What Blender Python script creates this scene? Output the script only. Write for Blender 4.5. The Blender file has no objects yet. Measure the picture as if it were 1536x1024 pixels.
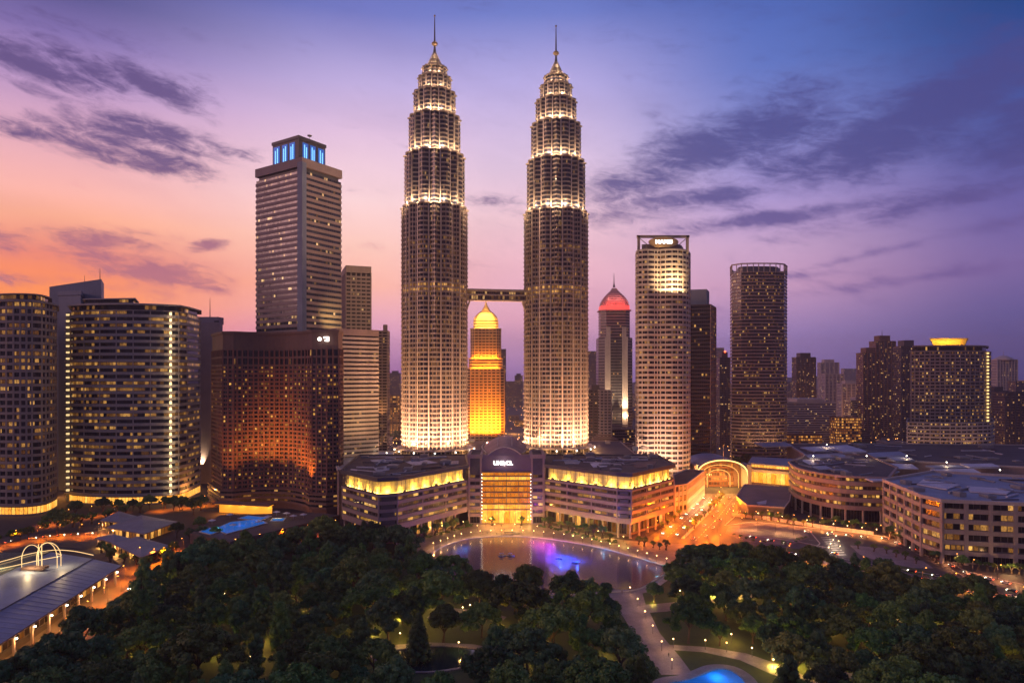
import bpy, math, random
import numpy as np
from mathutils import Vector, Matrix
random.seed(11)
RNG = np.random.default_rng(5)
S = bpy.context.scene
COL = S.collection
R = math.radians

# ------------------------------------------------------------------ camera
CAM_H = 120.0          # the photograph is taken from a high floor, 120 m above the park
HOR = 565              # horizon row in the 1536x1024 photograph
F = 1000.0             # focal length in pixels of the 1536 wide photograph
cam_d = bpy.data.cameras.new('camera')
cam = bpy.data.objects.new('camera', cam_d)
COL.objects.link(cam)
cam.location = (0, 0, CAM_H)
cam.rotation_euler = (R(90), 0, 0)
cam_d.sensor_width = 36.0
cam_d.lens = 36.0 * F / 1536.0
cam_d.shift_y = (HOR - 512) / 1536.0
cam_d.clip_start = 1.0
cam_d.clip_end = 60000.0
S.camera = cam


def lin(r, g, b):
    def f(c):
        c = c / 255.0
        return c / 12.92 if c <= 0.04045 else ((c + 0.055) / 1.055) ** 2.4
    return (f(r), f(g), f(b), 1.0)


# ------------------------------------------------------------------ node helpers
class N:
    """tiny expression builder for shader node trees"""
    def __init__(self, tree):
        self.t = tree
        self.n = tree.nodes
        self.l = tree.links

    def node(self, typ, **kw):
        n = self.n.new(typ)
        for k, v in kw.items():
            setattr(n, k, v)
        return n

    def put(self, sock, v):
        if isinstance(v, bpy.types.NodeSocket):
            self.l.new(v, sock)
        else:
            sock.default_value = v

    def m(self, op, a, b=None, c=None, clamp=False):
        n = self.node('ShaderNodeMath', operation=op, use_clamp=clamp)
        self.put(n.inputs[0], a)
        if b is not None:
            self.put(n.inputs[1], b)
        if c is not None:
            self.put(n.inputs[2], c)
        return n.outputs[0]

    def ss(self, x, a, b):
        n = self.node('ShaderNodeMapRange', interpolation_type='SMOOTHSTEP')
        self.put(n.inputs['Value'], x)
        n.inputs['From Min'].default_value = a
        n.inputs['From Max'].default_value = b
        return n.outputs[0]

    def mix(self, f, a, b, mode='MIX'):
        n = self.node('ShaderNodeMix', data_type='RGBA', blend_type=mode)
        self.put(n.inputs[0], f)
        self.put(n.inputs[6], a)
        self.put(n.inputs[7], b)
        return n.outputs[2]

    def xyz(self, x, y, z):
        n = self.node('ShaderNodeCombineXYZ')
        self.put(n.inputs[0], x)
        self.put(n.inputs[1], y)
        self.put(n.inputs[2], z)
        return n.outputs[0]

    def noise(self, vec, scale, detail=3.0, rough=0.5, dist=0.0):
        n = self.node('ShaderNodeTexNoise')
        if vec is not None:
            self.l.new(vec, n.inputs['Vector'])
        n.inputs['Scale'].default_value = scale
        n.inputs['Detail'].default_value = detail
        n.inputs['Roughness'].default_value = rough
        n.inputs['Distortion'].default_value = dist
        return n.outputs[0]

    def ramp(self, fac, stops):
        n = self.node('ShaderNodeValToRGB')
        self.l.new(fac, n.inputs[0])
        e = n.color_ramp.elements
        while len(e) > 1:
            e.remove(e[-1])
        e[0].position = stops[0][0]
        e[0].color = stops[0][1]
        for p, c in stops[1:]:
            q = e.new(p)
            q.color = c
        return n.outputs[0]


# ------------------------------------------------------------------ world: afterglow sky with streaky clouds
SKY_GAIN = 1.0
HAZE = 0.000078
W = bpy.data.worlds.new('World')
S.world = W
W.use_nodes = True
W.node_tree.nodes.clear()
w = N(W.node_tree)
tc = w.node('ShaderNodeTexCoord')
sep = w.node('ShaderNodeSeparateXYZ')
w.l.new(tc.outputs['Generated'], sep.inputs[0])
dx, dy, dz = sep.outputs
hyp = w.m('SQRT', w.m('ADD', w.m('MULTIPLY', dx, dx), w.m('MULTIPLY', dy, dy)))
hyp = w.m('MAXIMUM', hyp, 0.02)
AZ = w.m('ARCTAN2', dx, dy)                 # 0 towards the towers, + to the right
EL = w.m('DIVIDE', dz, hyp)                 # tangent of the elevation
pos = w.m('DIVIDE', w.m('ADD', EL, 0.1), 0.9, clamp=True)


AIR = (0.17, 0.12, 0.19)     # light scattered by the evening air, already in front of the sky


def stops(rows, cosa):
    """sky colours seen through the haze -> colours behind it"""
    out = []
    for py, c in rows:
        e = cosa * (HOR - py) / 1000.0
        dist = min(400.0 / max(e, 1e-3), 7300.0) * math.sqrt(1 + e * e)
        T = math.exp(-HAZE * dist)
        t = lin(*c)
        out.append(((e + 0.1) / 0.9, tuple(max(0.0, (t[i] - (1 - T) * AIR[i]) / T) for i in range(3)) + (1.0,)))
    return sorted(out, key=lambda q: q[0])


sky_l = w.ramp(pos, stops([(640, (130, 85, 110)), (565, (175, 105, 130)), (500, (235, 135, 125)), (450, (255, 152, 98)), (415, (252, 146, 108)), (385, (240, 142, 124)),
                           (330, (255, 178, 150)), (295, (254, 184, 174)), (200, (222, 172, 196)), (120, (180, 148, 200)), (60, (132, 114, 175)), (0, (92, 88, 146)), (-140, (64, 70, 135))], .85))
sky_c1 = w.ramp(pos, stops([(640, (110, 80, 120)), (565, (150, 105, 160)), (500, (218, 160, 190)), (430, (254, 186, 170)), (370, (254, 202, 190)),
                            (300, (252, 214, 218)), (200, (226, 194, 224)), (130, (194, 176, 224)), (20, (118, 125, 198)), (-140, (66, 88, 172))], .98))
sky_c2 = w.ramp(pos, stops([(640, (105, 85, 130)), (560, (150, 118, 166)), (545, (165, 128, 172)), (480, (218, 162, 186)), (400, (238, 185, 200)), (330, (240, 200, 212)),
                            (250, (228, 201, 228)), (130, (186, 174, 228)), (20, (114, 128, 202)), (-140, (60, 86, 172))], 1.0))
sky_r1 = w.ramp(pos, stops([(640, (90, 76, 120)), (565, (125, 104, 154)), (500, (152, 127, 176)), (430, (200, 156, 190)), (370, (202, 166, 202)),
                            (300, (176, 155, 210)), (200, (134, 140, 206)), (100, (100, 120, 195)), (30, (88, 111, 188)), (-140, (48, 76, 152))], .94))
sky_r = w.ramp(pos, stops([(640, (70, 62, 100)), (565, (88, 80, 126)), (470, (106, 95, 147)), (400, (128, 107, 162)), (300, (110, 101, 166)),
                           (200, (86, 96, 165)), (100, (62, 84, 155)), (10, (44, 75, 140)), (-140, (36, 60, 120))], .81))
sky_b = w.ramp(pos, [(0.0, lin(84, 66, 76)), (0.25, lin(108, 88, 106)), (1.0, lin(92, 98, 142))])
c = w.mix(w.ss(AZ, -0.62, -0.2), sky_l, sky_c1)
c = w.mix(w.ss(AZ, -0.24, 0.02), c, sky_c2)
c = w.mix(w.ss(AZ, 0.04, 0.38), c, sky_r1)
c = w.mix(w.ss(AZ, 0.34, 0.66), c, sky_r)
aaz = w.m('ABSOLUTE', AZ)
c = w.mix(w.ss(aaz, 0.9, 1.9), c, sky_b)

# clouds: fractal noise in direction space, gathered into banks
BANKS = [  # px, py, half width, half height, tilt, weight
    (45, 92, 75, 24, .10, 1.0), (130, 104, 80, 30, .22, 1.0), (225, 128, 75, 22, .35, 1.0), (95, 40, 90, 15, .12, .7), (55, 135, 60, 10, .25, .7),
    (70, 203, 90, 14, .02, .9), (150, 212, 80, 28, .10, 1.0), (255, 205, 80, 20, .22, 1.0), (230, 240, 90, 18, .12, 1.0), (340, 228, 55, 12, .15, .8),
    (318, 366, 34, 9, -.25, .8), (90, 365, 150, 18, -.08, .62), (230, 405, 150, 20, .10, .78), (60, 420, 110, 10, 0, .5), (740, 300, 45, 10, .0, .6), (560, 370, 70, 12, .15, .4),
    (960, 272, 90, 22, -.15, .95), (1060, 225, 110, 38, -.30, 1.0), (1170, 190, 110, 42, -.15, 1.0), (1040, 300, 150, 18, -.05, .8), (1300, 220, 150, 44, -.22, 1.05),
    (1420, 160, 140, 60, -.30, 1.05), (1510, 105, 110, 50, -.30, 1.0), (1530, 190, 110, 60, -.1, 1.0), (1190, 322, 190, 11, -.05, 1.0), (1420, 300, 160, 16, -.13, 1.0),
    (920, 325, 60, 12, .0, .7), (1400, 415, 140, 7, -.08, .8), (1190, 412, 60, 5, .02, .7), (1290, 385, 120, 5, -.18, .55), (1500, 335, 90, 9, -.15, .8),
]
mask = None
for (px, py, hw, hh, tilt, wt) in BANKS:
    a0 = math.atan((px - 768) / 1000.0)
    e0 = math.cos(a0) * (HOR - py) / 1000.0
    ca = math.cos(a0)
    sa, se = hw / 1000.0 * ca * ca, hh / 1000.0 * ca
    da = w.m('SUBTRACT', AZ, a0)
    de = w.m('SUBTRACT', EL, e0)
    de = w.m('MULTIPLY_ADD', da, tilt, de)
    q = w.m('ADD', w.m('POWER', w.m('DIVIDE', da, sa), 2.0), w.m('POWER', w.m('DIVIDE', de, se), 2.0))
    g = w.m('MULTIPLY', w.m('EXPONENT', w.m('MULTIPLY', q, -0.55)), wt)
    mask = g if mask is None else w.m('MAXIMUM', mask, g)
cv = w.xyz(w.m('MULTIPLY', AZ, 1.0), w.m('MULTIPLY_ADD', AZ, 0.35, w.m('MULTIPLY', EL, 2.6)), 0.37)
n1 = w.noise(cv, 10.0, 8.0, 0.6, 0.25)
n2 = w.noise(cv, 26.0, 7.0, 0.7, 0.6)
dens = w.m('ADD', w.m('MULTIPLY_ADD', n2, 0.8, n1), w.m('MULTIPLY_ADD', mask, 0.55, -0.77))
edge = w.ss(AZ, -0.4, 0.3)
cl_l = w.ss(dens, 0.22, 0.68)
cl_r = w.ss(dens, 0.10, 0.74)
cl = w.m('ADD', w.m('MULTIPLY', cl_l, w.m('SUBTRACT', 1.0, edge)), w.m('MULTIPLY', cl_r, edge))
low = w.ss(EL, 0.10, 0.30)
ccol = w.mix(low, lin(196, 122, 140), lin(92, 76, 130))
ccol = w.mix(w.ss(AZ, -0.3, 0.35), ccol, w.mix(low, lin(122, 98, 160), lin(74, 76, 140)))
thin = w.noise(cv, 4.0, 4.0, 0.55)
veil = w.m('MULTIPLY', w.ss(thin, 0.42, 0.72), 0.10)
c = w.mix(veil, c, ccol)
ccol = w.mix(w.m('MULTIPLY', w.m('SUBTRACT', 1.0, cl), 0.45), ccol, c)
c = w.mix(w.m('MULTIPLY', cl, 0.88), c, ccol)
bg = w.node('ShaderNodeBackground')
w.l.new(c, bg.inputs[0])
bg.inputs[1].default_value = SKY_GAIN
wo = w.node('ShaderNodeOutputWorld')
w.l.new(bg.outputs[0], wo.inputs[0])

# ------------------------------------------------------------------ the last glow of the sun, from the left and low
sun_d = bpy.data.lights.new('sun', 'SUN')
sun_d.energy = 0.75
sun_d.angle = R(20)
sun_d.color = (1.0, 0.50, 0.46)
sun = bpy.data.objects.new('sun', sun_d)
COL.objects.link(sun)
sun.rotation_euler = Vector((-0.94, -0.22, 0.22)).to_track_quat('Z', 'Y').to_euler()

S.view_settings.view_transform = 'Standard'
S.view_settings.look = 'None'
S.view_settings.exposure = 0.0
S.view_settings.gamma = 1.0
S.render.engine = 'CYCLES'
S.cycles.use_denoising = True
S.cycles.max_bounces = 5
S.cycles.diffuse_bounces = 2
S.cycles.glossy_bounces = 3
S.cycles.transmission_bounces = 3
S.cycles.volume_bounces = 0
S.cycles.sample_clamp_indirect = 3.0
S.cycles.sample_clamp_direct = 0.0
S.cycles.caustics_reflective = False
S.cycles.caustics_refractive = False
S.cycles.use_light_tree = True


# ------------------------------------------------------------------ pixels -> places
def X(px, Y):
    return (px - 768) / F * Y


def P(px, Y):
    return (X(px, Y), Y)


def Zt(py, Y):
    return CAM_H - (py - HOR) / F * Y


def G(px, py, z=0.0):
    Y = (CAM_H - z) * F / (py - HOR)
    return (X(px, Y), Y)


# ------------------------------------------------------------------ mesh builder
class MB:
    def __init__(self):
        self.v = []
        self.f = []
        self.uv = []

    def add(self, vs, fs, uvs=None):
        o = len(self.v)
        self.v += [tuple(p) for p in vs]
        for i, f in enumerate(fs):
            self.f.append(tuple(o + k for k in f))
            self.uv.append(uvs[i] if uvs else None)
        return self

    def box(self, c, s, rz=0.0, M=None):
        hx, hy, hz = s[0] / 2, s[1] / 2, s[2] / 2
        vs = []
        ca, sa = math.cos(rz), math.sin(rz)
        for z in (-hz, hz):
            for (x, y) in ((-hx, -hy), (hx, -hy), (hx, hy), (-hx, hy)):
                vs.append((c[0] + x * ca - y * sa, c[1] + x * sa + y * ca, c[2] + z))
        return self.add(vs, [(3, 2, 1, 0), (4, 5, 6, 7), (0, 1, 5, 4), (1, 2, 6, 5), (2, 3, 7, 6), (3, 0, 4, 7)])

    def prism(self, fp, z0, z1, top=None):
        """closed prism on a counter-clockwise footprint; top = other footprint at z1"""
        n = len(fp)
        t = top or fp
        vs = [(x, y, z0) for x, y in fp] + [(x, y, z1) for x, y in t]
        fs, us = [], []
        u = 0.0
        for i in range(n):
            j = (i + 1) % n
            L = math.dist(fp[i], fp[j])
            fs.append((i, j, n + j, n + i))
            us.append(((u, 0), (u + L, 0), (u + L, z1 - z0), (u, z1 - z0)))
            u += L
        fs.append(tuple(range(n - 1, -1, -1)))
        us.append(None)
        fs.append(tuple(range(n, 2 * n)))
        us.append(None)
        return self.add(vs, fs, us)

    def walls(self, fp, z0, z1, v0=0.0, v1=1.0, closed=True):
        n = len(fp)
        vs = [(x, y, z0) for x, y in fp] + [(x, y, z1) for x, y in fp]
        fs, us = [], []
        u = 0.0
        for i in range(n if closed else n - 1):
            j = (i + 1) % n
            L = math.dist(fp[i], fp[j])
            fs.append((i, j, n + j, n + i))
            us.append(((u, v0), (u + L, v0), (u + L, v1), (u, v1)))
            u += L
        return self.add(vs, fs, us)

    def ring(self, fo, fi, z0, z1):
        n = len(fo)
        vs = [(x, y, z0) for x, y in fo] + [(x, y, z1) for x, y in fo] + [(x, y, z1) for x, y in fi] + [(x, y, z0) for x, y in fi]
        fs = []
        for i in range(n):
            j = (i + 1) % n
            for k in range(4):
                a, b = k * n, ((k + 1) % 4) * n
                fs.append((a + i, a + j, b + j, b + i))
        return self.add(vs, fs)

    def sheet(self, pts, z):
        return self.add([(p[0], p[1], z) for p in pts], [tuple(range(len(pts)))])

    def tube(self, a, b, r0, r1=None, n=8, cap=True):
        a, b = Vector(a), Vector(b)
        r1 = r0 if r1 is None else r1
        d = (b - a).normalized()
        s = d.orthogonal().normalized()
        t = d.cross(s)
        vs = []
        for (p, r) in ((a, r0), (b, r1)):
            for k in range(n):
                q = 2 * math.pi * k / n
                vs.append(p + (s * math.cos(q) + t * math.sin(q)) * r)
        fs = [(k, (k + 1) % n, n + (k + 1) % n, n + k) for k in range(n)]
        if cap:
            fs += [tuple(range(n - 1, -1, -1)), tuple(range(n, 2 * n))]
        return self.add(vs, fs)

    def path(self, pts, r, n=6):
        for i in range(len(pts) - 1):
            self.tube(pts[i], pts[i + 1], r, r, n)
        return self

    def lathe(self, prof, cx=0.0, cy=0.0, n=16):
        vs, fs = [], []
        for (r, z) in prof:
            for k in range(n):
                q = 2 * math.pi * k / n
                vs.append((cx + r * math.cos(q), cy + r * math.sin(q), z))
        m = len(prof)
        for i in range(m - 1):
            for k in range(n):
                l = (k + 1) % n
                fs.append((i * n + k, i * n + l, (i + 1) * n + l, (i + 1) * n + k))
        fs.append(tuple(range(n - 1, -1, -1)))
        fs.append(tuple((m - 1) * n + k for k in range(n)))
        return self.add(vs, fs)

    def ball(self, c, r, n=10, m=6, sz=1.0):
        prof = []
        for i in range(m + 1):
            q = -math.pi / 2 + math.pi * i / m
            prof.append((max(0.01 * r, r * math.cos(q)), c[2] + r * sz * math.sin(q)))
        return self.lathe(prof, c[0], c[1], n)

    def mesh(self, name, mat, smooth=False):
        me = bpy.data.meshes.new(name)
        me.from_pydata(self.v, [], self.f)
        lay = me.uv_layers.new(name='UVMap')
        flat = []
        for f, u in zip(self.f, self.uv):
            if u is None:
                for k in f:
                    p = self.v[k]
                    flat += [p[0], p[1]]
            else:
                for q in u:
                    flat += [q[0], q[1]]
        lay.data.foreach_set('uv', flat)
        if mat is not None:
            me.materials.append(mat)
        if smooth:
            me.polygons.foreach_set('use_smooth', [True] * len(me.polygons))
        me.update()
        return me

    def build(self, name, mat, parent=None, smooth=False, loc=None, **kw):
        return put(name, self.mesh(name, mat, smooth), parent, loc, **kw)


def put(name, me, parent=None, loc=None, rz=0.0, local=False, kind=None):
    o = bpy.data.objects.new(name, me)
    COL.objects.link(o)
    if parent is not None:
        o.parent = parent
        if not local:
            o.matrix_parent_inverse = Matrix.Translation(-Vector(parent.location))
    if loc is not None:
        o.location = loc
    if rz:
        o.rotation_euler = (0, 0, rz)
    if kind:
        o['kind'] = kind
    return o


def tag(o, label=None, cat=None, group=None, kind=None):
    if label:
        o['label'] = label
    if cat:
        o['category'] = cat
    if group:
        o['group'] = group
    if kind:
        o['kind'] = kind
    return o


def thing(name, label, cat, loc=(0, 0, 0), rz=0.0, group=None):
    o = bpy.data.objects.new(name, None)
    COL.objects.link(o)
    o.location = loc
    o.rotation_euler = (0, 0, rz)
    o.empty_display_size = 1.0
    return tag(o, label, cat, group)


def dup(root, loc, rz=0.0, sc=None, label=None, group=None):
    r = root.copy()
    COL.objects.link(r)
    r.location = loc
    r.rotation_euler = (0, 0, rz)
    if sc is not None:
        r.scale = sc if hasattr(sc, '__len__') else (sc, sc, sc)
    if label:
        r['label'] = label
    if group:
        r['group'] = group
    for ch in list(root.children):
        d = ch.copy()
        COL.objects.link(d)
        d.parent = r
        for g in list(ch.children):
            e = g.copy()
            COL.objects.link(e)
            e.parent = d
    return r


def lamp(loc, watts, color, parent=None, radius=0.3, spot=None, aim=None, blend=0.6, local=False, size=None):
    """a real lamp; spot = cone angle in degrees, aim = point it looks at, size = (x, y) of an area lamp"""
    typ = 'AREA' if size else ('SPOT' if spot else 'POINT')
    d = bpy.data.lights.new('lamp_light', typ)
    d.energy = watts
    d.color = color
    if size:
        d.shape = 'RECTANGLE'
        d.size, d.size_y = size
    else:
        d.shadow_soft_size = 0.0      # the glowing glass of each lamp is modelled, its light is a point
    if spot and not size:
        d.spot_size = R(spot)
        d.spot_blend = blend
    o = bpy.data.objects.new('lamp_light', d)
    COL.objects.link(o)
    if parent is not None:
        o.parent = parent
        if not local:
            o.matrix_parent_inverse = Matrix.Translation(-Vector(parent.location))
    o.location = loc
    if aim is not None:
        o.rotation_euler = (Vector(loc) - Vector(aim)).to_track_quat('Z', 'Y').to_euler()
    return o


ORD = ['first', 'second', 'third', 'fourth', 'fifth', 'sixth', 'seventh', 'eighth', 'ninth', 'tenth', 'eleventh', 'twelfth',
       'thirteenth', 'fourteenth', 'fifteenth', 'sixteenth', 'seventeenth', 'eighteenth', 'nineteenth', 'twentieth']


def ordinal(i):
    if i < 20:
        return ORD[i]
    tens = {2: 'twenty', 3: 'thirty', 4: 'forty', 5: 'fifty'}[(i + 1) // 10]
    k = (i + 1) % 10
    return {2: 'twentieth', 3: 'thirtieth', 4: 'fortieth', 5: 'fiftieth'}[(i + 1) // 10] if k == 0 else tens + '-' + ORD[k - 1]


# ------------------------------------------------------------------ footprints
def area(fp):
    return 0.5 * sum(fp[i][0] * fp[(i + 1) % len(fp)][1] - fp[(i + 1) % len(fp)][0] * fp[i][1] for i in range(len(fp)))


def ccw(fp):
    return list(fp) if area(fp) > 0 else list(reversed(fp))


def offset(fp, d):
    """grow a counter-clockwise footprint outwards by d"""
    n = len(fp)
    out = []
    for i in range(n):
        a, b, c_ = fp[i - 1], fp[i], fp[(i + 1) % n]
        e1 = Vector((b[0] - a[0], b[1] - a[1]))
        e2 = Vector((c_[0] - b[0], c_[1] - b[1]))
        n1 = Vector((e1.y, -e1.x)).normalized()
        n2 = Vector((e2.y, -e2.x)).normalized()
        m = n1 + n2
        k = 1.0 + n1.dot(n2)
        if k < 0.25:
            m, k = n1, 1.0
        m = m / k * d
        out.append((b[0] + m.x, b[1] + m.y))
    return out


def corner_fp(pc, Yc, pl, pr, a):
    """rectangle whose near corner stands at pixel column pc and depth Yc; the left wall recedes by a degrees"""
    A = Vector(P(pc, Yc))
    dl = Vector((-math.cos(R(a)), math.sin(R(a))))
    dr = Vector((math.sin(R(a)), math.cos(R(a))))

    def hit(d, p):
        k = (p - 768) / F
        return (k * A.y - A.x) / (d.x - k * d.y)
    tl, tr = hit(dl, pl), hit(dr, pr)
    B, C = A + dl * tl, A + dr * tr
    return ccw([tuple(A), tuple(C), tuple(B + C - A), tuple(B)])


def centroid(fp):
    return (sum(p[0] for p in fp) / len(fp), sum(p[1] for p in fp) / len(fp))


def smooth_arc(pts, k=6):
    """Catmull-Rom through points"""
    out = []
    n = len(pts)
    for i in range(n - 1):
        p0, p1, p2, p3 = pts[max(i - 1, 0)], pts[i], pts[i + 1], pts[min(i + 2, n - 1)]
        for j in range(k):
            t = j / k
            out.append(tuple(0.5 * ((2 * p1[q]) + (-p0[q] + p2[q]) * t + (2 * p0[q] - 5 * p1[q] + 4 * p2[q] - p3[q]) * t * t
                                    + (-p0[q] + 3 * p1[q] - 3 * p2[q] + p3[q]) * t ** 3) for q in (0, 1)))
    out.append(tuple(pts[-1]))
    return out


# ------------------------------------------------------------------ materials
def new_mat(name):
    m = bpy.data.materials.new(name)
    m.use_nodes = True
    m.node_tree.nodes.clear()
    k = N(m.node_tree)
    out = k.node('ShaderNodeOutputMaterial')
    b = k.node('ShaderNodeBsdfPrincipled')
    k.l.new(b.outputs[0], out.inputs[0])
    m.cycles.emission_sampling = 'NONE'
    return m, k, b


def mat(name, rgb, rough=0.7, var=0.25, scale=0.15, metal=0.0, streak=0.0, spec=0.5):
    """painted / mineral / metal surface with broad and fine tonal variation"""
    m, k, b = new_mat(name)
    tc = k.node('ShaderNodeTexCoord')
    co = tc.outputs['Object']
    a = k.noise(co, scale, 4.0, 0.6)
    f = k.noise(co, scale * 11, 3.0, 0.6)
    t = k.m('ADD', k.m('MULTIPLY', a, 0.6), k.m('MULTIPLY', f, 0.4))
    if streak:
        mp = k.node('ShaderNodeMapping')
        k.l.new(co, mp.inputs[0])
        mp.inputs['Scale'].default_value = (1.2, 1.2, 0.05)
        s_ = k.noise(mp.outputs[0], 1.0, 3.0, 0.6)
        t = k.m('ADD', k.m('MULTIPLY', t, 1 - streak), k.m('MULTIPLY', s_, streak))
    lo = tuple(x * (1 - var) for x in rgb[:3]) + (1,)
    hi = tuple(min(1, x * (1 + var)) for x in rgb[:3]) + (1,)
    k.l.new(k.mix(k.ss(t, 0.3, 0.7), lo, hi), b.inputs['Base Color'])
    k.l.new(k.m('MULTIPLY_ADD', f, 0.25, rough - 0.12, clamp=True), b.inputs['Roughness'])
    b.inputs['Metallic'].default_value = metal
    b.inputs['Specular IOR Level'].default_value = spec
    return m


def emit(name, rgb, strength):
    m, k, b = new_mat(name)
    b.inputs['Base Color'].default_value = (0.06, 0.06, 0.06, 1)
    b.inputs['Emission Color'].default_value = tuple(rgb[:3]) + (1,)
    b.inputs['Emission Strength'].default_value = strength
    return m


def windows(name, cell=2.4, lit=0.25, warm=(1.0, 0.55, 0.16), warm2=(1.0, 0.78, 0.42), strength=1.2, base=(0.015, 0.018, 0.03), mull=0.08,
            clump=0.6, rough=0.12, frame=(0.08, 0.07, 0.07), floor_v=None, wall=None, sp=0.4, hgap=0.06, even=False):
    """glazing: rooms along the strip are lit or dark at random, each with its own brightness; floor_v/wall: whole facade on one mesh"""
    m, k, b = new_mat(name)
    uv = k.node('ShaderNodeUVMap')
    s_ = k.node('ShaderNodeSeparateXYZ')
    k.l.new(uv.outputs[0], s_.inputs[0])
    u, v = s_.outputs[0], s_.outputs[1]
    oi = k.node('ShaderNodeObjectInfo')
    rnd = k.m('MULTIPLY', oi.outputs['Random'], 917.0)
    uc = k.m('DIVIDE', u, cell)
    ui = k.m('FLOOR', uc)
    uf = k.m('FRACT', uc)
    if floor_v:
        vc = k.m('DIVIDE', v, floor_v)
        vi = k.m('FLOOR', vc)
        vf = k.m('DIVIDE', k.m('SUBTRACT', k.m('FRACT', vc), sp), 1 - sp)
        key = k.m('ADD', k.m('MULTIPLY', vi, 3.71), rnd)
    else:
        vf = v
        key = rnd
    wn = k.node('ShaderNodeTexWhiteNoise', noise_dimensions='3D')
    k.l.new(k.xyz(ui, key, 0.5), wn.inputs['Vector'])
    wn2 = k.node('ShaderNodeTexWhiteNoise', noise_dimensions='3D')
    k.l.new(k.xyz(k.m('FLOOR', k.m('DIVIDE', ui, 5.0)), key, 7.5), wn2.inputs['Vector'])
    wn3 = k.node('ShaderNodeTexWhiteNoise', noise_dimensions='3D')
    k.l.new(k.xyz(ui, key, 21.5), wn3.inputs['Vector'])
    wn4 = k.node('ShaderNodeTexWhiteNoise', noise_dimensions='3D')
    k.l.new(k.xyz(3.3, key, 41.5), wn4.inputs['Vector'])
    prob = k.m('MULTIPLY', k.m('ADD', k.m('MULTIPLY', k.m('POWER', wn2.outputs[0], 1.6), 2.4 * clump), 1 - clump), lit)
    # some storeys are in use from end to end, others lie dark
    prob = k.m('MULTIPLY', prob, k.m('MULTIPLY_ADD', k.m('POWER', wn4.outputs[0], 3.0), 2.0 * clump, 1.0 - 0.5 * clump))
    on = k.m('LESS_THAN', wn.outputs[0], prob)
    inx = k.m('MULTIPLY', k.m('GREATER_THAN', uf, mull), k.m('LESS_THAN', uf, 1 - mull))
    inv = k.m('MULTIPLY', k.m('GREATER_THAN', vf, hgap), k.m('LESS_THAN', vf, 1 - hgap))
    ins = k.m('MULTIPLY', inx, inv)
    # furniture, blinds and ceilings inside the rooms
    inner = k.noise(k.xyz(k.m('MULTIPLY', u, 1.6), k.m('MULTIPLY', v, 2.2), key), 1.0, 3.0, 0.6)
    blind = k.ss(inner, 0.28, 0.62)
    lum = k.m('MULTIPLY', k.m('MULTIPLY_ADD', k.m('POWER', wn3.outputs[0], 2.2), 1.0, 0.14), k.m('MULTIPLY_ADD', blind, 0.75, 0.25))
    if even:        # one large hall behind the glass
        lum = k.m('MULTIPLY_ADD', wn3.outputs[0], 0.22, k.m('MULTIPLY_ADD', blind, 0.55, 0.25))
    est = k.m('MULTIPLY', k.m('MULTIPLY', on, ins), k.m('MULTIPLY', lum, strength))
    warm = (warm[0], warm[1] * 0.78, warm[2] * 0.55)
    warm2 = (warm2[0], warm2[1] * 0.80, warm2[2] * 0.55)
    ecol = k.mix(wn3.outputs[0], tuple(warm) + (1,), tuple(warm2) + (1,))
    k.l.new(ecol, b.inputs['Emission Color'])
    k.l.new(est, b.inputs['Emission Strength'])
    gl = k.mix(wn3.outputs[0], tuple(x * 0.6 for x in base) + (1,), tuple(x * 1.8 for x in base) + (1,))
    cb = k.mix(ins, tuple(frame) + (1,), gl)
    ro = k.m('MULTIPLY_ADD', k.m('SUBTRACT', 1.0, ins), 0.4, k.m('MULTIPLY_ADD', wn.outputs[0], 0.16, rough - 0.06))
    if wall is not None:
        isw = k.m('LESS_THAN', vf, 0.0)
        tc = k.node('ShaderNodeTexCoord')
        wv = k.noise(tc.outputs['Object'], 0.12, 4.0, 0.6)
        wc = k.mix(wv, tuple(x * 0.75 for x in wall) + (1,), tuple(x * 1.2 for x in wall) + (1,))
        cb = k.mix(isw, cb, wc)
        ro = k.m('MAXIMUM', ro, k.m('MULTIPLY', isw, 0.75))
    k.l.new(cb, b.inputs['Base Color'])
    k.l.new(ro, b.inputs['Roughness'])
    return m


C_CONC = mat('concrete_warm', (0.33, 0.27, 0.25), 0.8, 0.22, 0.06, streak=0.35)
C_PALE = mat('concrete_pale', (0.46, 0.40, 0.38), 0.75, 0.2, 0.06, streak=0.3)
C_MAUVE = mat('stone_mauve', (0.30, 0.23, 0.225), 0.75, 0.2, 0.05, streak=0.3)
C_BROWN = mat('precast_brown', (0.19, 0.115, 0.09), 0.8, 0.22, 0.05, streak=0.3)
C_DARK = mat('dark_cladding', (0.07, 0.065, 0.08), 0.5, 0.3, 0.1)
C_STEEL = mat('stainless_steel', (0.34, 0.29, 0.25), 0.45, 0.15, 0.2, metal=0.35)
C_STEELD = mat('steel_dark', (0.16, 0.15, 0.16), 0.45, 0.2, 0.2, metal=0.5)
C_BLUEGREY = mat('blue_grey_panel', (0.17, 0.21, 0.30), 0.55, 0.2, 0.06, streak=0.4)
C_PINK = mat('plaster_pink', (0.46, 0.36, 0.36), 0.85, 0.15, 0.08, streak=0.4)
C_ROOF = mat('roof_membrane', (0.075, 0.06, 0.062), 0.8, 0.45, 0.035)
C_ROOFB = mat('roof_sheet_blue', (0.24, 0.28, 0.38), 0.5, 0.25, 0.06)
C_ROOFP = mat('roof_sheet_pale', (0.55, 0.54, 0.62), 0.55, 0.2, 0.08)
C_METAL = mat('galvanised_metal', (0.30, 0.30, 0.32), 0.5, 0.2, 0.3, metal=0.4)
C_GOLD = mat('tan_stone', (0.50, 0.36, 0.20), 0.75, 0.18, 0.08, streak=0.3)
C_POST = mat('lamp_post_paint', (0.05, 0.05, 0.055), 0.5, 0.2, 0.5)
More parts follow.
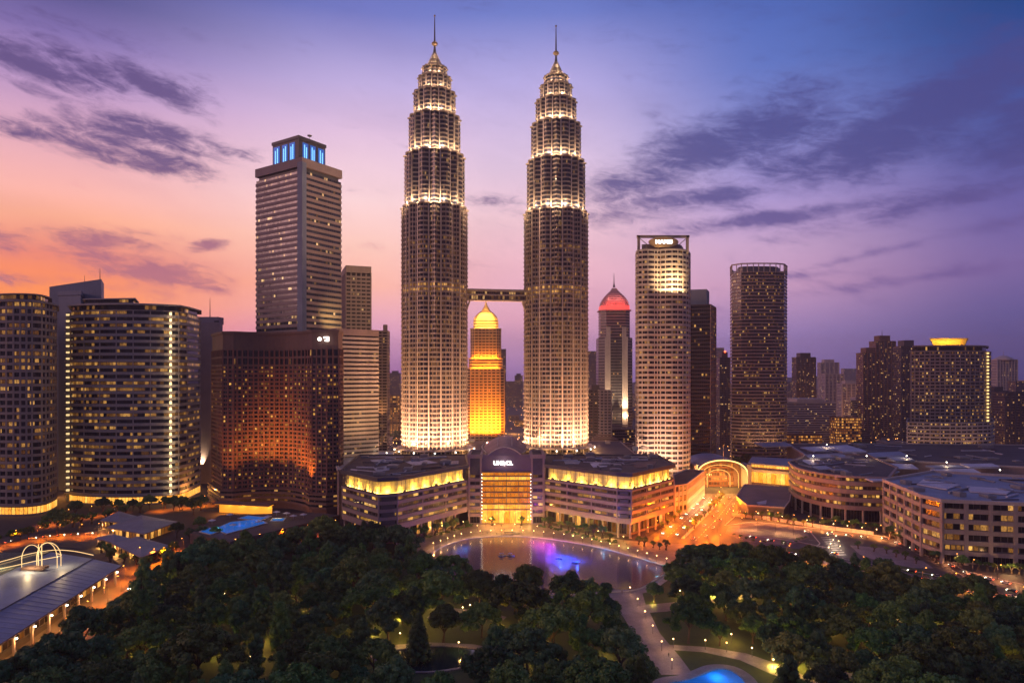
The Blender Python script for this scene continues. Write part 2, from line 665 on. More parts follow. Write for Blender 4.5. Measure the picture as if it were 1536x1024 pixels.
E_WARM = emit('lamp_warm', (1.0, 0.62, 0.24), 14.0)
E_ORANGE = emit('lamp_sodium', (1.0, 0.36, 0.05), 9.0)
E_WHITE = emit('lamp_white', (1.0, 0.86, 0.66), 14.0)
E_SIGN = emit('sign_white', (1.0, 0.9, 0.82), 5.0)
E_YEL = emit('gallery_light', (1.0, 0.66, 0.16), 5.0)
E_TAIL = emit('tail_light', (1.0, 0.09, 0.02), 7.0)
E_HEAD = emit('head_light', (1.0, 0.86, 0.6), 16.0)

# glazing kinds
W_TWIN = windows('glass_twin', 1.5, 0.46, (1.0, 0.42, 0.09), (1.0, 0.60, 0.20), 0.40, (0.012, 0.018, 0.04), 0.10, 0.75)
W_TWIND = windows('glass_twin_high', 1.5, 0.08, (1.0, 0.5, 0.14), (1.0, 0.7, 0.3), 0.45, (0.012, 0.02, 0.05), 0.10, 0.5)
W_LOBBY = windows('glass_lobby', 3.4, 0.97, (1.0, 0.46, 0.10), (1.0, 0.62, 0.24), 1.0, (0.05, 0.03, 0.02), 0.08, 0.1)
W_OFFICE = windows('glass_office', 2.6, 0.09, (1.0, 0.62, 0.22), (1.0, 0.8, 0.45), 1.3, (0.02, 0.026, 0.05), 0.06, 0.9)
W_BLOCK = windows('glass_block', 2.6, 0.05, (1.0, 0.55, 0.2), (1.0, 0.8, 0.45), 0.8, (0.02, 0.022, 0.035), 0.06, 0.7)
W_HOTEL = windows('glass_hotel', 2.8, 0.24, (1.0, 0.45, 0.06), (1.0, 0.62, 0.16), 1.1, (0.012, 0.01, 0.015), 0.16, 0.45, hgap=0.12)
W_FLAT = windows('glass_flats', 3.2, 0.62, (1.0, 0.46, 0.08), (1.0, 0.62, 0.2), 0.62, (0.010, 0.012, 0.022), 0.025, 0.95, hgap=0.1, frame=(0.03, 0.03, 0.04))
W_FLATD = windows('glass_flats_dim', 3.4, 0.42, (1.0, 0.42, 0.08), (1.0, 0.62, 0.22), 0.7, (0.010, 0.010, 0.018), 0.04, 0.9, hgap=0.1, frame=(0.04, 0.035, 0.04))
W_LOW = windows('glass_lower_floor', 3.2, 1.3, (1.0, 0.45, 0.05), (1.0, 0.62, 0.16), 1.9, (0.06, 0.03, 0.01), 0.06, 0.1, even=True)
W_COND = windows('glass_condo', 2.8, 0.26, (1.0, 0.5, 0.1), (1.0, 0.7, 0.3), 0.8, (0.018, 0.016, 0.026), 0.10, 0.6, hgap=0.1)
W_ROUND = windows('glass_round_tower', 2.0, 0.20, (1.0, 0.45, 0.08), (1.0, 0.66, 0.24), 0.6, (0.02, 0.02, 0.03), 0.1, 0.75)
W_BLACK = windows('glass_black', 2.2, 0.035, (1.0, 0.5, 0.1), (1.0, 0.66, 0.24), 1.0, (0.006, 0.006, 0.01), 0.06, 0.6)
W_MALL = windows('glass_mall', 5.6, 0.5, (1.0, 0.52, 0.06), (1.0, 0.70, 0.22), 1.2, (0.03, 0.022, 0.018), 0.06, 0.5, hgap=0.2)
W_SHOP = windows('glass_shops', 4.2, 0.62, (1.0, 0.36, 0.04), (1.0, 0.62, 0.18), 1.4, (0.02, 0.015, 0.012), 0.08, 0.6)
W_ATRIUM = windows('glass_atrium', 3.4, 1.5, (1.0, 0.30, 0.02), (1.0, 0.42, 0.05), 1.0, (0.05, 0.03, 0.01), 0.03, 0.05, hgap=0.0, even=True)
W_ATRIUMB = windows('glass_atrium_bright', 4.6, 1.5, (1.0, 0.40, 0.03), (1.0, 0.56, 0.12), 2.0, (0.05, 0.03, 0.01), 0.03, 0.0, hgap=0.0, even=True)
W_CIVIC = windows('glass_civic', 3.2, 0.58, (1.0, 0.46, 0.07), (1.0, 0.66, 0.2), 1.25, (0.02, 0.016, 0.016), 0.12, 0.7, hgap=0.16)
W_PARK = windows('glass_block_right', 3.8, 0.34, (1.0, 0.45, 0.08), (1.0, 0.66, 0.24), 1.0, (0.014, 0.012, 0.014), 0.05, 0.8, hgap=0.08)


def storeys(root, fp, z0, fh, n, glass, wall, sp=0.42, proud=0.5, special=None, gname='window_band', wname='spandrel', inset=0.0, depth=0.6):
    """n storeys, each a glazing strip and a proud spandrel of its own"""
    fp = ccw(fp)
    ox, oy = centroid(fp)
    gm = MB().walls(offset(fp, -inset) if inset else fp, sp * fh, fh).mesh(gname, glass)
    wm = MB().ring(offset(fp, proud), offset(fp, -depth), 0, sp * fh).mesh(wname, wall)
    spm = {}
    for i in range(n):
        z = z0 + i * fh
        g = gm
        if special and i in special:
            sm = special[i]
            if sm.name not in spm:
                spm[sm.name] = MB().walls(offset(fp, -inset) if inset else fp, sp * fh, fh).mesh(gname, sm)
            g = spm[sm.name]
        put(gname, g, root, (0, 0, z))
        put(wname, wm, root, (0, 0, z))
    return z0 + n * fh


def piers(root, fp, z0, z1, every, wd, dp, material, edges=None, name='pier', ends=True):
    fp = ccw(fp)
    me = MB().box((0, 0, (z1 - z0) / 2), (wd, dp, z1 - z0)).mesh(name, material)
    n = len(fp)
    done = []
    for i in range(n):
        if edges is not None and i not in edges:
            continue
        a, b = Vector(fp[i]), Vector(fp[(i + 1) % n])
        L = (b - a).length
        k = max(1, round(L / every))
        rz = math.atan2(b.y - a.y, b.x - a.x)
        for j in range(k + 1):
            if not ends and j in (0, k):
                continue
            p = a + (b - a) * (j / k)
            if any((p - q).length < every * 0.4 for q in done):
                continue
            done.append(p)
            put(name, me, root, (p.x, p.y, z0), rz)


def cap(root, fp, z, wall, roof, h=1.5, over=0.5, nname='parapet'):
    fp = ccw(fp)
    MB().prism(offset(fp, -0.3), z - 0.4, z + 0.15).build('roof', roof, root)
    MB().ring(offset(fp, over), offset(fp, -0.5), z - 0.25, z + h).build(nname, wall, root)


def roof_units(root, fp, z, k, material, seed, lo=3, hi=9, hh=(1.2, 3.0), name='roof_unit'):
    rr = random.Random(seed)
    fp = ccw(offset(ccw(fp), -4))
    xs, ys = [p[0] for p in fp], [p[1] for p in fp]
    made, tries, taken = 0, 0, []
    while made < k and tries < 400:
        tries += 1
        x, y = rr.uniform(min(xs), max(xs)), rr.uniform(min(ys), max(ys))
        sx, sy = rr.uniform(lo, hi), rr.uniform(lo, hi)
        if not inside((x, y), fp) or any(abs(x - a) < (sx + c_) / 2 + 1 and abs(y - b) < (sy + d) / 2 + 1 for a, b, c_, d in taken):
            continue
        taken.append((x, y, sx, sy))
        h = rr.uniform(*hh)
        mb = MB().box((x, y, z + 0.15 + h / 2), (sx, sy, h))
        mb.box((x, y, z + 0.15 + h + 0.15), (sx * 0.6, sy * 0.6, 0.3))
        mb.build(name, material, root)
        made += 1


def inside(p, fp):
    x, y = p
    r = False
    n = len(fp)
    for i in range(n):
        x1, y1 = fp[i][0], fp[i][1]
        x2, y2 = fp[(i + 1) % n][0], fp[(i + 1) % n][1]
        if (y1 > y) != (y2 > y) and x < (x2 - x1) * (y - y1) / (y2 - y1) + x1:
            r = not r
    return r


def pxfp(pts):
    return ccw([P(px, Y) for px, Y in pts])


# ================================================================== the twin towers
def star(Rr, rot, cx, cy, n=160):
    a = Rr / math.sqrt(2)
    out = []
    for i in range(n):
        q = 2 * math.pi * i / n
        best = 0
        for base in (0.0, math.pi / 4):
            t = (q - base) % (math.pi / 2)
            best = max(best, a / math.cos(t - math.pi / 4))
        off = ((q - math.pi / 8 + math.pi / 8) % (math.pi / 4)) - math.pi / 8
        c0, rho = 0.775 * Rr, 0.2 * Rr
        s_ = c0 * math.sin(off)
        if abs(s_) < rho:
            best = max(best, c0 * math.cos(off) + math.sqrt(rho * rho - s_ * s_))
        out.append((cx + best * math.cos(q + rot), cy + best * math.sin(q + rot)))
    return out


SECT = [(32.0, 46.0, 282.0, 54), (29.0, 282.0, 333.0, 12), (24.8, 333.0, 370.0, 9), (20.2, 370.0, 394.0, 6), (15.8, 394.0, 409.0, 4), (11.6, 409.0, 419.0, 3)]


C_RIB = mat('polished_rib', (0.62, 0.56, 0.50), 0.35, 0.1, 0.2, metal=0.2)


def twin(label, cx, cy, rot):
    root = thing('twin_tower', label, 'skyscraper', (cx, cy, 46), group='the twin towers')
    for si, (Rr, z0, z1, nf) in enumerate(SECT):
        fp = star(Rr, rot, cx, cy)
        fh = (z1 - z0) / nf
        sp = 0.36 if si == 0 else 0.32
        gm = MB().walls(fp, sp * fh, fh).mesh('window_band', W_TWIN if si == 0 else W_TWIND)
        gl = MB().walls(fp, sp * fh, fh).mesh('window_band', W_LOBBY) if si == 0 else None
        gt = MB().walls(fp, sp * fh, fh).mesh('window_band', W_TWIND) if si == 0 else None
        lo = star(Rr + 0.6, rot, cx, cy)
        li = star(Rr - 0.8, rot, cx, cy)
        lm = MB().ring(lo, li, 0, sp * fh).mesh('ledge', C_STEEL)
        for i in range(nf):
            z = z0 + i * fh
            g = gm
            if si == 0 and i in (35, 36):
                g = gl
            elif si == 0 and i > 46:
                g = gt
            put('window_band', g, root, (0, 0, z))
            put('ledge', lm, root, (0, 0, z))
        # heavier crown ledge where the tower steps back
        MB().ring(star(Rr + 1.5, rot, cx, cy), star(max(Rr - 6, 2), rot, cx, cy), z1 - 0.2, z1 + 1.2).build('setback_ledge', C_STEEL, root)
        if si < 5:
            pm = MB().box((0, 0, (z1 - z0) / 2), (0.9, 1.1, z1 - z0)).mesh('pilaster', C_RIB)
            for k in range(16):
                # one rib at each fold between the round and the pointed lobes
                q = k * math.pi / 8 + math.pi / 16
                rr = Rr * 0.872
                put('pilaster', pm, root, (cx + (rr + .8) * math.cos(q + rot), cy + (rr + .8) * math.sin(q + rot), z0), q + rot + math.pi / 2)
        if si == 0:
            fm = MB().box((0, 0, (z1 - z0) / 2), (0.42, 0.6, z1 - z0)).mesh('lobe_rib', C_STEEL)
            for k in range(32):
                q = k * math.pi / 16
                for dq in ((0.0,) if k % 2 else (-0.06, 0.06)):
                    if k % 2:
                        rr = Rr * 0.976
                    else:
                        t_ = (abs(dq)) % (math.pi / 2)
                        rr = (Rr / math.sqrt(2)) / math.cos(math.pi / 4 - t_)
                    if k % 4 == 2:
                        rr = Rr * 0.965 if dq else rr
                    put('lobe_rib', fm, root, (cx + (rr + .55) * math.cos(q + dq + rot), cy + (rr + .55) * math.sin(q + dq + rot), z0), q + rot + math.pi / 2)
        # floodlights standing on the ledge
        if si > 0:
            k = 12 if si < 4 else 8
            for j in range(k):
                q = 2 * math.pi * (j + 0.5) / k + rot
                rr = Rr + (2.9 if si < 3 else 2.3)
                pw = [0, 16000, 12500, 7500, 4200, 2900][si]
                lamp((cx + rr * math.cos(q), cy + rr * math.sin(q), z0 + 4.6), pw, (1.0, 0.62, 0.33), root, 0.35)
    # spire: ribbed dome of shrinking rings, neck, ball, mast
    z = 419.5
    prof = []
    for i in range(8):
        r0 = 8.2 * (1 - i / 8.6)
        prof += [(r0 + 0.7, z), (r0 + 0.7, z + 0.7), (r0 - 0.3, z + 0.9), (r0 - 0.9, z + 2.1)]
        z += 2.1
    MB().lathe(prof, cx, cy, 32).build('spire_dome', C_STEEL, root)
    MB().lathe([(1.5, z - 0.2), (1.0, z + 4), (0.8, z + 6.5)], cx, cy, 12).build('spire_neck', C_STEELD, root)
    ball = MB()
    for k in range(-6, 7):
        r_ = 2.9 * math.cos(k / 6.6 * math.pi / 2)
        ball.lathe([(r_, z + 8 + k * 0.42 - 0.17), (r_ + 0.12, z + 8 + k * 0.42), (r_, z + 8 + k * 0.42 + 0.17)], cx, cy, 20)
    ball.build('spire_ball', C_GOLD, root)
    MB().lathe([(0.85, z + 10), (0.62, z + 22), (0.34, 471.0)], cx, cy, 10).build('mast', C_STEELD, root)
    MB().ball((cx, cy, 471.6), 1.0).build('mast_tip', C_STEEL, root)
    for k in range(8):
        q = 2 * math.pi * k / 8 + 0.2
        lamp((cx + 8.9 * math.cos(q), cy + 8.9 * math.sin(q), 421.5), 2600, (1.0, 0.68, 0.42), root, 0.3)
        if k % 2 == 0:
            lamp((cx + 5.6 * math.cos(q), cy + 5.6 * math.sin(q), 430.0), 1400, (1.0, 0.70, 0.44), root, 0.3)
    # entrance canopy ring with round lamps and columns at the foot
    MB().ring(star(40, rot, cx, cy), star(31.5, rot, cx, cy), 50.6, 51.8).build('base_canopy', C_PALE, root)
    cm = MB().tube((0, 0, 0), (0, 0, 4.8), 0.7, 0.7, 10).mesh('canopy_column', C_PALE)
    lm = MB().ball((0, 0, 0), 0.55).mesh('canopy_lamp', E_WHITE)
    for k in range(24):
        q = 2 * math.pi * k / 24 + rot
        put('canopy_column', cm, root, (cx + 36.5 * math.cos(q), cy + 36.5 * math.sin(q), 45.8))
        if k % 2 == 0:
            put('canopy_lamp', lm, root, (cx + 38.6 * math.cos(q), cy + 38.6 * math.sin(q), 49.8))
    for k in range(12):
        q = 2 * math.pi * (k + 0.5) / 12
        rr = 55
        x, y = cx + rr * math.cos(q), cy + rr * math.sin(q)
        lamp((x, y, 54), 340000, (1.0, 0.49, 0.25), root, 0.8, spot=120, aim=(cx + 26 * math.cos(q), cy + 26 * math.sin(q), 86), blend=1.0)
        if math.sin(q) < 0.6:
            lamp((x, y, 56), 330000, (1.0, 0.46, 0.20), root, 0.8, spot=48, aim=(cx + 27 * math.cos(q), cy + 27 * math.sin(q), 190), blend=1.0)
        if math.sin(q) < 0.5:
            lamp((cx + 41.5 * math.cos(q), cy + 41.5 * math.sin(q), 47.6), 2600, (1.0, 0.5, 0.15), root, 0.5)
    return root


TWL = (X(652, 650), 650.0)
TWR = (X(834, 669), 669.0)
twin('taller looking of the two lit twin skyscrapers, nearer the office tower with blue lights', TWL[0], TWL[1], 0.12)
twin('twin skyscraper standing beside the tower with the oval sign, right end of the skybridge', TWR[0], TWR[1], -0.05)

# skybridge
A, B = Vector(TWL), Vector(TWR)
d = (B - A).normalized()
br = thing('skybridge', 'two storey steel skybridge joining the twin skyscrapers halfway up', 'bridge', ((A.x + B.x) / 2, (A.y + B.y) / 2, 194))
a, b = A + d * 29, B - d * 29
rz = math.atan2(d.y, d.x)
mid = (a + b) / 2
L = (b - a).length
W_BRG = windows('glass_skybridge', 2.2, 0.55, (1.0, 0.5, 0.15), (1.0, 0.72, 0.36), 0.7, (0.03, 0.02, 0.02), 0.1, 0.5)
for k, z in enumerate((195.4, 200.6)):
    MB().box((mid.x, mid.y, z), (L, 5.6, 1.3), rz).build('deck', C_STEEL, br)
    hw = 2.5
    n_ = Vector((-d.y, d.x))
    fp = [tuple(a + n_ * -hw), tuple(b + n_ * -hw), tuple(b + n_ * hw), tuple(a + n_ * hw)]
    MB().walls(fp, z + 0.65, z + 4.6 - (1.2 if k else 0)).build('window_band', W_BRG, br)
MB().box((mid.x, mid.y, 204.9), (L, 6.2, 1.4), rz).build('roof', C_STEEL, br)
MB().tube((a.x, a.y, 206.2), (b.x, b.y, 206.2), 0.5).build('roof_rail', C_STEEL, br)
for (p, s_) in ((a, 1), (b, -1)):
    for q in (-1.6, 1.6):
        f0 = p + d * s_ * 0.6 + n_ * q
        f1 = p + d * s_ * 5.2 + n_ * q
        MB().tube((f0.x, f0.y, 181), (f1.x, f1.y, 194.6), 0.75, 0.75, 8).build('leg', C_STEEL, br)

# ================================================================== golden tower between the twins
def boxfp(px, Y, half, depth, ch=0.0, rot=0.0):
    x, y = P(px, Y)
    h, dp = half, depth
    pts = [(-h + ch, -dp), (h - ch, -dp), (h, -dp + ch), (h, dp - ch), (h - ch, dp), (-h + ch, dp), (-h, dp - ch), (-h, -dp + ch)] if ch else [(-h, -dp), (h, -dp), (h, dp), (-h, dp)]
    ca, sa = math.cos(rot), math.sin(rot)
    return ccw([(x + a_ * ca - b_ * sa, y + a_ * sa + b_ * ca) for a_, b_ in pts])


W_GOLD = windows('glass_golden', 2.6, 0.12, (1.0, 0.45, 0.05), (1.0, 0.6, 0.14), 0.9, (0.05, 0.03, 0.015), 0.14, 0.3, hgap=0.1)
gx, gy = P(729, 1000)
gt = thing('golden_tower', 'floodlit golden tower with a lit pyramid top between the twin skyscrapers', 'skyscraper', (gx, gy, 0))
fpa = boxfp(729, 1000, 27.5, 24, 6)
storeys(gt, fpa, 2, 4.3, 30, W_GOLD, C_GOLD, 0.45, 0.5)
piers(gt, fpa, 0, 131, 6.5, 1.6, 1.5, C_GOLD)
fpb = boxfp(729, 1000, 24.5, 21, 6)
cap(gt, fpa, 131, C_GOLD, C_ROOF, 2.0, 1.2, 'cornice')
storeys(gt, fpb, 132.5, 4.4, 3, W_GOLD, C_GOLD, 0.5, 0.5)
fpc = boxfp(729, 1000, 22, 19, 6)
cap(gt, fpb, 145.7, C_GOLD, C_ROOF, 1.6, 1.0, 'cornice')
storeys(gt, fpc, 147, 4.3, 10, W_GOLD, C_GOLD, 0.45, 0.4)
piers(gt, fpc, 147, 190, 5.5, 1.2, 1.2, C_GOLD)
cap(gt, fpc, 190, C_GOLD, C_ROOF, 1.6, 1.0, 'cornice')
fpd = boxfp(729, 1000, 18, 15.5, 5)
storeys(gt, fpd, 191.5, 4.0, 3, W_GOLD, C_GOLD, 0.5, 0.4)
fpe = boxfp(729, 1000, 8, 7, 2.5)
mb = MB()
for i in range(8):
    k0, k1 = math.cos(i / 8 * 1.32), math.cos((i + .8) / 8 * 1.32)
    q0 = [(gx + (p[0] - gx) * k0, gy + 0 + (p[1] - gy) * k0) for p in fpd]
    q1 = [(gx + (p[0] - gx) * k1, gy + 0 + (p[1] - gy) * k1) for p in fpd]
    mb.prism(q0, 203.5 + i * 2.1, 205.2 + i * 2.1, q1)
mb.build('dome_roof', C_GOLD, gt)
MB().lathe([(6.5, 219.5), (5.0, 222), (2.6, 226), (1.2, 230), (0.8, 233)], gx, gy, 16).build('spire_cone', C_GOLD, gt)
MB().lathe([(0.7, 231), (0.25, 247)], gx, gy, 8).build('mast', C_STEELD, gt)
OR = (1.0, 0.27, 0.014)
for k in range(7):
    t = (k + 0.5) / 7
    x = gx - 34 + 68 * t
    lamp((x, gy - 46, 38), 200000, OR, gt, 1.0, spot=110, aim=(x * 0.5 + gx * 0.5, gy - 20, 62), blend=1.0)
    lamp((gx - 25 + 50 * t, gy - 25.6, 134), 8000, OR, gt, 0.5)
    lamp((gx - 23 + 46 * t, gy - 22.5, 148.5), 8000, OR, gt, 0.5)
    if k % 2 == 0:
        lamp((gx - 19 + 38 * t, gy - 18.6, 192.6), 9000, (1.0, 0.5, 0.1), gt, 0.5)
        lamp((gx - 18 + 36 * t, gy - 21, 204.5), 14000, (1.0, 0.46, 0.08), gt, 0.5)
        lamp((gx - 8 + 16 * t, gy - 17, 214), 9000, (1.0, 0.5, 0.1), gt, 0.5)

# ================================================================== red crowned tower
rx, ry = P(921, 1200)
rt = thing('red_crown_tower', 'slender tower with a glowing red crown and pale lit piers', 'skyscraper', (rx, ry, 0))
W_RED = windows('glass_red_tower', 2.4, 0.04, (1.0, 0.5, 0.1), (1.0, 0.66, 0.24), 1.0, (0.03, 0.03, 0.05), 0.1, 0.4)
fa = boxfp(921, 1200, 30, 26, 10)
storeys(rt, fa, 2, 5.2, 36, W_RED, C_STEELD, 0.45, 0.4)
fb = boxfp(921, 1200, 26, 22, 9)
storeys(rt, fb, 190, 5.2, 9, W_RED, C_MAUVE, 0.45, 0.4)
for px_ in (-19, -11.5, 11.5, 19):
    MB().box((rx + px_, ry - 26.6, 95 + (6 if abs(px_) < 15 else 0)), (2.3, 2.6, 190 + (24 if abs(px_) < 15 else 0))).build('pier', C_PALE, rt)
for px_ in (-15.2, 15.2):
    MB().box((rx + px_, ry - 26.3, 105), (5.0, 1.4, 206)).build('pier_panel', C_PALE, rt)
    lamp((rx + px_, ry - 40, 50), 600000, (1.0, 0.66, 0.36), rt, 0.8, spot=60, aim=(rx + px_, ry - 26, 100), blend=1.0)
    lamp((rx + px_, ry - 31, 52), 20000, (1.0, 0.62, 0.3), rt, 0.8)
C_REDROOF = mat('red_roof', (0.46, 0.24, 0.24), 0.5, 0.2, 0.1)
fc = boxfp(921, 1200, 28, 24, 9)
mb = MB()
fe = boxfp(921, 1200, 3, 3, 1)
mb.prism(offset(fc, 0.5), 236.8, 239.0)
for i in range(8):
    k0, k1 = 1.03 * math.cos(i / 8 * 1.5), 1.03 * math.cos((i + .8) / 8 * 1.5)
    base_ = boxfp(921, 1200, 24, 21, 8)
    mb.prism([(rx + (p[0] - rx) * k0, ry + (p[1] - ry) * k0) for p in base_], 246 + i * 4.1, 246 + i * 4.1 + 3.4, [(rx + (p[0] - rx) * max(k1, .05), ry + (p[1] - ry) * max(k1, .05)) for p in base_])
mb.build('dome_roof', C_REDROOF, rt)
for k in range(9):
    x_ = -24 + 6 * k
    MB().tube((rx + x_, ry - 21.4, 246), (rx + x_ * .15, ry - 3, 279), .5).build('dome_rib', C_PALE, rt)
E_RED = emit('crown_red', (1.0, 0.06, 0.05), 1.5)
MB().walls(boxfp(921, 1200, 25.5, 22, 8), 239, 246).build('crown_band', E_RED, rt)
MB().lathe([(2.4, 281), (0.9, 288), (0.3, 306)], rx, ry, 8).build('mast', C_STEELD, rt)
for k in range(6):
    lamp((rx - 25 + 10 * k, ry - 30, 249), 4500, (1.0, 0.10, 0.07), rt, 0.6)
    if k % 2:
        lamp((rx - 20 + 8 * k, ry - 24, 262), 3000, (1.0, 0.40, 0.34), rt, 0.6)

# ================================================================== tall office tower with blue lights (left)
fp = corner_fp(453, 680, 384.5, 511.5, 33)
cx, cy = centroid(fp)
ot = thing('office_tower', 'tall banded office tower with blue lit rooftop box', 'skyscraper', (cx, cy, 0))
ztop = Zt(236, 680)
nf = 56
fh = (ztop - 13 - 0) / nf
storeys(ot, fp, 0, fh, nf, W_OFFICE, C_MAUVE, 0.52, 0.55)
z1 = nf * fh
MB().prism(offset(fp, -2.0), z1, z1 + 4.2).build('louvre_recess', C_DARK, ot)
MB().ring(offset(fp, 0.9), offset(fp, -3), z1 + 4.2, ztop).build('parapet', C_MAUVE, ot)
MB().prism(offset(fp, -2), ztop - 4, ztop - 3.6).build('roof', C_ROOF, ot)
# dark glass corner strip
c0 = Vector(fp[min(range(4), key=lambda i: fp[i][1])])
n0 = (c0 - Vector((cx, cy))).normalized()
MB().box((c0.x - n0.x * 1.2, c0.y - n0.y * 1.2, ztop / 2 - 2), (6.4, 6.4, ztop - 6), math.atan2(n0.y, n0.x) + math.pi / 4).build('corner_glass', C_BLUEGREY, ot)
fq = corner_fp(448, 700, 409, 488, 33)
zq0, zq1 = ztop - 4, Zt(203, 700)
MB().prism(fq, zq0, zq1 - 2).build('rooftop_box', C_DARK, ot)
MB().ring(offset(fq, 0.8), offset(fq, -2), zq1 - 3.2, zq1).build('rooftop_cornice', C_DARK, ot)
E_BLUE = emit('panel_blue', (0.005, 0.13, 0.62), 0.75)
E_BLUEW = emit('tube_blue_white', (0.22, 0.62, 1.0), 1.6)
lo_i = min(range(4), key=lambda i: fq[i][1])
ac = Vector(fq[lo_i])
for nb in (fq[lo_i - 1], fq[(lo_i + 1) % 4]):
    e = Vector(nb) - ac
    L = e.length
    e.normalize()
    no = Vector((e.y, -e.x))
    if no.dot(ac - Vector(centroid(fq))) < 0:
        no = -no
    rz = math.atan2(e.y, e.x)
    for (t0, t1) in ((0.14, 0.34), (0.42, 0.62), (0.72, 0.95)):
        p = ac + e * L * (t0 + t1) / 2 + no * 0.25
        pn = MB().box((p.x, p.y, zq1 - 17), (L * (t1 - t0), 0.4, 22), rz).build('light_panel', E_BLUE, ot)
        for tt in ((0.3, 0.65) if t0 > 0.1 else (0.5,)):
            r_ = ac + e * L * (t0 + (t1 - t0) * tt) + no * 0.7
            MB().box((r_.x, r_.y, zq1 - 15 - 3 * tt), (0.8, 0.5, 17 - 5 * tt), rz).build('light_tube', E_BLUEW, pn)
dsh = MB().lathe([(0.2, 0), (0.2, 3), (2.0, 3.6), (2.6, 4.6)], fq[(lo_i + 1) % 4][0] * .4 + ac.x * .6, fq[(lo_i + 1) % 4][1] * .4 + ac.y * .6, 12)
dsh.build('roof_dish', C_METAL, ot, loc=(0, 0, zq1 - 0.5))
# its lamp lit foot above the lower block
e1 = Vector(fp[(min(range(4), key=lambda i: fp[i][1]) + 1) % 4]) - c0
lamp((c0.x + 34, c0.y + 12, 178), 42000, (1.0, 0.66, 0.2), ot, 0.8, spot=110, aim=(c0.x + 20, c0.y + 38, 186), blend=1.0)

fp = corner_fp(519, 800, 508, 556.5, 70)
cx, cy = centroid(fp)
nb_ = thing('apartment_tower', 'grey gridded slab block directly behind the banded office tower', 'apartment block', (cx, cy, 0))
zt = Zt(396, 800)
storeys(nb_, fp, 0, 4.6, int((zt - 10) / 4.6), W_BLOCK, C_CONC, 0.5, 0.3)
piers(nb_, fp, 0, zt - 9, 6.0, 1.3, 1.0, C_CONC)
cap(nb_, fp, zt - 9.5, C_CONC, C_ROOF, 8, 0.4)

fp = corner_fp(505, 645, 494, 567, 52)
cx, cy = centroid(fp)
lb = thing('office_block', 'pale banded office block lit from below beside the brown hotel', 'office building', (cx, cy, 0))
zt = Zt(487, 645)
storeys(lb, fp, 8, 4.25, int((zt - 14) / 4.25), W_BLOCK, C_PALE, 0.55, 0.6)
cap(lb, fp, 8 + 4.25 * int((zt - 14) / 4.25), C_MAUVE, C_ROOF, 6.0, 0.7)
MB().prism(offset(fp, 2.0), 0, 8).build('base', C_CONC, lb)
for px_, Y in ((512, 622), (528, 622), (545, 622), (562, 622)):
    x, y = P(px_, Y)
    lamp((x, y, 46), 52000, (1.0, 0.56, 0.22), lb, 0.8, spot=100, aim=(x, y + 22, 84), blend=1.0)

# ================================================================== brown hotel with the concave front
fp = pxfp([(318, 640), (334, 601)] + [((p[0] / p[1]) * 1000 + 768, p[1]) for p in smooth_arc([P(350, 600), P(380, 609), P(412, 611), P(440, 606), P(462, 592)], 4)]
          + [(468, 582), (490, 578), (508, 584), (514, 600), (514, 640)])
cx, cy = centroid(fp)
ht = thing('hotel', 'brown hotel slab with concave gridded front and amber rooms', 'hotel', (cx, cy, 0))
zt = 161
C_HOTEL = mat('hotel_red_brown', (0.23, 0.10, 0.075), 0.75, 0.2, 0.05, streak=0.3)
fh = 3.72
z = storeys(ht, fp, 18, fh, 30, W_HOTEL, C_HOTEL, 0.38, 0.35)
piers(ht, fp, 18, z + 15, 5.6, 1.3, 1.3, C_HOTEL)
z = storeys(ht, fp, z, 7.2, 2, W_BLACK, C_BROWN, 0.22, 0.35)
MB().prism(offset(fp, -0.2), z, zt - 2).build('attic', C_BROWN, ht)
MB().ring(offset(fp, 0.7), offset(fp, -1), zt - 2.2, zt).build('parapet', C_BROWN, ht)
MB().prism(offset(fp, -1.5), zt - 1.4, zt - 1.2).build('roof', C_ROOF, ht)
hfp = offset(fp, 2.6)
storeys(ht, hfp, 5, 4.2, 3, W_FLATD, C_BROWN, 0.5, 0.4)
cap(ht, hfp, 17.6, C_BROWN, C_ROOF, 1.0, 0.5, 'podium_parapet')
MB().prism(offset(fp, 0.5), 0, 5).build('podium', C_BROWN, ht)
# emblem above the bay: a round lamp and a notched square, both lit
sx, sy = P(480, 577.6)
MB().tube((sx, sy - 1.6, Zt(508.5, 577)), (sx, sy - 1.0, Zt(508.5, 577)), 1.6, 1.6, 20).build('emblem_disc', E_SIGN, ht)
mb = MB()
sx, sy = P(489.5, 576)
zz = Zt(508, 576)
mb.box((sx, sy, zz + 1.1), (4.6, 0.5, 1.4)).box((sx + 1.2, sy, zz - 0.9), (2.2, 0.5, 2.6)).box((sx - 0.6, sy, zz - 1.6), (1.4, 0.5, 1.0))
mb.build('emblem_square', E_SIGN, ht)
for px_, Y, tz, pw in ((326, 572, 52, 60000), (352, 574, 58, 80000), (378, 580, 60, 120000), (404, 582, 62, 120000), (430, 578, 62, 150000), (452, 570, 60, 150000)):
    x, y = P(px_, Y)
    lamp((x, y, 24), pw * 1.15, (1.0, 0.33, 0.035), ht, 0.8, spot=54, aim=(x + 2, y + 26, tz), blend=0.9)
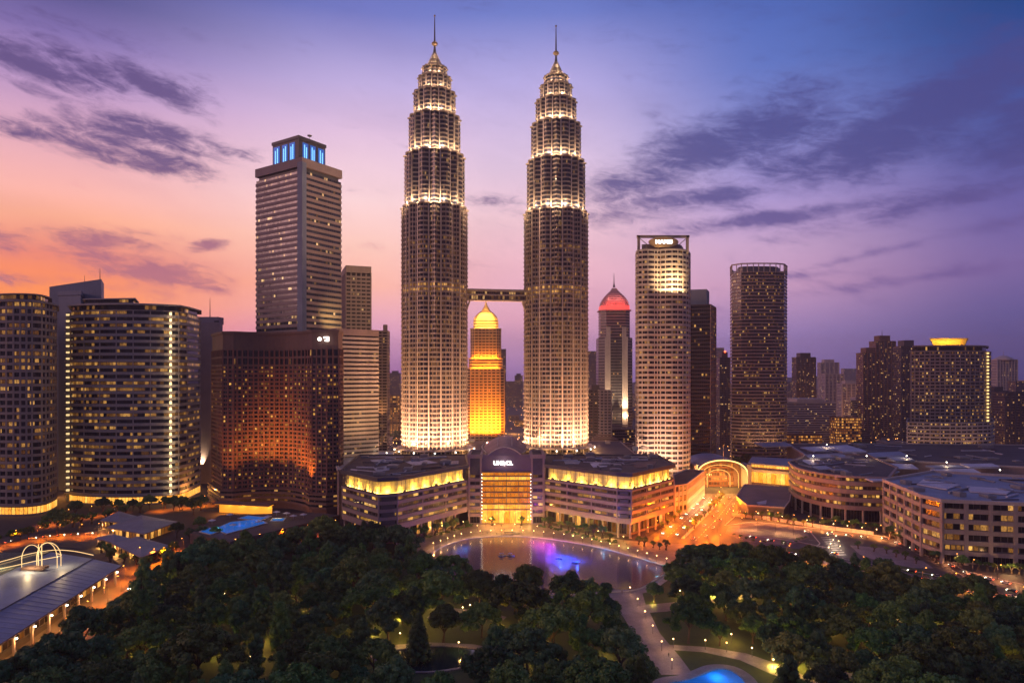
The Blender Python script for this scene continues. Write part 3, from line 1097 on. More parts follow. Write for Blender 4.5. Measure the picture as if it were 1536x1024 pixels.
# porch glow under the podium
mb = MB()
x0, y0 = P(322, 583)
x1, y1 = P(402, 571)
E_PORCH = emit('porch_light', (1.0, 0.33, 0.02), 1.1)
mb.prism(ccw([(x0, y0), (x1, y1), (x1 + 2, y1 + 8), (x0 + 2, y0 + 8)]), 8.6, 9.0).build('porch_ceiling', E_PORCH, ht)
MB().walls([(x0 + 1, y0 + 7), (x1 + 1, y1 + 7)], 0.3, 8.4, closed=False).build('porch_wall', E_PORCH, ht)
MB().prism(ccw([(x0 - 1, y0 - 2), (x1 + 1, y1 - 2), (x1 + 2, y1 + 9), (x0 + 2, y0 + 9)]), 9.3, 10.4).build('porch_roof', C_BROWN, ht)
for t in (0.15, 0.4, 0.65, 0.9):
    lamp((x0 + (x1 - x0) * t, y0 + (y1 - y0) * t + 2, 6.5), 9000, (1.0, 0.30, 0.03), ht, 0.6)

fp = boxfp(575, 900, 6.8, 8)
tb = thing('slim_tower', 'very slim lit tower between the banded office block and a twin skyscraper', 'tower', (*P(575, 900), 0))
zt = Zt(497, 900)
storeys(tb, fp, 0, 4.0, int(zt / 4), W_ROUND, C_CONC, 0.45, 0.4)
piers(tb, fp, 0, zt, 6.8, 1.2, 1.0, C_CONC)
cap(tb, fp, 4.0 * int(zt / 4), C_CONC, C_ROOF, 2, 0.3)
MB().box((P(578, 900)[0], 900, zt + 4), (5, 6, 10)).build('lift_house', C_CONC, tb)
lamp((P(575, 900)[0], 884, 60), 60000, (1, .45, .15), tb, .8, spot=70, aim=(P(575, 900)[0], 892, 120), blend=1.0)

# ================================================================== left group
front = smooth_arc([P(-75, 620), P(-40, 590), P(0, 578), P(40, 578), P(68, 590), P(84, 615)], 4)
fp = ccw(front + [P(84, 660), P(-60, 690)])
cx, cy = centroid(fp)
a1 = thing('curved_apartment_block', 'dark curved apartment block cut by the left frame edge', 'apartment block', (cx, cy, 0))
zt = Zt(447, 580)
fh = 6.1
nf = int((zt - 8) / fh)
storeys(a1, fp, 8, fh, nf, W_FLATD, C_CONC, 0.36, 0.9, special={nf - 1: W_FLAT})
piers(a1, fp, 8, 8 + nf * fh, 9.5, 1.3, 1.6, C_CONC)
cap(a1, fp, 8 + nf * fh, C_CONC, C_ROOF, 1.2, 2.4, 'roof_slab')
f2 = offset(fp, -6)
storeys(a1, f2, 9.5 + nf * fh, 5.5, 1, W_FLAT, C_CONC, 0.25, 0.3)
cap(a1, f2, 15 + nf * fh, C_CONC, C_ROOF, 0.8, 3.0, 'roof_slab')
storeys(a1, offset(fp, 0.8), 0, 7.6, 1, W_LOW, C_CONC, 0.12, 0.4)

fp = pxfp([(74, 730), (152, 722), (156, 760), (80, 770)])
a2 = thing('blue_slab_tower', 'blue grey slab tower with a slanted roof behind the curved block', 'apartment block', (*centroid(fp), 0))
zA, zB = Zt(430, 730), Zt(418.5, 722)
fpc_ = ccw(fp)
mb = MB()
tops = {0: zA, 1: zB, 2: zB, 3: zA}
src = [P(74, 730), P(152, 722), P(156, 760), P(80, 770)]
vs = [(x, y, 0) for x, y in src] + [(x, y, [zA, zB, zB, zA][i]) for i, (x, y) in enumerate(src)]
mb.add(vs, [(3, 2, 1, 0), (4, 5, 6, 7), (0, 1, 5, 4), (1, 2, 6, 5), (2, 3, 7, 6), (3, 0, 4, 7)])
mb.build('wall', C_BLUEGREY, a2)
x, y = P(150, 726)
MB().lathe([(0.5, zB - 1), (0.2, zB + 12)], x, y, 6).build('antenna', C_STEELD, a2)
x, y = P(127, 726)
MB().lathe([(0.3, zB - 3), (0.15, zB + 5)], x, y, 6).build('antenna', C_STEELD, a2)
fp = pxfp([(88, 706), (121, 700), (125, 735), (92, 740)])
MB().prism(fp, 0, Zt(437, 703)).build('lift_tower', C_BLUEGREY, a2)
MB().ring(offset(fp, .8), offset(fp, -1), Zt(437, 703) - 4, Zt(437, 703) + .5).build('lift_tower_cornice', C_BLUEGREY, a2)

front = smooth_arc([P(107, 652), P(109, 636), P(150, 626), P(200, 625), P(245, 632)], 4)
fp = ccw(front + [P(268, 640), P(280, 655), P(299, 690), P(299, 720), P(112, 700)])
cx, cy = centroid(fp)
a3 = thing('curved_white_apartments', 'pale banded apartment block with lit stair column', 'apartment block', (cx, cy, 0))
zt = Zt(459, 628)
fh = 6.0
nf = int((zt - 8) / fh)
storeys(a3, fp, 8, fh, nf, W_FLAT, C_PALE, 0.44, 1.3)
piers(a3, fp, 8, 8 + nf * fh, 34, 0.8, 1.4, C_PALE)
ztop = 8 + nf * fh
storeys(a3, offset(fp, -2), ztop, 5.5, 1, W_FLAT, C_PALE, 0.2, 0.2)
cap(a3, fp, ztop + 5.6, C_PALE, C_ROOF, 1.2, 2.2, 'roof_slab')
f2 = pxfp([(128, 640), (200, 634), (205, 665), (130, 672)])
storeys(a3, f2, ztop + 7, 5.0, 1, W_FLAT, C_BLUEGREY, 0.3, 0.2)
cap(a3, f2, ztop + 12, C_PALE, C_ROOF, 0.8, 2.0, 'roof_slab')
storeys(a3, offset(fp, 0.8), 0, 7.6, 1, W_LOW, C_PALE, 0.12, 0.4)
# lit stair column: open landings with a lamp on each
x0, y0 = P(247.5, 630)
x1, y1 = P(266.5, 635.5)
E_STAIR = emit('stair_light', (1.0, 0.70, 0.34), 2.2)
slab = MB().prism(ccw([(x0, y0), (x1, y1), (x1 - .5, y1 - 3.2), (x0 - .2, y0 - 3.2)]), 0, 1.3).mesh('landing', C_PALE)
lmp = MB().box(((x0 + x1) / 2, (y0 + y1) / 2 - 1.4, 0), (2.2, 0.4, 2.6)).mesh('stair_lamp', E_STAIR)
for i in range(nf):
    zf = 8 + i * fh
    put('landing', slab, a3, (0, 0, zf + 0.1))
    put('stair_lamp', lmp, a3, (0, 0, zf + 3.6))
    lamp(((x0 + x1) / 2 + 1.4, (y0 + y1) / 2 - 3.0, zf + 3.6), 900, (1.0, 0.72, 0.36), a3, 0.3)
MB().box(((x0 + x1) / 2, (y0 + y1) / 2 - 0.9, (8 + ztop) / 2), (1.0, 0.8, ztop - 8)).build('stair_mullion', C_PALE, a3)
# small lit landings on its other end
ex, ey = P(102, 640)
E_LAND = emit('landing_light', (1.0, 0.68, 0.30), 1.2)
lw = MB().box((ex, ey, 0), (2.6, 2.0, 1.7)).mesh('end_landing_lamp', E_LAND)
lsl = MB().box((ex, ey + 0.6, 0), (5.2, 5.0, 0.9)).mesh('end_landing', C_PALE)
for i in range(nf):
    put('end_landing_lamp', lw, a3, (0, 0, 8 + i * fh + 3.4))
    put('end_landing', lsl, a3, (0, 0, 8 + i * fh + 0.6))
MB().box((ex - 0.4, ey + 3.0, ztop / 2), (5.6, 1.6, ztop)).build('end_wall', C_BLUEGREY, a3)

fp = corner_fp(301, 760, 296, 334, 80)
a4 = thing('thin_pink_slab', 'narrow plain pinkish slab block with roof antenna', 'apartment block', (*centroid(fp), 0))
zt = Zt(477, 760)
W_PINK = windows('glass_pink_slab', 9.0, 0.02, base=(0.03, 0.03, 0.05), mull=0.42, hgap=0.3)
MB().prism(fp, 0, zt - 6).build('wall', C_PINK, a4)
lo_i = min(range(4), key=lambda i: fp[i][1])
for i in range(int(zt / 7)):
    x, y = P(325, 759.2)
    MB().box((x, y - 0.1, 8 + i * 7), (5.4, 0.5, 1.8)).build('window', W_BLACK, a4)
MB().box((*P(316, 768), zt - 2.5), (24, 14, 8)).build('lift_house', C_PINK, a4)
MB().lathe([(0.6, zt), (0.2, zt + 24)], *P(315, 766), 6).build('antenna', C_STEELD, a4)
x, y = P(302, 745)
lamp((x, y, 20), 60000, (1, .72, .42), a4, .8, spot=60, aim=(x - 2, y + 18, 60), blend=1.0)

# ================================================================== tower with the oval sign
fp = ccw([P(954, 722), P(955, 708)] + smooth_arc([P(957, 701), P(972, 697), P(989, 700)], 4) + smooth_arc([P(991, 699), P(1008, 695), P(1024, 698), P(1032, 706)], 4) + [P(1035, 722), P(1035, 745), P(954, 745)])
cx, cy = centroid(fp)
st = thing('oval_sign_tower', 'tall pale tower with lit oval sign inside a roof frame', 'skyscraper', (cx, cy, 0))
fh = 5.25
nf = 48
storeys(st, fp, 0, fh, nf, W_COND, C_PALE, 0.46, 0.7)
piers(st, fp, 0, nf * fh, 8.5, 0.9, 1.2, C_PALE)
zt = nf * fh
cap(st, fp, zt, C_PALE, C_ROOF, 1.6, 0.7)
MB().prism(offset(fp, -7), zt, zt + 8).build('plant_room', C_MAUVE, st)
zf = Zt(354, 700)
posts = [P(958, 703), P(1031, 703)]
for p in posts:
    MB().box((p[0], p[1], (zt + zf) / 2), (2.6, 2.6, zf - zt + 2)).build('frame_post', C_CONC, st)
MB().box(((posts[0][0] + posts[1][0]) / 2, 703, zf), (posts[1][0] - posts[0][0] + 4, 2.6, 2.6)).build('frame_beam', C_CONC, st)
MB().tube((posts[0][0], 703, zf - 1), (P(975, 703)[0], 703, Zt(370, 703)), 0.4).build('frame_brace', C_CONC, st)
MB().tube((posts[1][0], 703, zf - 1), (P(1015, 703)[0], 703, Zt(370, 703)), 0.4).build('frame_brace', C_CONC, st)
ox_, oz_ = P(995, 700)[0], Zt(363.5, 700)
mb = MB()
vs, fs = [], []
K = 32
prof = [(1.0, -0.9), (1.02, 0), (1.0, 0.9)]
for (r_, yy) in prof:
    for k in range(K):
        q = 2 * math.pi * k / K
        vs.append((ox_ + 15.5 * r_ * math.cos(q), 699.2 + yy, oz_ + 5.6 * r_ * math.sin(q)))
for i in range(2):
    for k in range(K):
        l = (k + 1) % K
        fs.append((i * K + k, i * K + l, (i + 1) * K + l, (i + 1) * K + k))
fs += [tuple(range(K)), tuple(range(3 * K - 1, 2 * K - 1, -1))]
mb.add(vs, fs).build('oval_sign', C_GOLD, st)
E_OVAL = emit('oval_sign_glow', (1.0, 0.46, 0.14), 0.3)
vs = [(ox_ + 11.6 * math.cos(2 * math.pi * k / K), 697.9, oz_ + 3.8 * math.sin(2 * math.pi * k / K)) for k in range(K)]
MB().add(vs, [tuple(range(K))]).build('sign_panel', E_OVAL, st)


def lettering(text, size, loc, material, parent, name='lettering', sx=1.0, rz=0.0):
    cu = bpy.data.curves.new(name, 'FONT')
    cu.body = text
    cu.size = size
    cu.extrude = 0.12
    cu.offset = size * 0.03
    cu.align_x = 'CENTER'
    cu.align_y = 'CENTER'
    tmp = bpy.data.objects.new(name, cu)
    COL.objects.link(tmp)
    dg = bpy.context.evaluated_depsgraph_get()
    me = bpy.data.meshes.new_from_object(tmp.evaluated_get(dg))
    bpy.data.objects.remove(tmp)
    me.materials.clear()
    me.materials.append(material)
    me.transform(Matrix.Translation(Vector(loc)) @ Matrix.Rotation(rz, 4, 'Z') @ Matrix.Rotation(R(90), 4, 'X') @ Matrix.Diagonal((sx, 1, 1, 1)))
    return put(name, me, parent)


lettering('MAXIS', 5.4, (ox_, 697.5, oz_), E_SIGN, st, sx=1.15)
lamp((ox_, 690, oz_ - 6), 1200, (1, .62, .3), st, .5, spot=120, aim=(ox_, 699, oz_))
lamp((P(972, 700)[0], 705, zt + 3), 9000, (1, .6, .2), st, .5)
# floodlit upper storeys of the right half: lamps on a bracket ledge
lg = Zt(440, 690)
xa, xb = P(992, 690)[0], P(1030, 690)[0]
MB().box(((xa + xb) / 2, 692.6, lg - 1.0), (xb - xa, 4.4, 0.9)).build('lamp_ledge', C_PALE, st)
for k in range(6):
    x = xa + (xb - xa) * (k + 0.5) / 6
    lamp((x, 690.3, lg + 1.0), 14000, (1.0, 0.64, 0.28), st, 0.5, spot=140, aim=(x, 696, lg + 14), blend=0.6)
    lamp((x, 683.0, lg + 6), 26000, (1.0, 0.64, 0.28), st, 0.5, spot=85, aim=(x, 698, lg + 26), blend=1.0)
for px_ in (958, 970, 982, 994, 1006, 1018, 1030):
    x, y = P(px_, 668)
    lamp((x, y, 8), 130000, (1.0, 0.56, 0.32), st, 0.8, spot=95, aim=(x, y + 26, 55), blend=1.0)

# ================================================================== dark tower behind it
fp = pxfp([(1030, 820), (1066, 812), (1074, 850), (1036, 860)])
dk = thing('black_glass_tower', 'near black glass tower with stepped lit top', 'skyscraper', (*centroid(fp), 0))
zt = Zt(458, 815)
storeys(dk, fp, 0, 4.6, int(zt / 4.6), W_BLACK, C_DARK, 0.3, 0.15)
cap(dk, fp, 4.6 * int(zt / 4.6), C_DARK, C_ROOF, 1.5, 0.3)
f2 = pxfp([(1034, 826), (1060, 820), (1064, 846), (1037, 852)])
storeys(dk, f2, zt - 2, 4.0, 1, W_LOW, C_DARK, 0.3, 0.1)
MB().prism(f2, zt + 2, Zt(434, 823)).build('plant_room', C_BLUEGREY, dk)
piers(dk, fp, 0, zt, 12, 1.2, 1.0, C_MAUVE, edges=[1])

# ================================================================== round shouldered tower
fp = pxfp([(1095.5, 925), (1098, 903), (1112, 892), (1130, 889), (1146, 889), (1164, 890), (1176, 896), (1180.5, 915), (1176, 960), (1100, 960)])
rd = thing('faceted_tower', 'free standing faceted tower with open roof crown and amber rooms', 'skyscraper', (*centroid(fp), 0))
zt = Zt(408, 895)
fh = 4.55
nf = int(zt / fh)
storeys(rd, fp, 0, fh, nf, W_ROUND, C_MAUVE, 0.40, 0.45)
cap(rd, fp, nf * fh, C_MAUVE, C_ROOF, 1.0, 0.5)
zc = Zt(397, 895)
pm = MB().box((0, 0, (zc - nf * fh) / 2), (0.9, 0.9, zc - nf * fh)).mesh('crown_post', C_PALE)
fo = ccw(fp)
for i in range(len(fo)):
    a_, b_ = Vector(fo[i]), Vector(fo[(i + 1) % len(fo)])
    k = max(1, int((b_ - a_).length / 6))
    for j in range(k):
        p = a_ + (b_ - a_) * j / k
        put('crown_post', pm, rd, (p.x, p.y, nf * fh))
MB().ring(offset(fp, 0.8), offset(fp, -0.8), zc, zc + 1.6).build('crown_rail', C_PALE, rd)
MB().prism(offset(fp, -9), nf * fh, zc - 1.5).build('plant_room', C_STEELD, rd)
x, y = P(1138, 880)
for px_ in (1108, 1138, 1168):
    x, y = P(px_, 868)
    lamp((x, y, 14), 60000, (1, .5, .22), rd, .8, spot=80, aim=(x, y + 22, 60), blend=1.0)

# ================================================================== stepped hotel tower on the right with a yellow crown
fp = ccw([P(1366, 880)] + smooth_arc([P(1367, 866), P(1395, 857), P(1425, 853), P(1455, 854), P(1480, 862)], 4) + [P(1486, 880), P(1484, 930), P(1368, 930)])
rt2 = thing('gold_crown_tower', 'broad residential tower with yellow lit crown and wider pale base', 'apartment block', (*centroid(fp), 0))
W_RT = windows('glass_gold_crown_tower', 2.3, 0.27, (1.0, 0.46, 0.08), (1.0, 0.7, 0.3), 0.95, (0.016, 0.014, 0.02), 0.1, 0.6, hgap=0.1)
zb = Zt(634, 858)
zt = Zt(527, 858)
fh = 4.35
nf = int((zt - zb) / fh)
storeys(rt2, fp, zb, fh, nf, W_RT, C_CONC, 0.38, 0.4)
piers(rt2, fp, zb, zb + nf * fh, 7.6, 1.2, 1.0, C_CONC)
zt = zb + nf * fh
cap(rt2, fp, zt, C_CONC, C_ROOF, 1.0, 1.0)
f2 = offset(fp, -5)
storeys(rt2, f2, zt + 0.5, 6.5, 1, W_BLACK, C_CONC, 0.2, 0.1)
cap(rt2, f2, zt + 7, C_CONC, C_ROOF, 1.6, 3.2, 'roof_slab')
C_CROWN = mat('crown_gold', (0.62, 0.44, 0.12), 0.5, 0.12, 0.2)
f3 = pxfp([(1400, 872), (1447, 872), (1447, 900), (1400, 900)])
MB().prism(f3, zt + 8.6, zt + 17, offset(f3, 3.0)).build('crown', C_CROWN, rt2)
MB().ring(offset(f3, 4.0), offset(f3, 0), zt + 17, zt + 18.2).build('crown_rim', C_CROWN, rt2)
for px_ in (1404, 1416, 1424, 1432, 1443):
    x, y = P(px_, 864)
    lamp((x, y, zt + 10), 4200, (1, .56, .08), rt2, .4)
f4 = ccw([P(1360, 880)] + smooth_arc([P(1361, 862), P(1395, 850), P(1425, 846), P(1458, 847), P(1486, 858)], 4) + [P(1491, 880), P(1488, 940), P(1362, 940)])
fh4 = 4.7
n4 = int(zb / fh4)
storeys(rt2, f4, zb - n4 * fh4, fh4, n4, W_RT, C_PALE, 0.5, 0.6)
piers(rt2, f4, 0, zb, 15, 1.1, 1.3, C_PALE)
cap(rt2, f4, zb, C_PALE, C_ROOF, 1.0, 0.6, 'terrace_parapet')
for px_ in (1380, 1425, 1470):
    x, y = P(px_, 828)
    lamp((x, y, 9), 30000, (1, .5, .24), rt2, .8, spot=90, aim=(x, y + 20, 40), blend=1.0)
# column of lit corner rooms
E_ROOM = emit('corner_room_light', (1.0, 0.62, 0.22), 1.8)
rm = MB().box((0, 0, 0), (2.2, 1.2, 2.0)).mesh('corner_room_lamp', E_ROOM)
for i in range(nf):
    put('corner_room_lamp', rm, rt2, (P(1481.5, 861)[0], 860.6, zb + i * fh + 2.6))

# ================================================================== shopping mall at the lake
mall = thing('shopping_mall', 'lakeside shopping mall with glowing yellow top gallery and amber glass entrance', 'shopping mall', (-10, 560, 0))
ROOFZ = 48.0
YEL = (1.0, 0.62, 0.10)
C_CREAM = mat('gallery_wall_cream', (0.62, 0.52, 0.26), 0.8, 0.12, 0.3)
C_GLASSP = mat('glass_balustrade', (0.10, 0.09, 0.07), 0.2, 0.2, 0.5)


def wing(fp, edges, seed):
    """edges: facade edges in view order; fp counter-clockwise"""
    inner = offset(fp, -6.0)
    storeys(mall, inner, 0.2, 10.8, 1, W_SHOP, C_BROWN, 0.12, 0.2)
    MB().ring(offset(fp, 0.5), offset(fp, -6.3), 11.0, 12.6).build('soffit', C_MAUVE, mall)
    col = MB().lathe([(1.1, 0), (0.9, 1.0), (0.9, 9.8), (1.5, 11.0)], 0, 0, 12).mesh('column', C_MAUVE)
    cin = offset(fp, -1.6)
    for i in edges:
        a, b = Vector(cin[i]), Vector(cin[(i + 1) % len(cin)])
        k = max(1, round((b - a).length / 13))
        for j in range(k):
            p = a + (b - a) * j / k
            put('column', col, mall, (p.x, p.y, 0))
    storeys(mall, fp, 12.6, 5.6, 4, W_MALL, C_MAUVE, 0.44, 0.6)
    piers(mall, fp, 12.6, 35.0, 24, 1.0, 1.1, C_MAUVE, edges=edges)
    MB().ring(offset(fp, 0.9), offset(fp, -5), 35.0, 36.4).build('gallery_floor', C_MAUVE, mall)
    MB().walls(offset(fp, 0.3), 36.4, 37.3).build('balustrade', C_GLASSP, mall)
    back = offset(fp, -3.2)
    MB().walls(back, 36.4, 46.2).build('gallery_wall', C_CREAM, mall)
    rail = offset(fp, -0.4)
    mul = MB().box((0, 0, 41.2), (0.22, 0.3, 9.9)).mesh('mullion', C_MAUVE)
    rr = random.Random(seed)
    tbl = MB().box((0, 0, 37.5), (2.4, 1.2, 1.3)).mesh('planter', C_DARK)
    for i in edges:
        a, b = Vector(rail[i]), Vector(rail[(i + 1) % len(rail)])
        L = (b - a).length
        u = (b - a).normalized()
        n_ = Vector((u.y, -u.x))
        rz = math.atan2(u.y, u.x)
        k = max(1, round(L / 4.4))
        for j in range(k + 1):
            p = a + (b - a) * j / k
            put('mullion', mul, mall, (p.x, p.y, 0), rz)
        for z in (39.8, 43.2):
            MB().box(((a.x + b.x) / 2, (a.y + b.y) / 2, z), (L, 0.16, 0.16), rz).build('glazing_rail', C_MAUVE, mall)
        k = max(1, round(L / 13))
        for j in range(k):
            p = a + (b - a) * (j + 0.5) / k - n_ * 1.0
            seg = L / k
            MB().box((p.x - n_.x * 1.1, p.y - n_.y * 1.1, 36.75), (seg * rr.uniform(.75, .93), 0.5, 0.5), rz).build('light_strip', E_YEL, mall)
            w_ = lamp((p.x + n_.x * 0.2, p.y + n_.y * 0.2, 37.0), 1750 * seg * rr.uniform(.75, 1.2) / 10, YEL, mall, size=(seg * 0.9, 0.7))
            w_.rotation_euler = (R(180 - 28), 0, rz + (0 if True else 0))
            w_.rotation_euler = Vector((n_.x * 0.45, n_.y * 0.45, -0.9)).to_track_quat('Z', 'Y').to_euler()
            w_.data.shape = 'DISK'
            w_.data.size = 2.4
            if rr.random() < .6:
                q = p + u * rr.uniform(-4, 4) + n_ * .7
                put('planter', tbl, mall, (q.x, q.y, 0), rz)
    MB().prism(offset(fp, 1.2), 46.2, ROOFZ).build('roof', C_ROOF, mall)
    MB().ring(offset(fp, 1.6), offset(fp, 0.2), 46.0, ROOFZ + 0.9).build('parapet', C_DARK, mall)


fr = ccw([P(817, 546), P(926, 498), P(947, 494), P(1010, 545), P(985, 612), P(820, 612)])
fl = ccw([P(514, 512), P(568, 471), P(596, 476), P(700, 540), P(697, 612), P(540, 612)])


def front_edges(fp, ymin):
    out = []
    for i in range(len(fp)):
        a, b = fp[i], fp[(i + 1) % len(fp)]
        if min(a[1], b[1]) < ymin:
            out.append(i)
    return out


EF_R = [i for i in range(len(fr)) if (fr[i][1] + fr[(i + 1) % len(fr)][1]) / 2 < 560]
EF_L = [i for i in range(len(fl)) if (fl[i][1] + fl[(i + 1) % len(fl)][1]) / 2 < 545]
wing(fr, EF_R, 3)
wing(fl, EF_L, 4)
roof_units(mall, fr, ROOFZ, 13, C_METAL, 21)
roof_units(mall, fl, ROOFZ, 13, C_METAL, 22)


def ducts(root, fp, z, k, seed, material=None):
    """long service ducts, pipes and rails across a flat roof"""
    rr = random.Random(seed)
    fp = ccw(offset(ccw(fp), -5))
    xs, ys = [p[0] for p in fp], [p[1] for p in fp]
    made = tries = 0
    while made < k and tries < 300:
        tries += 1
        x, y = rr.uniform(min(xs), max(xs)), rr.uniform(min(ys), max(ys))
        L, rz = rr.uniform(10, 36), rr.choice((.05, .62, -.55, 1.6, -.12))
        e = Vector((math.cos(rz), math.sin(rz))) * L / 2
        if not (inside((x - e.x, y - e.y), fp) and inside((x + e.x, y + e.y), fp)):
            continue
        wd, h = rr.uniform(.5, 1.5), rr.uniform(.5, 1.3)
        MB().box((x, y, z + .2 + h / 2), (L, wd, h), rz).build('roof_duct', material or rr.choice((C_METAL, C_ROOFB, C_DARK, C_ROOFP)), root)
        made += 1


def roof_patch(root, pts, z, material, name='roof_panel', t=0.35):
    MB().prism(ccw([G(px, py, z) for px, py in pts]), z, z + t).build(name, material, root)


for pts, m_ in (([(606, 692), (640, 690), (656, 694), (622, 698)], C_ROOFP), ([(560, 702), (585, 698), (584, 705), (566, 708)], C_ROOFB),
                ([(555, 690), (590, 688), (588, 694), (562, 695)], C_ROOFB), ([(672, 692), (688, 691), (688, 696), (674, 697)], C_ROOFB),
                ([(885, 695), (915, 693), (910, 700), (890, 701)], C_ROOFP), ([(845, 690), (872, 690), (868, 696), (848, 696)], C_ROOFB),
                ([(945, 694), (985, 692), (980, 700), (955, 702)], C_BROWN), ([(860, 700), (900, 705), (880, 708), (850, 703)], C_BROWN)):
    roof_patch(mall, pts, ROOFZ + 0.05, m_)
ducts(mall, fr, ROOFZ + .1, 16, 41)
ducts(mall, fl, ROOFZ + .1, 16, 42)
# vertical lit bay on the chamfered corners
E_BAY = emit('bay_light', (1.0, 0.62, 0.14), 0.9)
for (p0, p1) in ((P(930.5, 496.2), P(943, 493.9)), (P(572, 471.3), P(592, 474.6))):
    mx, my = (p0[0] + p1[0]) / 2, (p0[1] + p1[1]) / 2
    rz = math.atan2(p1[1] - p0[1], p1[0] - p0[0])
    for k in range(4):
        MB().box((mx + .45 * math.sin(rz), my - .45 * math.cos(rz), 16.6 + k * 5.6), (math.dist(p0, p1), 1.0, 2.9), rz).build('bay_window', W_LOW, mall)

# entrance hall: amber glass between two stone pylons, dark fascia with the name, vaulted roof behind
XL, XR, YE = X(722.5, 545), X(796.5, 545), 545.0
bands = [(0.3, 11.0, W_ATRIUMB), (11.8, 15.6, W_ATRIUMB), (16.6, 20.6, W_ATRIUM), (21.6, 25.2, W_ATRIUM), (26.2, 30.0, W_ATRIUM), (31.0, 34.6, W_ATRIUM), (35.6, 38.4, W_ATRIUMB), (39.2, 41.8, W_ATRIUM)]
for (a, b, m_) in bands:
    MB().walls([(XL, YE + 2), (XR, YE + 2)], a, b, closed=False).build('entrance_glass', m_, mall)
    MB().box(((XL + XR) / 2, YE + 1.2, b + 0.45), (XR - XL, 2.6, 0.85)).build('transom', C_BROWN, mall)
for t in (0.25, 0.5, 0.74):
    MB().box((XL + (XR - XL) * t, YE + 0.6, 26.5), (0.5, 0.6, 30)).build('entrance_mullion', C_BROWN, mall)
bulb = MB().ball((0, 0, 0), 0.24).mesh('edge_bulb', E_WHITE)
for x in (XL + 0.2, XR - 0.2):
    for k in range(14):
        put('edge_bulb', bulb, mall, (x, YE - 0.6, 4 + k * 2.8))
PYL = [(X(702.5, 545), XL), (XR, X(816.5, 545))]
for (a, b) in PYL:
    fp = ccw([(a, YE), (b, YE), (b, YE + 36), (a, YE + 36)])
    storeys(mall, fp, 0, 6.0, 1, W_BLACK, C_MAUVE, 0.1, 0.0, gname='pylon_glass', wname='pylon_ledge')
    storeys(mall, fp, 6.0, 5.75, 6, W_MALL, C_MAUVE, 0.46, 0.5, gname='pylon_glass', wname='pylon_ledge')
    MB().prism(fp, 40.5, 53.5).build('pylon_head', C_DARK, mall)
    MB().ring(offset(fp, 0.8), offset(fp, -1.5), 53.5, 56.5).build('pylon_cornice', C_MAUVE, mall)
    MB().prism(offset(fp, -1), 53.5, 55.4).build('pylon_roof', C_ROOF, mall)
    for x in (a + 0.7, b - 0.7):
        MB().box((x, YE - 0.5, 27), (1.5, 1.4, 54)).build('pylon_pier', C_MAUVE, mall)
C_FASC = mat('fascia_plum', (0.16, 0.125, 0.17), 0.6, 0.15, 0.1)
MB().box(((XL + XR) / 2, YE + 3, 49.3), (XR - XL, 5, 13.8)).build('fascia', C_FASC, mall)
vx, hw = X(757, 548), 13.5
arch = [(vx - hw + 2 * hw * i / 16, 56.2 + 6.2 * math.sin(math.pi * i / 16) ** 0.9) for i in range(17)]
n = len(arch)
mb = MB()
for (y0, y1, g) in ((YE + 0.8, YE + 4.5, 0.7),):
    vs = [(x, y0, z) for x, z in arch] + [(x, y1, z) for x, z in arch] + [(x, y0, 54) for x, z in arch] + [(x, y1, 54) for x, z in arch]
    fs = []
    for i in range(n - 1):
        fs += [(i, i + 1, n + i + 1, n + i), (2 * n + i, 2 * n + i + 1, i + 1, i), (n + i, n + i + 1, 3 * n + i + 1, 3 * n + i)]
    mb.add(vs, fs)
mb.build('arch_gable', C_FASC, mall)
MB().path([(x, YE + 0.5, z + 0.2) for x, z in arch], 0.45, 6).build('arch_rim', C_PALE, mall)
C_VAULT = mat('vault_copper', (0.30, 0.19, 0.19), 0.6, 0.25, 0.08)
mb = MB()
ys = [YE + 4.5 + i * 11.5 for i in range(10)]
for j in range(len(ys) - 1):
    a, b = ys[j], ys[j + 1] - 0.8
    s0 = 1.0 + 0.4 * math.sin(j / 9 * math.pi)
    s1 = 1.0 + 0.4 * math.sin((j + 1) / 9 * math.pi)
    vs = [(vx + (x - vx) * s0, a, 52 + (z - 52) * s0) for x, z in arch] + [(vx + (x - vx) * s1, b, 52 + (z - 52) * s1) for x, z in arch]
    mb.add(vs, [(i, i + 1, n + i + 1, n + i) for i in range(n - 1)])
    mb.add([(vx + (x - vx) * s1 * .97, b, 51.6 + (z - 52) * s1) for x, z in arch] + [(vx + (x - vx) * s1 * .97, b + .9, 51.6 + (z - 52) * s1) for x, z in arch], [(i, i + 1, n + i + 1, n + i) for i in range(n - 1)])
mb.build('vault_roof', C_VAULT, mall)
for sgn in (-1, 1):
    MB().path([(vx + sgn * 15 * (1 + .4 * math.sin(i / 9 * math.pi)), ys[i], 57.6) for i in range(10)], 0.5, 6).build('vault_edge', C_PALE, mall)
    MB().path([(vx + sgn * 6, ys[i], 63.2 + 4.6 * math.sin(i / 9 * math.pi)) for i in range(10)], 0.35, 6).build('vault_rib', C_PALE, mall)
lettering('UNfgCL', 4.5, (X(754.5, 545), YE + 0.3, 49.5), E_SIGN, mall, name='sign_lettering', sx=1.05)
lamp((X(754.5, 545), YE - 4, 50), 900, (1, .8, .75), mall, 1.0)
for x in (-6, 0, 6):
    lamp(((XL + XR) / 2 + x * 2, YE - 10, 7), 9500, (1.0, 0.40, 0.08), mall, 0.8)

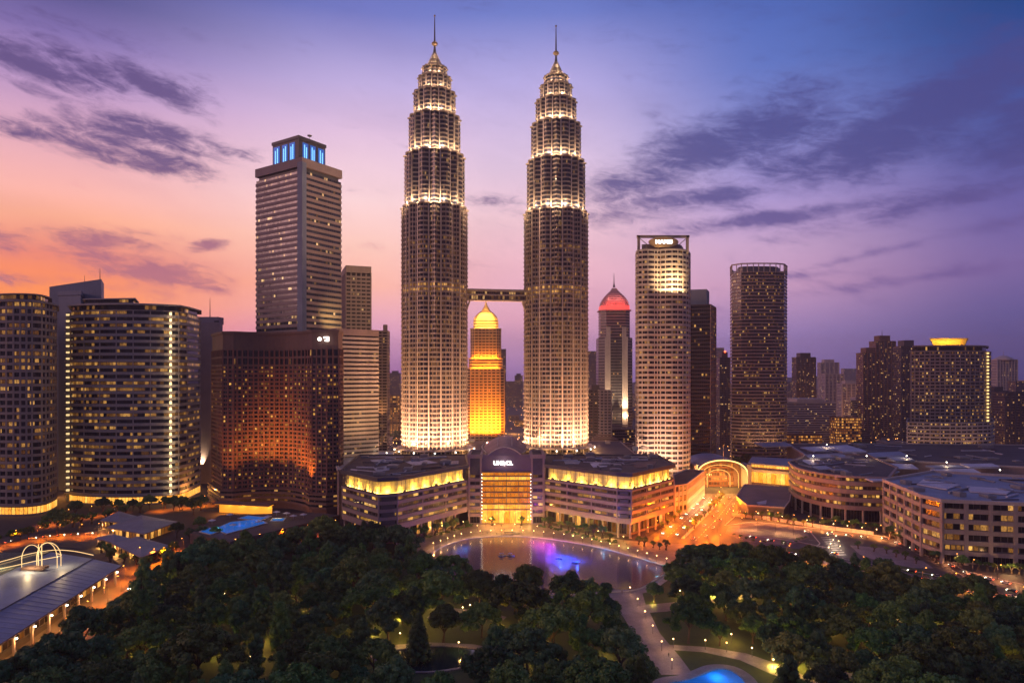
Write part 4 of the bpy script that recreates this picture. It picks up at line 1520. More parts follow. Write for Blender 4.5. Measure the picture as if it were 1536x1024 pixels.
# podium joining the two towers
fp = ccw([P(585, 614), P(960, 614), P(930, 770), P(610, 770)])
pod = thing('podium_block', 'flat roofed podium block between the mall and the two twin skyscrapers', 'podium building', (0, 690, 0))
MB().prism(fp, 0, 45).build('wall', C_MAUVE, pod)
MB().prism(offset(fp, -0.5), 45, 45.4).build('roof', C_ROOF, pod)
MB().ring(offset(fp, 0.4), offset(fp, -0.8), 44.6, 46.2).build('parapet', C_CONC, pod)
rr = random.Random(8)
for k in range(26):
    x, y = rr.uniform(-110, 150), rr.uniform(620, 760)
    if min(math.dist((x, y), TWL), math.dist((x, y), TWR)) < 46 or abs(x - vx) < 24:
        continue
    s_ = (rr.uniform(4, 11), rr.uniform(4, 9), rr.uniform(1.5, 4))
    MB().box((x, y, 45.4 + s_[2] / 2), s_).box((x, y, 45.6 + s_[2]), (s_[0] * .7, s_[1] * .7, .5)).build('roof_unit', C_ROOFB if k % 3 else C_METAL, pod)
for (px, py, wt, col) in ((604, 668, 3500, (1, .5, .15)), (700, 662, 6000, (1, .45, .1)), (790, 662, 5000, (1, .5, .15)), (895, 668, 4000, (1, .5, .15)), (720, 672, 3000, (.9, .7, .9)), (812, 672, 3000, (1, .7, .5)), (560, 680, 2500, (1, .55, .3))):
    x, y = G(px, py, 48)
    lamp((x, y, 50), wt, col, pod, 0.5)

# curved low roof left of the podium (behind the left wing)
fp = ccw([P(508, 560), P(600, 618), P(600, 700), P(520, 700), P(500, 640)])
lr = thing('curved_annex', 'low annex with curved pale roof edge between office block and mall', 'annex', (*centroid(fp), 0))
MB().prism(fp, 0, 41).build('wall', C_MAUVE, lr)
MB().ring(offset(fp, 1.2), offset(fp, -1.5), 40.8, 42.4).build('roof_edge', C_PALE, lr)
MB().prism(offset(fp, -1.5), 41, 41.4).build('roof', C_ROOFB, lr)
for px_, py in ((545, 690), (580, 684), (560, 676)):
    x, y = G(px_, py, 41)
    MB().ball((x, y, 44.4), 0.5).build('roof_lamp', E_WHITE, lr)
    MB().tube((x, y, 41.4), (x, y, 44), 0.12).build('roof_lamp_post', C_POST, lr)
    lamp((x, y, 45.6), 2600, (1, .75, .5), lr, 0.4)

# ================================================================== right side
# row of shops along the avenue
fp = ccw([P(1012, 575), P(1030, 585), P(1056, 668), P(1030, 676), P(1010, 640)])
rw = thing('retail_row', 'low white lit shop row along the orange avenue beside the mall', 'shops', (*centroid(fp), 0))
storeys(rw, fp, 0, 8.5, 3, W_MALL, C_PALE, 0.4, 0.5)
piers(rw, fp, 0, 25.5, 6, 1.4, 1.4, C_PALE)
cap(rw, fp, 25.5, C_PALE, C_ROOF, 1.0, 0.7)
for k in range(5):
    x, y = P(1034 + 6 * k, 590 + 17 * k)
    lamp((x + 4, y, 5), 7000, (1, .5, .2), rw, .5)

# vaulted arch hall
av = thing('arch_hall', 'lit vaulted entrance hall with glowing arches at the far end of the avenue', 'hall', (*P(1084, 714), 0))
ax0, ax1, ay = P(1046, 712)[0], P(1122, 712)[0], 712.0
cxm, hwid = (ax0 + ax1) / 2, (ax1 - ax0) / 2


def arch_pts(hw, h0, h1, k=18):
    return [(cxm + hw * math.cos(math.pi * (1 - i / k)), h0 + (h1 - h0) * math.sin(math.pi * i / k) ** 0.8) for i in range(k + 1)]


E_ARCH = emit('arch_light', (1.0, 0.56, 0.16), 3.2)
E_ARCH2 = emit('inner_arch_light', (1.0, 0.5, 0.12), 1.4)
for i, (hw, top, y) in enumerate(((hwid, 31, ay), (hwid * .74, 25, ay + 9), (hwid * .46, 19, ay + 14))):
    pts = arch_pts(hw, 14 - 2 * i, top)
    pp = [(pts[0][0], y, 0)] + [(x, y, z) for x, z in pts] + [(pts[-1][0], y, 0)]
    MB().path(pp, 0.55 if i == 0 else 0.3, 8).build('arch_rib', E_ARCH if i == 0 else E_ARCH2, av)
    if i == 0:
        vs = [(x, y + .5, z + 1.0) for x, z in pts] + [(x, y + 60, z + 1.0) for x, z in pts]
        m_ = len(pts)
        MB().add(vs, [(k, k + 1, m_ + k + 1, m_ + k) for k in range(m_ - 1)]).build('vault_roof', C_ROOFB, av)
    if i == 0:
        back = [(x, y + 20, z) for x, z in pts] + [(pts[-1][0], y + 20, 0), (pts[0][0], y + 20, 0)]
        MB().add(back, [tuple(range(len(back)))]).build('back_wall', C_BROWN, av)
MB().box((ax0 - 1.5, ay + 10, 13), (4, 22, 26)).build('side_wall', C_PALE, av)
MB().box((ax1 + 1.5, ay + 10, 13), (4, 22, 26)).build('side_wall', C_PALE, av)
W_HALL = windows('glass_arch_hall', 3.0, 0.8, (1.0, 0.28, 0.03), (1.0, 0.5, 0.1), 0.9, (0.06, 0.02, 0.01), 0.1, 0.4, floor_v=5.0, wall=(0.2, 0.07, 0.03), sp=0.3)
MB().walls([(cxm - hwid * .68, ay + 19.5), (cxm + hwid * .68, ay + 19.5)], 0, 26, 0, 26, closed=False).build('inner_glass', W_HALL, av)
for t in (-.5, 0, .5):
    lamp((cxm + hwid * t, ay + 8, 9), 14000, (1, .5, .12), av, .8)
lamp((cxm - hwid * .8, ay - 6, 24), 9000, (1, .62, .2), av, .8)
lamp((cxm, ay - 10, 8), 16000, (1, .45, .08), av, .8)
MB().tube((cxm + 2, ay + 4, 31), (cxm + 2, ay + 4, 47), 0.6, 0.3).build('mast', C_PALE, av)
C_ROOFE = mat('roof_edge_pale', (0.5, 0.46, 0.42), 0.6, 0.15, 0.2)

fp = ccw([P(1124, 716), P(1186, 690), P(1190, 750), P(1130, 770)])
lh = thing('lit_hall', 'long glowing glass hall joining the arch hall to the curved civic building', 'hall', (*centroid(fp), 0))
storeys(lh, fp, 6, 13, 1, W_ATRIUMB, C_BROWN, 0.12, 0.3)
MB().prism(offset(fp, .3), 0, 6).build('base', C_MAUVE, lh)
storeys(lh, offset(fp, -2), 22, 4.5, 1, W_LOW, C_MAUVE, 0.3, 0.2)
MB().prism(offset(fp, 2.5), 19, 21.6).build('roof', C_ROOFE, lh)
MB().prism(offset(fp, 1.5), 26.6, 27.8).build('roof', C_ROOFB, lh)
lamp((P(1155, 690)[0], 688, 10), 12000, (1, .55, .12), lh, .8)

# curved civic building, flat roofs behind
front = smooth_arc([P(1184, 640), P(1195, 600), P(1225, 568), P(1270, 547), P(1332, 540)], 5)
fp = ccw(front + [P(1345, 600), P(1300, 700), P(1215, 700)])
cv_ = thing('curved_civic_building', 'long curved lowrise with amber window strips beside the parking deck', 'civic building', (*centroid(fp), 0))
storeys(cv_, offset(fp, -4), 0, 11, 1, W_BLACK, C_BROWN, 0.1, 0.1)
col = MB().tube((0, 0, 0), (0, 0, 11.4), 0.9, 0.9, 10).mesh('column', C_PALE)
for i in range(1, len(front) - 1, 2):
    p = Vector(front[i])
    put('column', col, cv_, (p.x, p.y + 2.0, 0))
storeys(cv_, fp, 11.3, 6.6, 4, W_CIVIC, C_MAUVE, 0.5, 0.8)
cap(cv_, fp, 37.7, C_MAUVE, C_ROOF, 1.4, 1.4)
roof_units(cv_, fp, 38, 10, C_METAL, 5, 4, 12)

fp = ccw([P(1210, 702), P(1560, 610), P(1900, 640), P(1750, 800), P(1330, 830), P(1180, 830)])
cc = thing('convention_centre', 'broad convention centre with overlapping flat roofs below the gold crowned tower', 'convention centre', (*centroid(fp), 0))
MB().prism(fp, 0, 36).build('wall', C_MAUVE, cc)
MB().ring(offset(fp, .8), offset(fp, -1.2), 35.6, 37.4).build('parapet', C_PALE, cc)
MB().prism(offset(fp, -1), 36, 36.4).build('roof', C_ROOF, cc)
rr = random.Random(31)
for k, (pts, m_) in enumerate((([(1290, 694), (1368, 697), (1378, 704), (1310, 703)], C_ROOFP), ([(1285, 705), (1350, 708), (1330, 715), (1290, 712)], C_ROOFB), ([(1395, 706), (1460, 705), (1475, 713), (1415, 715)], C_ROOFP),
                              ([(1205, 684), (1260, 682), (1275, 688), (1215, 690)], C_ROOFB), ([(1200, 672), (1270, 668), (1290, 674), (1220, 678)], C_ROOFP), ([(1300, 680), (1350, 678), (1362, 684), (1310, 687)], C_ROOFB),
                              ([(1480, 712), (1536, 716), (1530, 722), (1490, 720)], C_ROOFB), ([(1375, 716), (1440, 718), (1430, 725), (1385, 722)], C_DARK))):
    h = rr.uniform(0.8, 2.6)
    roof_patch(cc, pts, 36.5 + k * 0.11, m_, 'roof_panel', h)
roof_units(cc, [(p[0], p[1]) for p in fp], 36.4, 16, C_METAL, 17, 4, 14, (1.0, 3.2))
for px_, py in ((1240, 672), (1300, 690), (1420, 700), (1500, 712), (1220, 690), (1360, 690)):
    x, y = G(px_, py, 37)
    MB().tube((x, y, 36.4), (x, y, 41), .12).build('roof_lamp_post', C_POST, cc)
    MB().ball((x, y, 41.3), .5).build('roof_lamp', E_WHITE, cc)
    lamp((x, y, 42.4), 2500, (1, .66, .36), cc, .4)

for (px0, px1, py0, py1, m_, h) in ((1130, 1190, 664, 670, C_ROOFB, 1.2), (1200, 1240, 690, 697, C_ROOFP, 1.0), (1250, 1300, 674, 679, C_ROOFP, 1.8), (1330, 1372, 687, 693, C_ROOFB, 2.2), (1388, 1450, 699, 703, C_ROOFB, 1.4),
                                    (1460, 1530, 724, 731, C_ROOFP, 1.0), (1440, 1500, 697, 702, C_ROOFP, 1.6), (1295, 1330, 717, 722, C_ROOFP, 1.1), (1215, 1250, 700, 705, C_ROOFB, 1.3)):
    roof_patch(cc, [(px0, py0 + 1), (px1 - 12, py0), (px1, py1), (px0 + 14, py1 + 1)], 36.6 + (px0 % 7) * .09, m_, 'roof_panel', h)

ducts(cc, [(p[0], p[1]) for p in fp], 36.5, 34, 43)
ducts(cv_, ccw(front + [P(1345, 600), P(1300, 700), P(1215, 700)]), 38, 12, 44)
# pale office block at the right edge
fp = ccw([P(1326, 514), P(1382, 447), P(1413, 429), P(1600, 412), P(1600, 520), P(1400, 560)])
ob = thing('grey_office_lowrise', 'pale grey lowrise office block with deep window bays cut by right frame edge', 'office building', (*centroid(fp), 0))
storeys(ob, offset(fp, -3), 0, 6, 1, W_BLACK, C_CONC, 0.1, 0.1)
storeys(ob, fp, 6.0, 6.7, 5, W_PARK, C_CONC, 0.40, 0.6, special={0: W_CIVIC}, inset=0.8)
piers(ob, fp, 0, 39.5, 13, 2.2, 1.5, C_CONC, edges=[i for i in range(len(fp)) if min(fp[i][1], fp[(i + 1) % len(fp)][1]) < 450])
cap(ob, fp, 39.5, C_PALE, C_ROOFB, 2.0, 1.2)
roof_units(ob, fp, 39.7, 9, C_METAL, 9, 4, 10)
for pts in ([(1385, 720), (1440, 728), (1420, 735), (1375, 727)], [(1450, 730), (1520, 735), (1510, 742), (1455, 738)]):
    roof_patch(ob, pts, 40.0, C_ROOFP, 'roof_panel', .8)
ducts(ob, fp, 39.8, 16, 45)
lamp((P(1520, 400)[0], 402, 4), 4000, (1, .55, .2), ob, .5)

# parking deck with flat roof between avenue and civic building
fp = ccw([P(1122, 570), P(1106, 610), P(1118, 680), P(1186, 660), P(1183, 590), P(1175, 560)])
pk = thing('parking_deck', 'low parking deck with plain grey roof beside the avenue', 'car park', (*centroid(fp), 0))
MB().prism(fp, 0, 9).build('wall', C_DARK, pk)
C_DECK = mat('deck_slate', (0.17, 0.15, 0.17), 0.75, 0.25, 0.05)
MB().prism(offset(fp, 1.0), 9, 10).build('roof', C_DECK, pk)
MB().ring(offset(fp, 1.2), offset(fp, .4), 10, 10.9).build('parapet', C_PALE, pk)
roof_patch(pk, [(1135, 754), (1150, 751), (1149, 756), (1138, 757)], 10.05, C_ROOFP, 'roof_hatch', .8)

# ================================================================== lower left: pavilions, pool, long market hall
C_SLATE = mat('pavilion_roof', (0.24, 0.235, 0.29), 0.55, 0.2, 0.1)


def pavilion(pts, zr, ridge, label):
    fp = ccw([G(px, py, zr) for px, py in pts])
    c_ = centroid(fp)
    r_ = thing('pavilion', label, 'pavilion', (c_[0], c_[1], 0), group='grey roofed pavilions by the pool')
    top = [(c_[0] + (x - c_[0]) * .12, c_[1] + (y - c_[1]) * .12) for x, y in fp]
    MB().prism(fp, zr, zr + ridge, top).build('hip_roof', C_SLATE, r_)
    MB().ring(offset(fp, .25), offset(fp, -.6), zr - .7, zr - 0.02).build('eaves', C_MAUVE, r_)
    w_ = offset(fp, -3)
    MB().walls(w_, 0, zr - .5, 0, 1).build('glass_wall', W_SHOP, r_)
    for p in offset(fp, -1.2):
        MB().tube((p[0], p[1], 0), (p[0], p[1], zr - .6), .35).build('post', C_MAUVE, r_)
    p = offset(fp, -2)[0]
    lamp((p[0], p[1], 3.5), 3500, (1, .45, .1), r_, .4)


pavilion([(168, 814), (212, 835), (256, 818), (206, 804)], 7, 3.2, 'grey hipped pavilion nearest the market hall roof')
pavilion([(143, 806), (172, 814), (200, 808), (168, 800)], 7, 2.4, 'small dark pavilion roof behind the market hall corner')
pavilion([(160, 790), (216, 800), (266, 782), (212, 772)], 7, 3.0, 'long grey pavilion roof in the middle of the pavilions')
pavilion([(150, 780), (180, 783), (206, 774), (178, 766)], 7, 3.0, 'farthest grey pavilion below the curved white apartments')

C_DECKP = mat('pool_deck_brick', (0.10, 0.07, 0.065), .8, .35, .15)
pool = thing('swimming_pool', 'blue lit hotel swimming pool on its deck below the brown hotel', 'pool', (*G(365, 783, 9), 9))
MB().prism(ccw([G(px, py, 9) for px, py in ((285, 800), (345, 812), (465, 783), (510, 772), (470, 768), (330, 772))]), 0, 9).build('deck', C_DECKP, pool)
wm_, kk, bb = new_mat('pool_water')
bb.inputs['Base Color'].default_value = (0.02, 0.14, 0.30, 1)
bb.inputs['Roughness'].default_value = 0.08
bb.inputs['Emission Color'].default_value = (0.02, 0.22, 0.9, 1)
bb.inputs['Emission Strength'].default_value = 0.35
for pts in ([(322, 793), (340, 800), (400, 784), (384, 778), (345, 783)], [(358, 777), (388, 780), (402, 776), (372, 773)], [(300, 797), (316, 801), (330, 796), (312, 791)], [(406, 781), (424, 781), (428, 777), (410, 777)]):
    fp = ccw([G(px, py, 9.3) for px, py in pts])
    MB().prism(fp, 9.05, 9.25).build('water', wm_, pool)
    MB().ring(offset(fp, .7), fp, 9.0, 9.5).build('coping', C_PALE, pool)
for px_, py in ((330, 795), (362, 788), (385, 781)):
    x, y = G(px_, py, 9.3)
    lamp((x, y, 12), 700, (.05, .25, 1.0), pool, .5)
for px_, py in ((402, 780), (430, 775), (318, 786), (345, 777), (440, 779), (388, 788), (350, 793), (455, 777), (415, 773)):
    x, y = G(px_, py, 9)
    u_ = MB().lathe([(2.9, 12.0), (0.2, 13.0)], x, y, 10)
    u_.tube((x, y, 9), (x, y, 12.9), .08)
    u_.build('parasol', C_ROOFP, pool)
lamp((*G(415, 778, 9), 13), 1500, (1, .7, .2), pool, .4)

# long market hall with glass lantern and lit arches on its roof
mh = thing('market_hall', 'long hall with pale sloping roof, lit eaves and columns at lower left', 'hall', (-240, 340, 0))
E0, E1 = G(183, 848, 10), G(-60, 1005, 10)          # eaves corner, far and near
u = (Vector(E1) - Vector(E0)).normalized()
nrm = Vector((-u.y, u.x))
if nrm.x > 0:
    nrm = -nrm
p0, p1 = Vector(E0), Vector(E1)
r0, r1 = p0 + nrm * 52 + Vector((0, 22)), p1 + nrm * 52
C_HROOF = mat('hall_roof_sheet', (0.30, 0.31, 0.40), 0.5, 0.18, 0.05)


def slab3(name, pts, th, m_, parent):
    n_ = len(pts)
    vs = [tuple(p) for p in pts] + [(p[0], p[1], p[2] - th) for p in pts]
    fs = [tuple(range(n_)), tuple(range(2 * n_ - 1, n_ - 1, -1))] + [(i, n_ + i, n_ + (i + 1) % n_, (i + 1) % n_) for i in range(n_)]
    return MB().add(vs, fs).build(name, m_, parent)


mid0, mid1 = p0 + nrm * 20 + Vector((0, 8)), p1 + nrm * 20
slab3('roof', [(p1.x, p1.y, 10), (p0.x, p0.y, 10), (mid0.x, mid0.y, 12.4), (mid1.x, mid1.y, 12.4)], .5, C_HROOF, mh)
slab3('roof', [(mid1.x, mid1.y, 12.6), (mid0.x, mid0.y, 12.6), (r0.x, r0.y, 14.2), (r1.x, r1.y, 14.2)], .5, C_ROOFB, mh)
C_LANT = mat('glass_lantern', (0.10, 0.14, 0.13), 0.15, 0.2, 0.1)
g0, g1 = r0 + nrm * 60 + Vector((0, 10)), r1 + nrm * 60
slab3('glass_roof', [(r1.x, r1.y, 14.3), (r0.x, r0.y, 14.3), (g0.x, g0.y, 13), (g1.x, g1.y, 13)], .5, C_LANT, mh)
for q0, q1, z in ((mid0, mid1, 12.9), (r0, r1, 14.6)):
    MB().tube((q0.x, q0.y, z), (q1.x, q1.y, z), .22).build('roof_seam', C_DARK, mh)
for t in np.linspace(0.04, 0.97, 26):
    a_ = p0 + (p1 - p0) * float(t)
    b_ = mid0 + (mid1 - mid0) * float(t)
    MB().tube((a_.x, a_.y, 10.12), (b_.x, b_.y, 12.52), .09, n=4).build('roof_rib', C_HROOF, mh)
fpw = [p0 + nrm * 9, p1 + nrm * 9]
MB().walls([tuple(fpw[1]), tuple(fpw[0])], 0, 10, 0, 1, closed=False).build('shop_front', W_SHOP, mh)
MB().walls([tuple(p0 + nrm * 9), tuple(r0), tuple(g0)], 0, 11, 0, 1, closed=False).build('end_wall', W_SHOP, mh)
MB().tube((p0.x, p0.y, 9.9), (p1.x, p1.y, 9.9), .4).build('eaves_gutter', C_BROWN, mh)
colm = MB().box((0, 0, 4.6), (0.9, 0.9, 9.2)).mesh('column', C_CONC)
lampm = MB().ball((0, 0, 7.6), .42).mesh('eaves_lamp', E_WHITE)
Lh = (p1 - p0).length
for k in range(10):
    q = p0 + (p1 - p0) * ((k + .4) / 10) + nrm * 1.4
    put('column', colm, mh, (q.x, q.y, 0))
    put('eaves_lamp', lampm, mh, (q.x - nrm.x * 1.2, q.y - nrm.y * 1.2, 0.3))
    lamp((q.x - nrm.x * 2.6, q.y - nrm.y * 2.6, 6.5), 1500, (1, .45, .12), mh, .4)
    lamp((q.x + nrm.x * 4, q.y + nrm.y * 4, 6.0), 1500, (1, .36, .06), mh, .4)

# the two lit arches on the hall roof
E_TUBE = emit('arch_tube_gold', (1.0, 0.62, 0.25), 1.5)
la = thing('light_arches', 'pair of glowing golden arches standing on the market hall roof', 'light arches', (*G(60, 852, 14.5), 14.5))
bx, by = G(60, 852, 14.3)
for (cx_, yy, hw, h_) in ((bx - 4.5, by, 5.6, 13.0), (bx + 3.2, by + 1, 5.6, 14.0), (bx + 1.4, by + 5, 6.8, 13.0)):
    pts = [(cx_ - hw * math.cos(math.pi * i / 16), yy, 14.3 + 5 + (h_ - 5) * math.sin(math.pi * i / 16)) for i in range(17)]
    pts = [(pts[0][0], yy, 14.2)] + pts + [(pts[-1][0], yy, 14.2)]
    MB().path(pts, .17, 6).build('arch', E_TUBE, la)
for x_ in (-1.2, 0.6):
    MB().tube((bx + x_, by + .5, 14.2), (bx + x_, by + .5, 27.5), .2).build('light_post', E_TUBE, la)
MB().box((bx - 2, by - 1, 15.0), (12, 5, 1.4)).build('base', C_BROWN, la)
lamp((bx - 2, by - 6, 18.5), 5500, (1, .7, .34), la, .5)
lamp((bx + 9, by + 6, 19), 4500, (1, .7, .34), la, .5)
lamp((bx - 22, by - 2, 18), 5000, (1, .7, .34), la, .5)
strip = thing('roof_light_line', 'curving golden light line along the market hall glass roof', 'light line', (*G(60, 840, 14.2), 14.2))
sp_ = [G(px, py, 14.3) for px, py in ((-10, 846), (20, 838), (45, 831), (80, 825.5), (110, 827), (140, 833))]
sp_ = smooth_arc(sp_, 5)
MB().path([(x, y, 14.7) for x, y in sp_], .2, 5).build('tube', E_TUBE, strip)
sp_ = smooth_arc([G(px, py, 14.3) for px, py in ((-10, 856), (20, 850), (60, 841), (86, 836), (92, 833), (84, 831))], 5)
MB().path([(x, y, 14.9) for x, y in sp_], .2, 5).build('tube', E_TUBE, strip)

# ================================================================== ground, roads, park, water
def ground_mat(name, a, b_, scale, rough=0.85, c_=None):
    m, k, b = new_mat(name)
    tc = k.node('ShaderNodeTexCoord')
    co = tc.outputs['Object']
    n1 = k.noise(co, scale, 5.0, 0.6)
    n2 = k.noise(co, scale * 14, 4.0, 0.65)
    t = k.m('ADD', k.m('MULTIPLY', n1, 0.55), k.m('MULTIPLY', n2, 0.45))
    col = k.mix(k.ss(t, 0.34, 0.66), a + (1,), b_ + (1,))
    k.l.new(col, b.inputs['Base Color'])
    k.l.new(k.m('MULTIPLY_ADD', n2, 0.3, rough - 0.15, clamp=True), b.inputs['Roughness'])
    return m


def paving(name, a, b_, size, rough=0.6):
    m, k, b = new_mat(name)
    tc = k.node('ShaderNodeTexCoord')
    co = tc.outputs['Object']
    br_ = k.node('ShaderNodeTexBrick')
    k.l.new(co, br_.inputs['Vector'])
    br_.inputs['Color1'].default_value = a + (1,)
    br_.inputs['Color2'].default_value = b_ + (1,)
    br_.inputs['Mortar'].default_value = tuple(x * .45 for x in a) + (1,)
    br_.inputs['Scale'].default_value = 1.0 / size
    br_.inputs['Mortar Size'].default_value = 0.02
    n1 = k.noise(co, 0.08, 5.0, 0.65)
    k.l.new(k.mix(k.m('MULTIPLY', k.ss(n1, .35, .7), .6), br_.outputs[0], tuple(x * .45 for x in a) + (1,)), b.inputs['Base Color'])
    k.l.new(k.m('MULTIPLY_ADD', n1, 0.3, rough - 0.15), b.inputs['Roughness'])
    return m


G_CITY = ground_mat('city_ground', (0.025, 0.022, 0.025), (0.07, 0.058, 0.058), 0.012)
G_LAWN = ground_mat('lawn', (0.035, 0.055, 0.014), (0.075, 0.10, 0.026), 0.04)
G_ROAD = ground_mat('asphalt', (0.04, 0.036, 0.036), (0.085, 0.075, 0.075), 0.05, 0.55)
G_PLAZA = paving('plaza_paving', (0.20, 0.15, 0.14), (0.28, 0.20, 0.185), 2.4)
G_PATH = paving('path_paving', (0.27, 0.22, 0.25), (0.36, 0.30, 0.32), 1.6)
G_KERB = mat('kerb_stone', (0.42, 0.38, 0.37), 0.75, 0.15, 0.4)
G_LINE = mat('road_paint', (0.6, 0.58, 0.54), 0.6, 0.15, 0.5)


def ground(name, pts, z, m_, kind='structure', th=None):
    fp = ccw([G(px, py) for px, py in pts])
    mb = MB().sheet(fp, z) if th is None else MB().prism(fp, z - th, z)
    o = mb.build(name, m_)
    o['kind'] = kind
    return fp


o = MB().sheet([(-7000, -200), (7000, -200), (7000, 7000), (-7000, 7000)], 0).build('ground', G_CITY)
o['kind'] = 'structure'
park = ccw([(-150, 150), (260, 150), G(1560, 910), G(1380, 872), G(1270, 852), G(1160, 834), G(1062, 817), G(1010, 816), G(880, 806), G(640, 806), G(520, 812), G(390, 832), G(300, 850), G(235, 868), G(190, 915), G(60, 1020)])
MB().sheet(park, 0.04).build('park_lawn', G_LAWN)['kind'] = 'structure'
plaza = ground('mall_plaza', [(585, 806), (640, 800), (700, 786), (722, 779), (798, 779), (830, 788), (905, 806), (960, 812), (1010, 815), (1062, 816), (1035, 850), (1000, 845), (930, 826), (850, 812), (790, 806), (720, 806), (660, 822), (640, 838), (610, 826)], 0.09, G_PLAZA)
LAKE = smooth_arc([G(px, py) for px, py in ((640, 838), (662, 821), (692, 810.5), (722, 806), (760, 804.5), (800, 806), (850, 812.5), (900, 822), (950, 835), (1000, 850), (1004, 856), (985, 868), (955, 884), (900, 889), (820, 892), (740, 880), (680, 864), (645, 848), (640, 838))], 5)[:-1]
LAKE = ccw(LAKE)
wm, k, b = new_mat('lake_water')
tc = k.node('ShaderNodeTexCoord')
mp = k.node('ShaderNodeMapping')
k.l.new(tc.outputs['Object'], mp.inputs[0])
mp.inputs['Scale'].default_value = (0.32, 0.5, 1)
wn = k.noise(mp.outputs[0], 1.0, 4.0, 0.55)
bp = k.node('ShaderNodeBump')
bp.inputs['Strength'].default_value = 0.11
bp.inputs['Distance'].default_value = 0.6
k.l.new(wn, bp.inputs['Height'])
k.l.new(bp.outputs[0], b.inputs['Normal'])
b.inputs['Base Color'].default_value = (0.10, 0.085, 0.11, 1)
b.inputs['Roughness'].default_value = 0.10
b.inputs['IOR'].default_value = 1.85
MB().sheet(LAKE, 0.13).build('lake_water', wm)['kind'] = 'structure'
MB().ring(offset(LAKE, 0.9), offset(LAKE, -0.1), 0, 0.55).build('lake_kerb', G_KERB)['kind'] = 'structure'
MB().ring(offset(LAKE, 6.5), offset(LAKE, 1.0), 0.05, 0.16).build('lake_promenade', G_PATH)['kind'] = 'structure'

# park paths and small ponds
ground('walkway', [(908, 884), (962, 884), (968, 905), (990, 950), (1020, 985), (1040, 1012), (992, 1012), (965, 975), (935, 925), (918, 905)], 0.2, G_PATH)
ground('park_path', [(880, 912), (925, 908), (980, 906), (1060, 898), (1140, 890), (1140, 895), (1060, 905), (1000, 917), (930, 922), (885, 918)], 0.17, G_PATH)
ground('park_path', [(990, 966), (1060, 970), (1120, 980), (1180, 1000), (1240, 1030), (1215, 1034), (1150, 1008), (1110, 990), (1055, 978), (995, 974)], 0.185, G_PATH)
ground('park_path', [(580, 968), (640, 963), (710, 966), (750, 975), (745, 980), (700, 972), (640, 969), (585, 974)], 0.175, G_PATH)
ground('park_path', [(640, 925), (680, 912), (720, 915), (760, 925), (755, 930), (715, 921), (680, 919), (645, 931)], 0.165, G_PATH)
ground('park_path', [(1215, 995), (1300, 1015), (1400, 1045), (1400, 1052), (1300, 1023), (1215, 1003)], 0.155, G_PATH)
ground('park_path', [(1340, 925), (1420, 945), (1536, 975), (1536, 980), (1420, 951), (1340, 931)], 0.15, G_PATH)
pw, k, b = new_mat('pond_water')
b.inputs['Base Color'].default_value = (0.012, 0.03, 0.034, 1)
b.inputs['Roughness'].default_value = 0.1
bw, k, b = new_mat('lit_pool_water')
b.inputs['Base Color'].default_value = (0.05, 0.30, 0.55, 1)
b.inputs['Roughness'].default_value = 0.12
tc = k.node('ShaderNodeTexCoord')
bp = k.node('ShaderNodeBump')
bp.inputs['Strength'].default_value = 0.2
k.l.new(k.noise(tc.outputs['Object'], 0.6, 3), bp.inputs['Height'])
k.l.new(bp.outputs[0], b.inputs['Normal'])
for nm, pts, m_ in (('pond_water', ((560, 985), (600, 975), (650, 970), (700, 972), (738, 980), (735, 990), (700, 1000), (640, 1008), (580, 1003)), pw),
                    ('pool_water', ((985, 1046), (1000, 1026), (1030, 1021), (1055, 1012), (1074, 1005), (1094, 1006), (1110, 1016), (1120, 1030), (1128, 1054), (1060, 1070), (1000, 1064)), bw)):
    q = ccw(smooth_arc([G(px, py) for px, py in pts + (pts[0],)], 4)[:-1])
    MB().sheet(q, 0.22).build(nm, m_)['kind'] = 'structure'
    MB().ring(offset(q, 1.3), offset(q, -.05), 0.05, 0.6).build('pond_kerb' if nm == 'pond_water' else 'pool_kerb', G_PATH)['kind'] = 'structure'
    if nm == 'pool_water':
        MB().ring(offset(q, 5.2), offset(q, 1.35), 0.05, 0.24).build('pool_walk', G_PATH)['kind'] = 'structure'
for px_, py, wt in ((1040, 1030, 900), (1074, 1016, 2400), (1100, 1030, 2000)):
    lamp((*G(px_, py), 2.6), wt, (.05, .35, 1.0), None, .4)

# roads
ground('avenue_road', [(1052, 740), (1120, 740), (1104, 772), (1086, 789), (1062, 816), (1010, 815), (962, 811), (985, 797), (1015, 775), (1036, 755)], 0.12, G_ROAD)
ground('boulevard_road', [(1086, 789), (1130, 783), (1260, 797), (1330, 806), (1400, 832), (1450, 858), (1536, 878), (1700, 905), (1700, 935), (1536, 905), (1380, 871), (1270, 851), (1160, 833), (1062, 816)], 0.14, G_ROAD)
ground('median_island', [(1275, 818), (1330, 822), (1385, 842), (1400, 852), (1370, 852), (1320, 842), (1290, 832)], 0.26, G_PATH, th=0.14)
ground('forecourt', [(1092, 790), (1130, 784), (1205, 791), (1215, 806), (1185, 818), (1120, 812), (1088, 800)], 0.17, G_PLAZA)
ground('left_road', [(-80, 850), (-80, 815), (0, 808), (60, 800), (150, 797), (200, 815), (260, 832), (245, 848), (205, 895), (150, 945), (90, 1000), (40, 1060), (-60, 1060), (-10, 1000), (80, 935), (150, 885), (186, 852), (150, 825), (70, 818)], 0.13, G_ROAD)
ground('hotel_road', [(505, 790), (560, 792), (520, 803), (430, 818), (385, 832), (330, 838), (300, 825), (340, 822), (420, 805)], 0.125, G_ROAD)
ground('lawn_strip', [(1330, 838), (1400, 860), (1420, 866), (1370, 862), (1330, 848)], 0.2, G_LAWN)


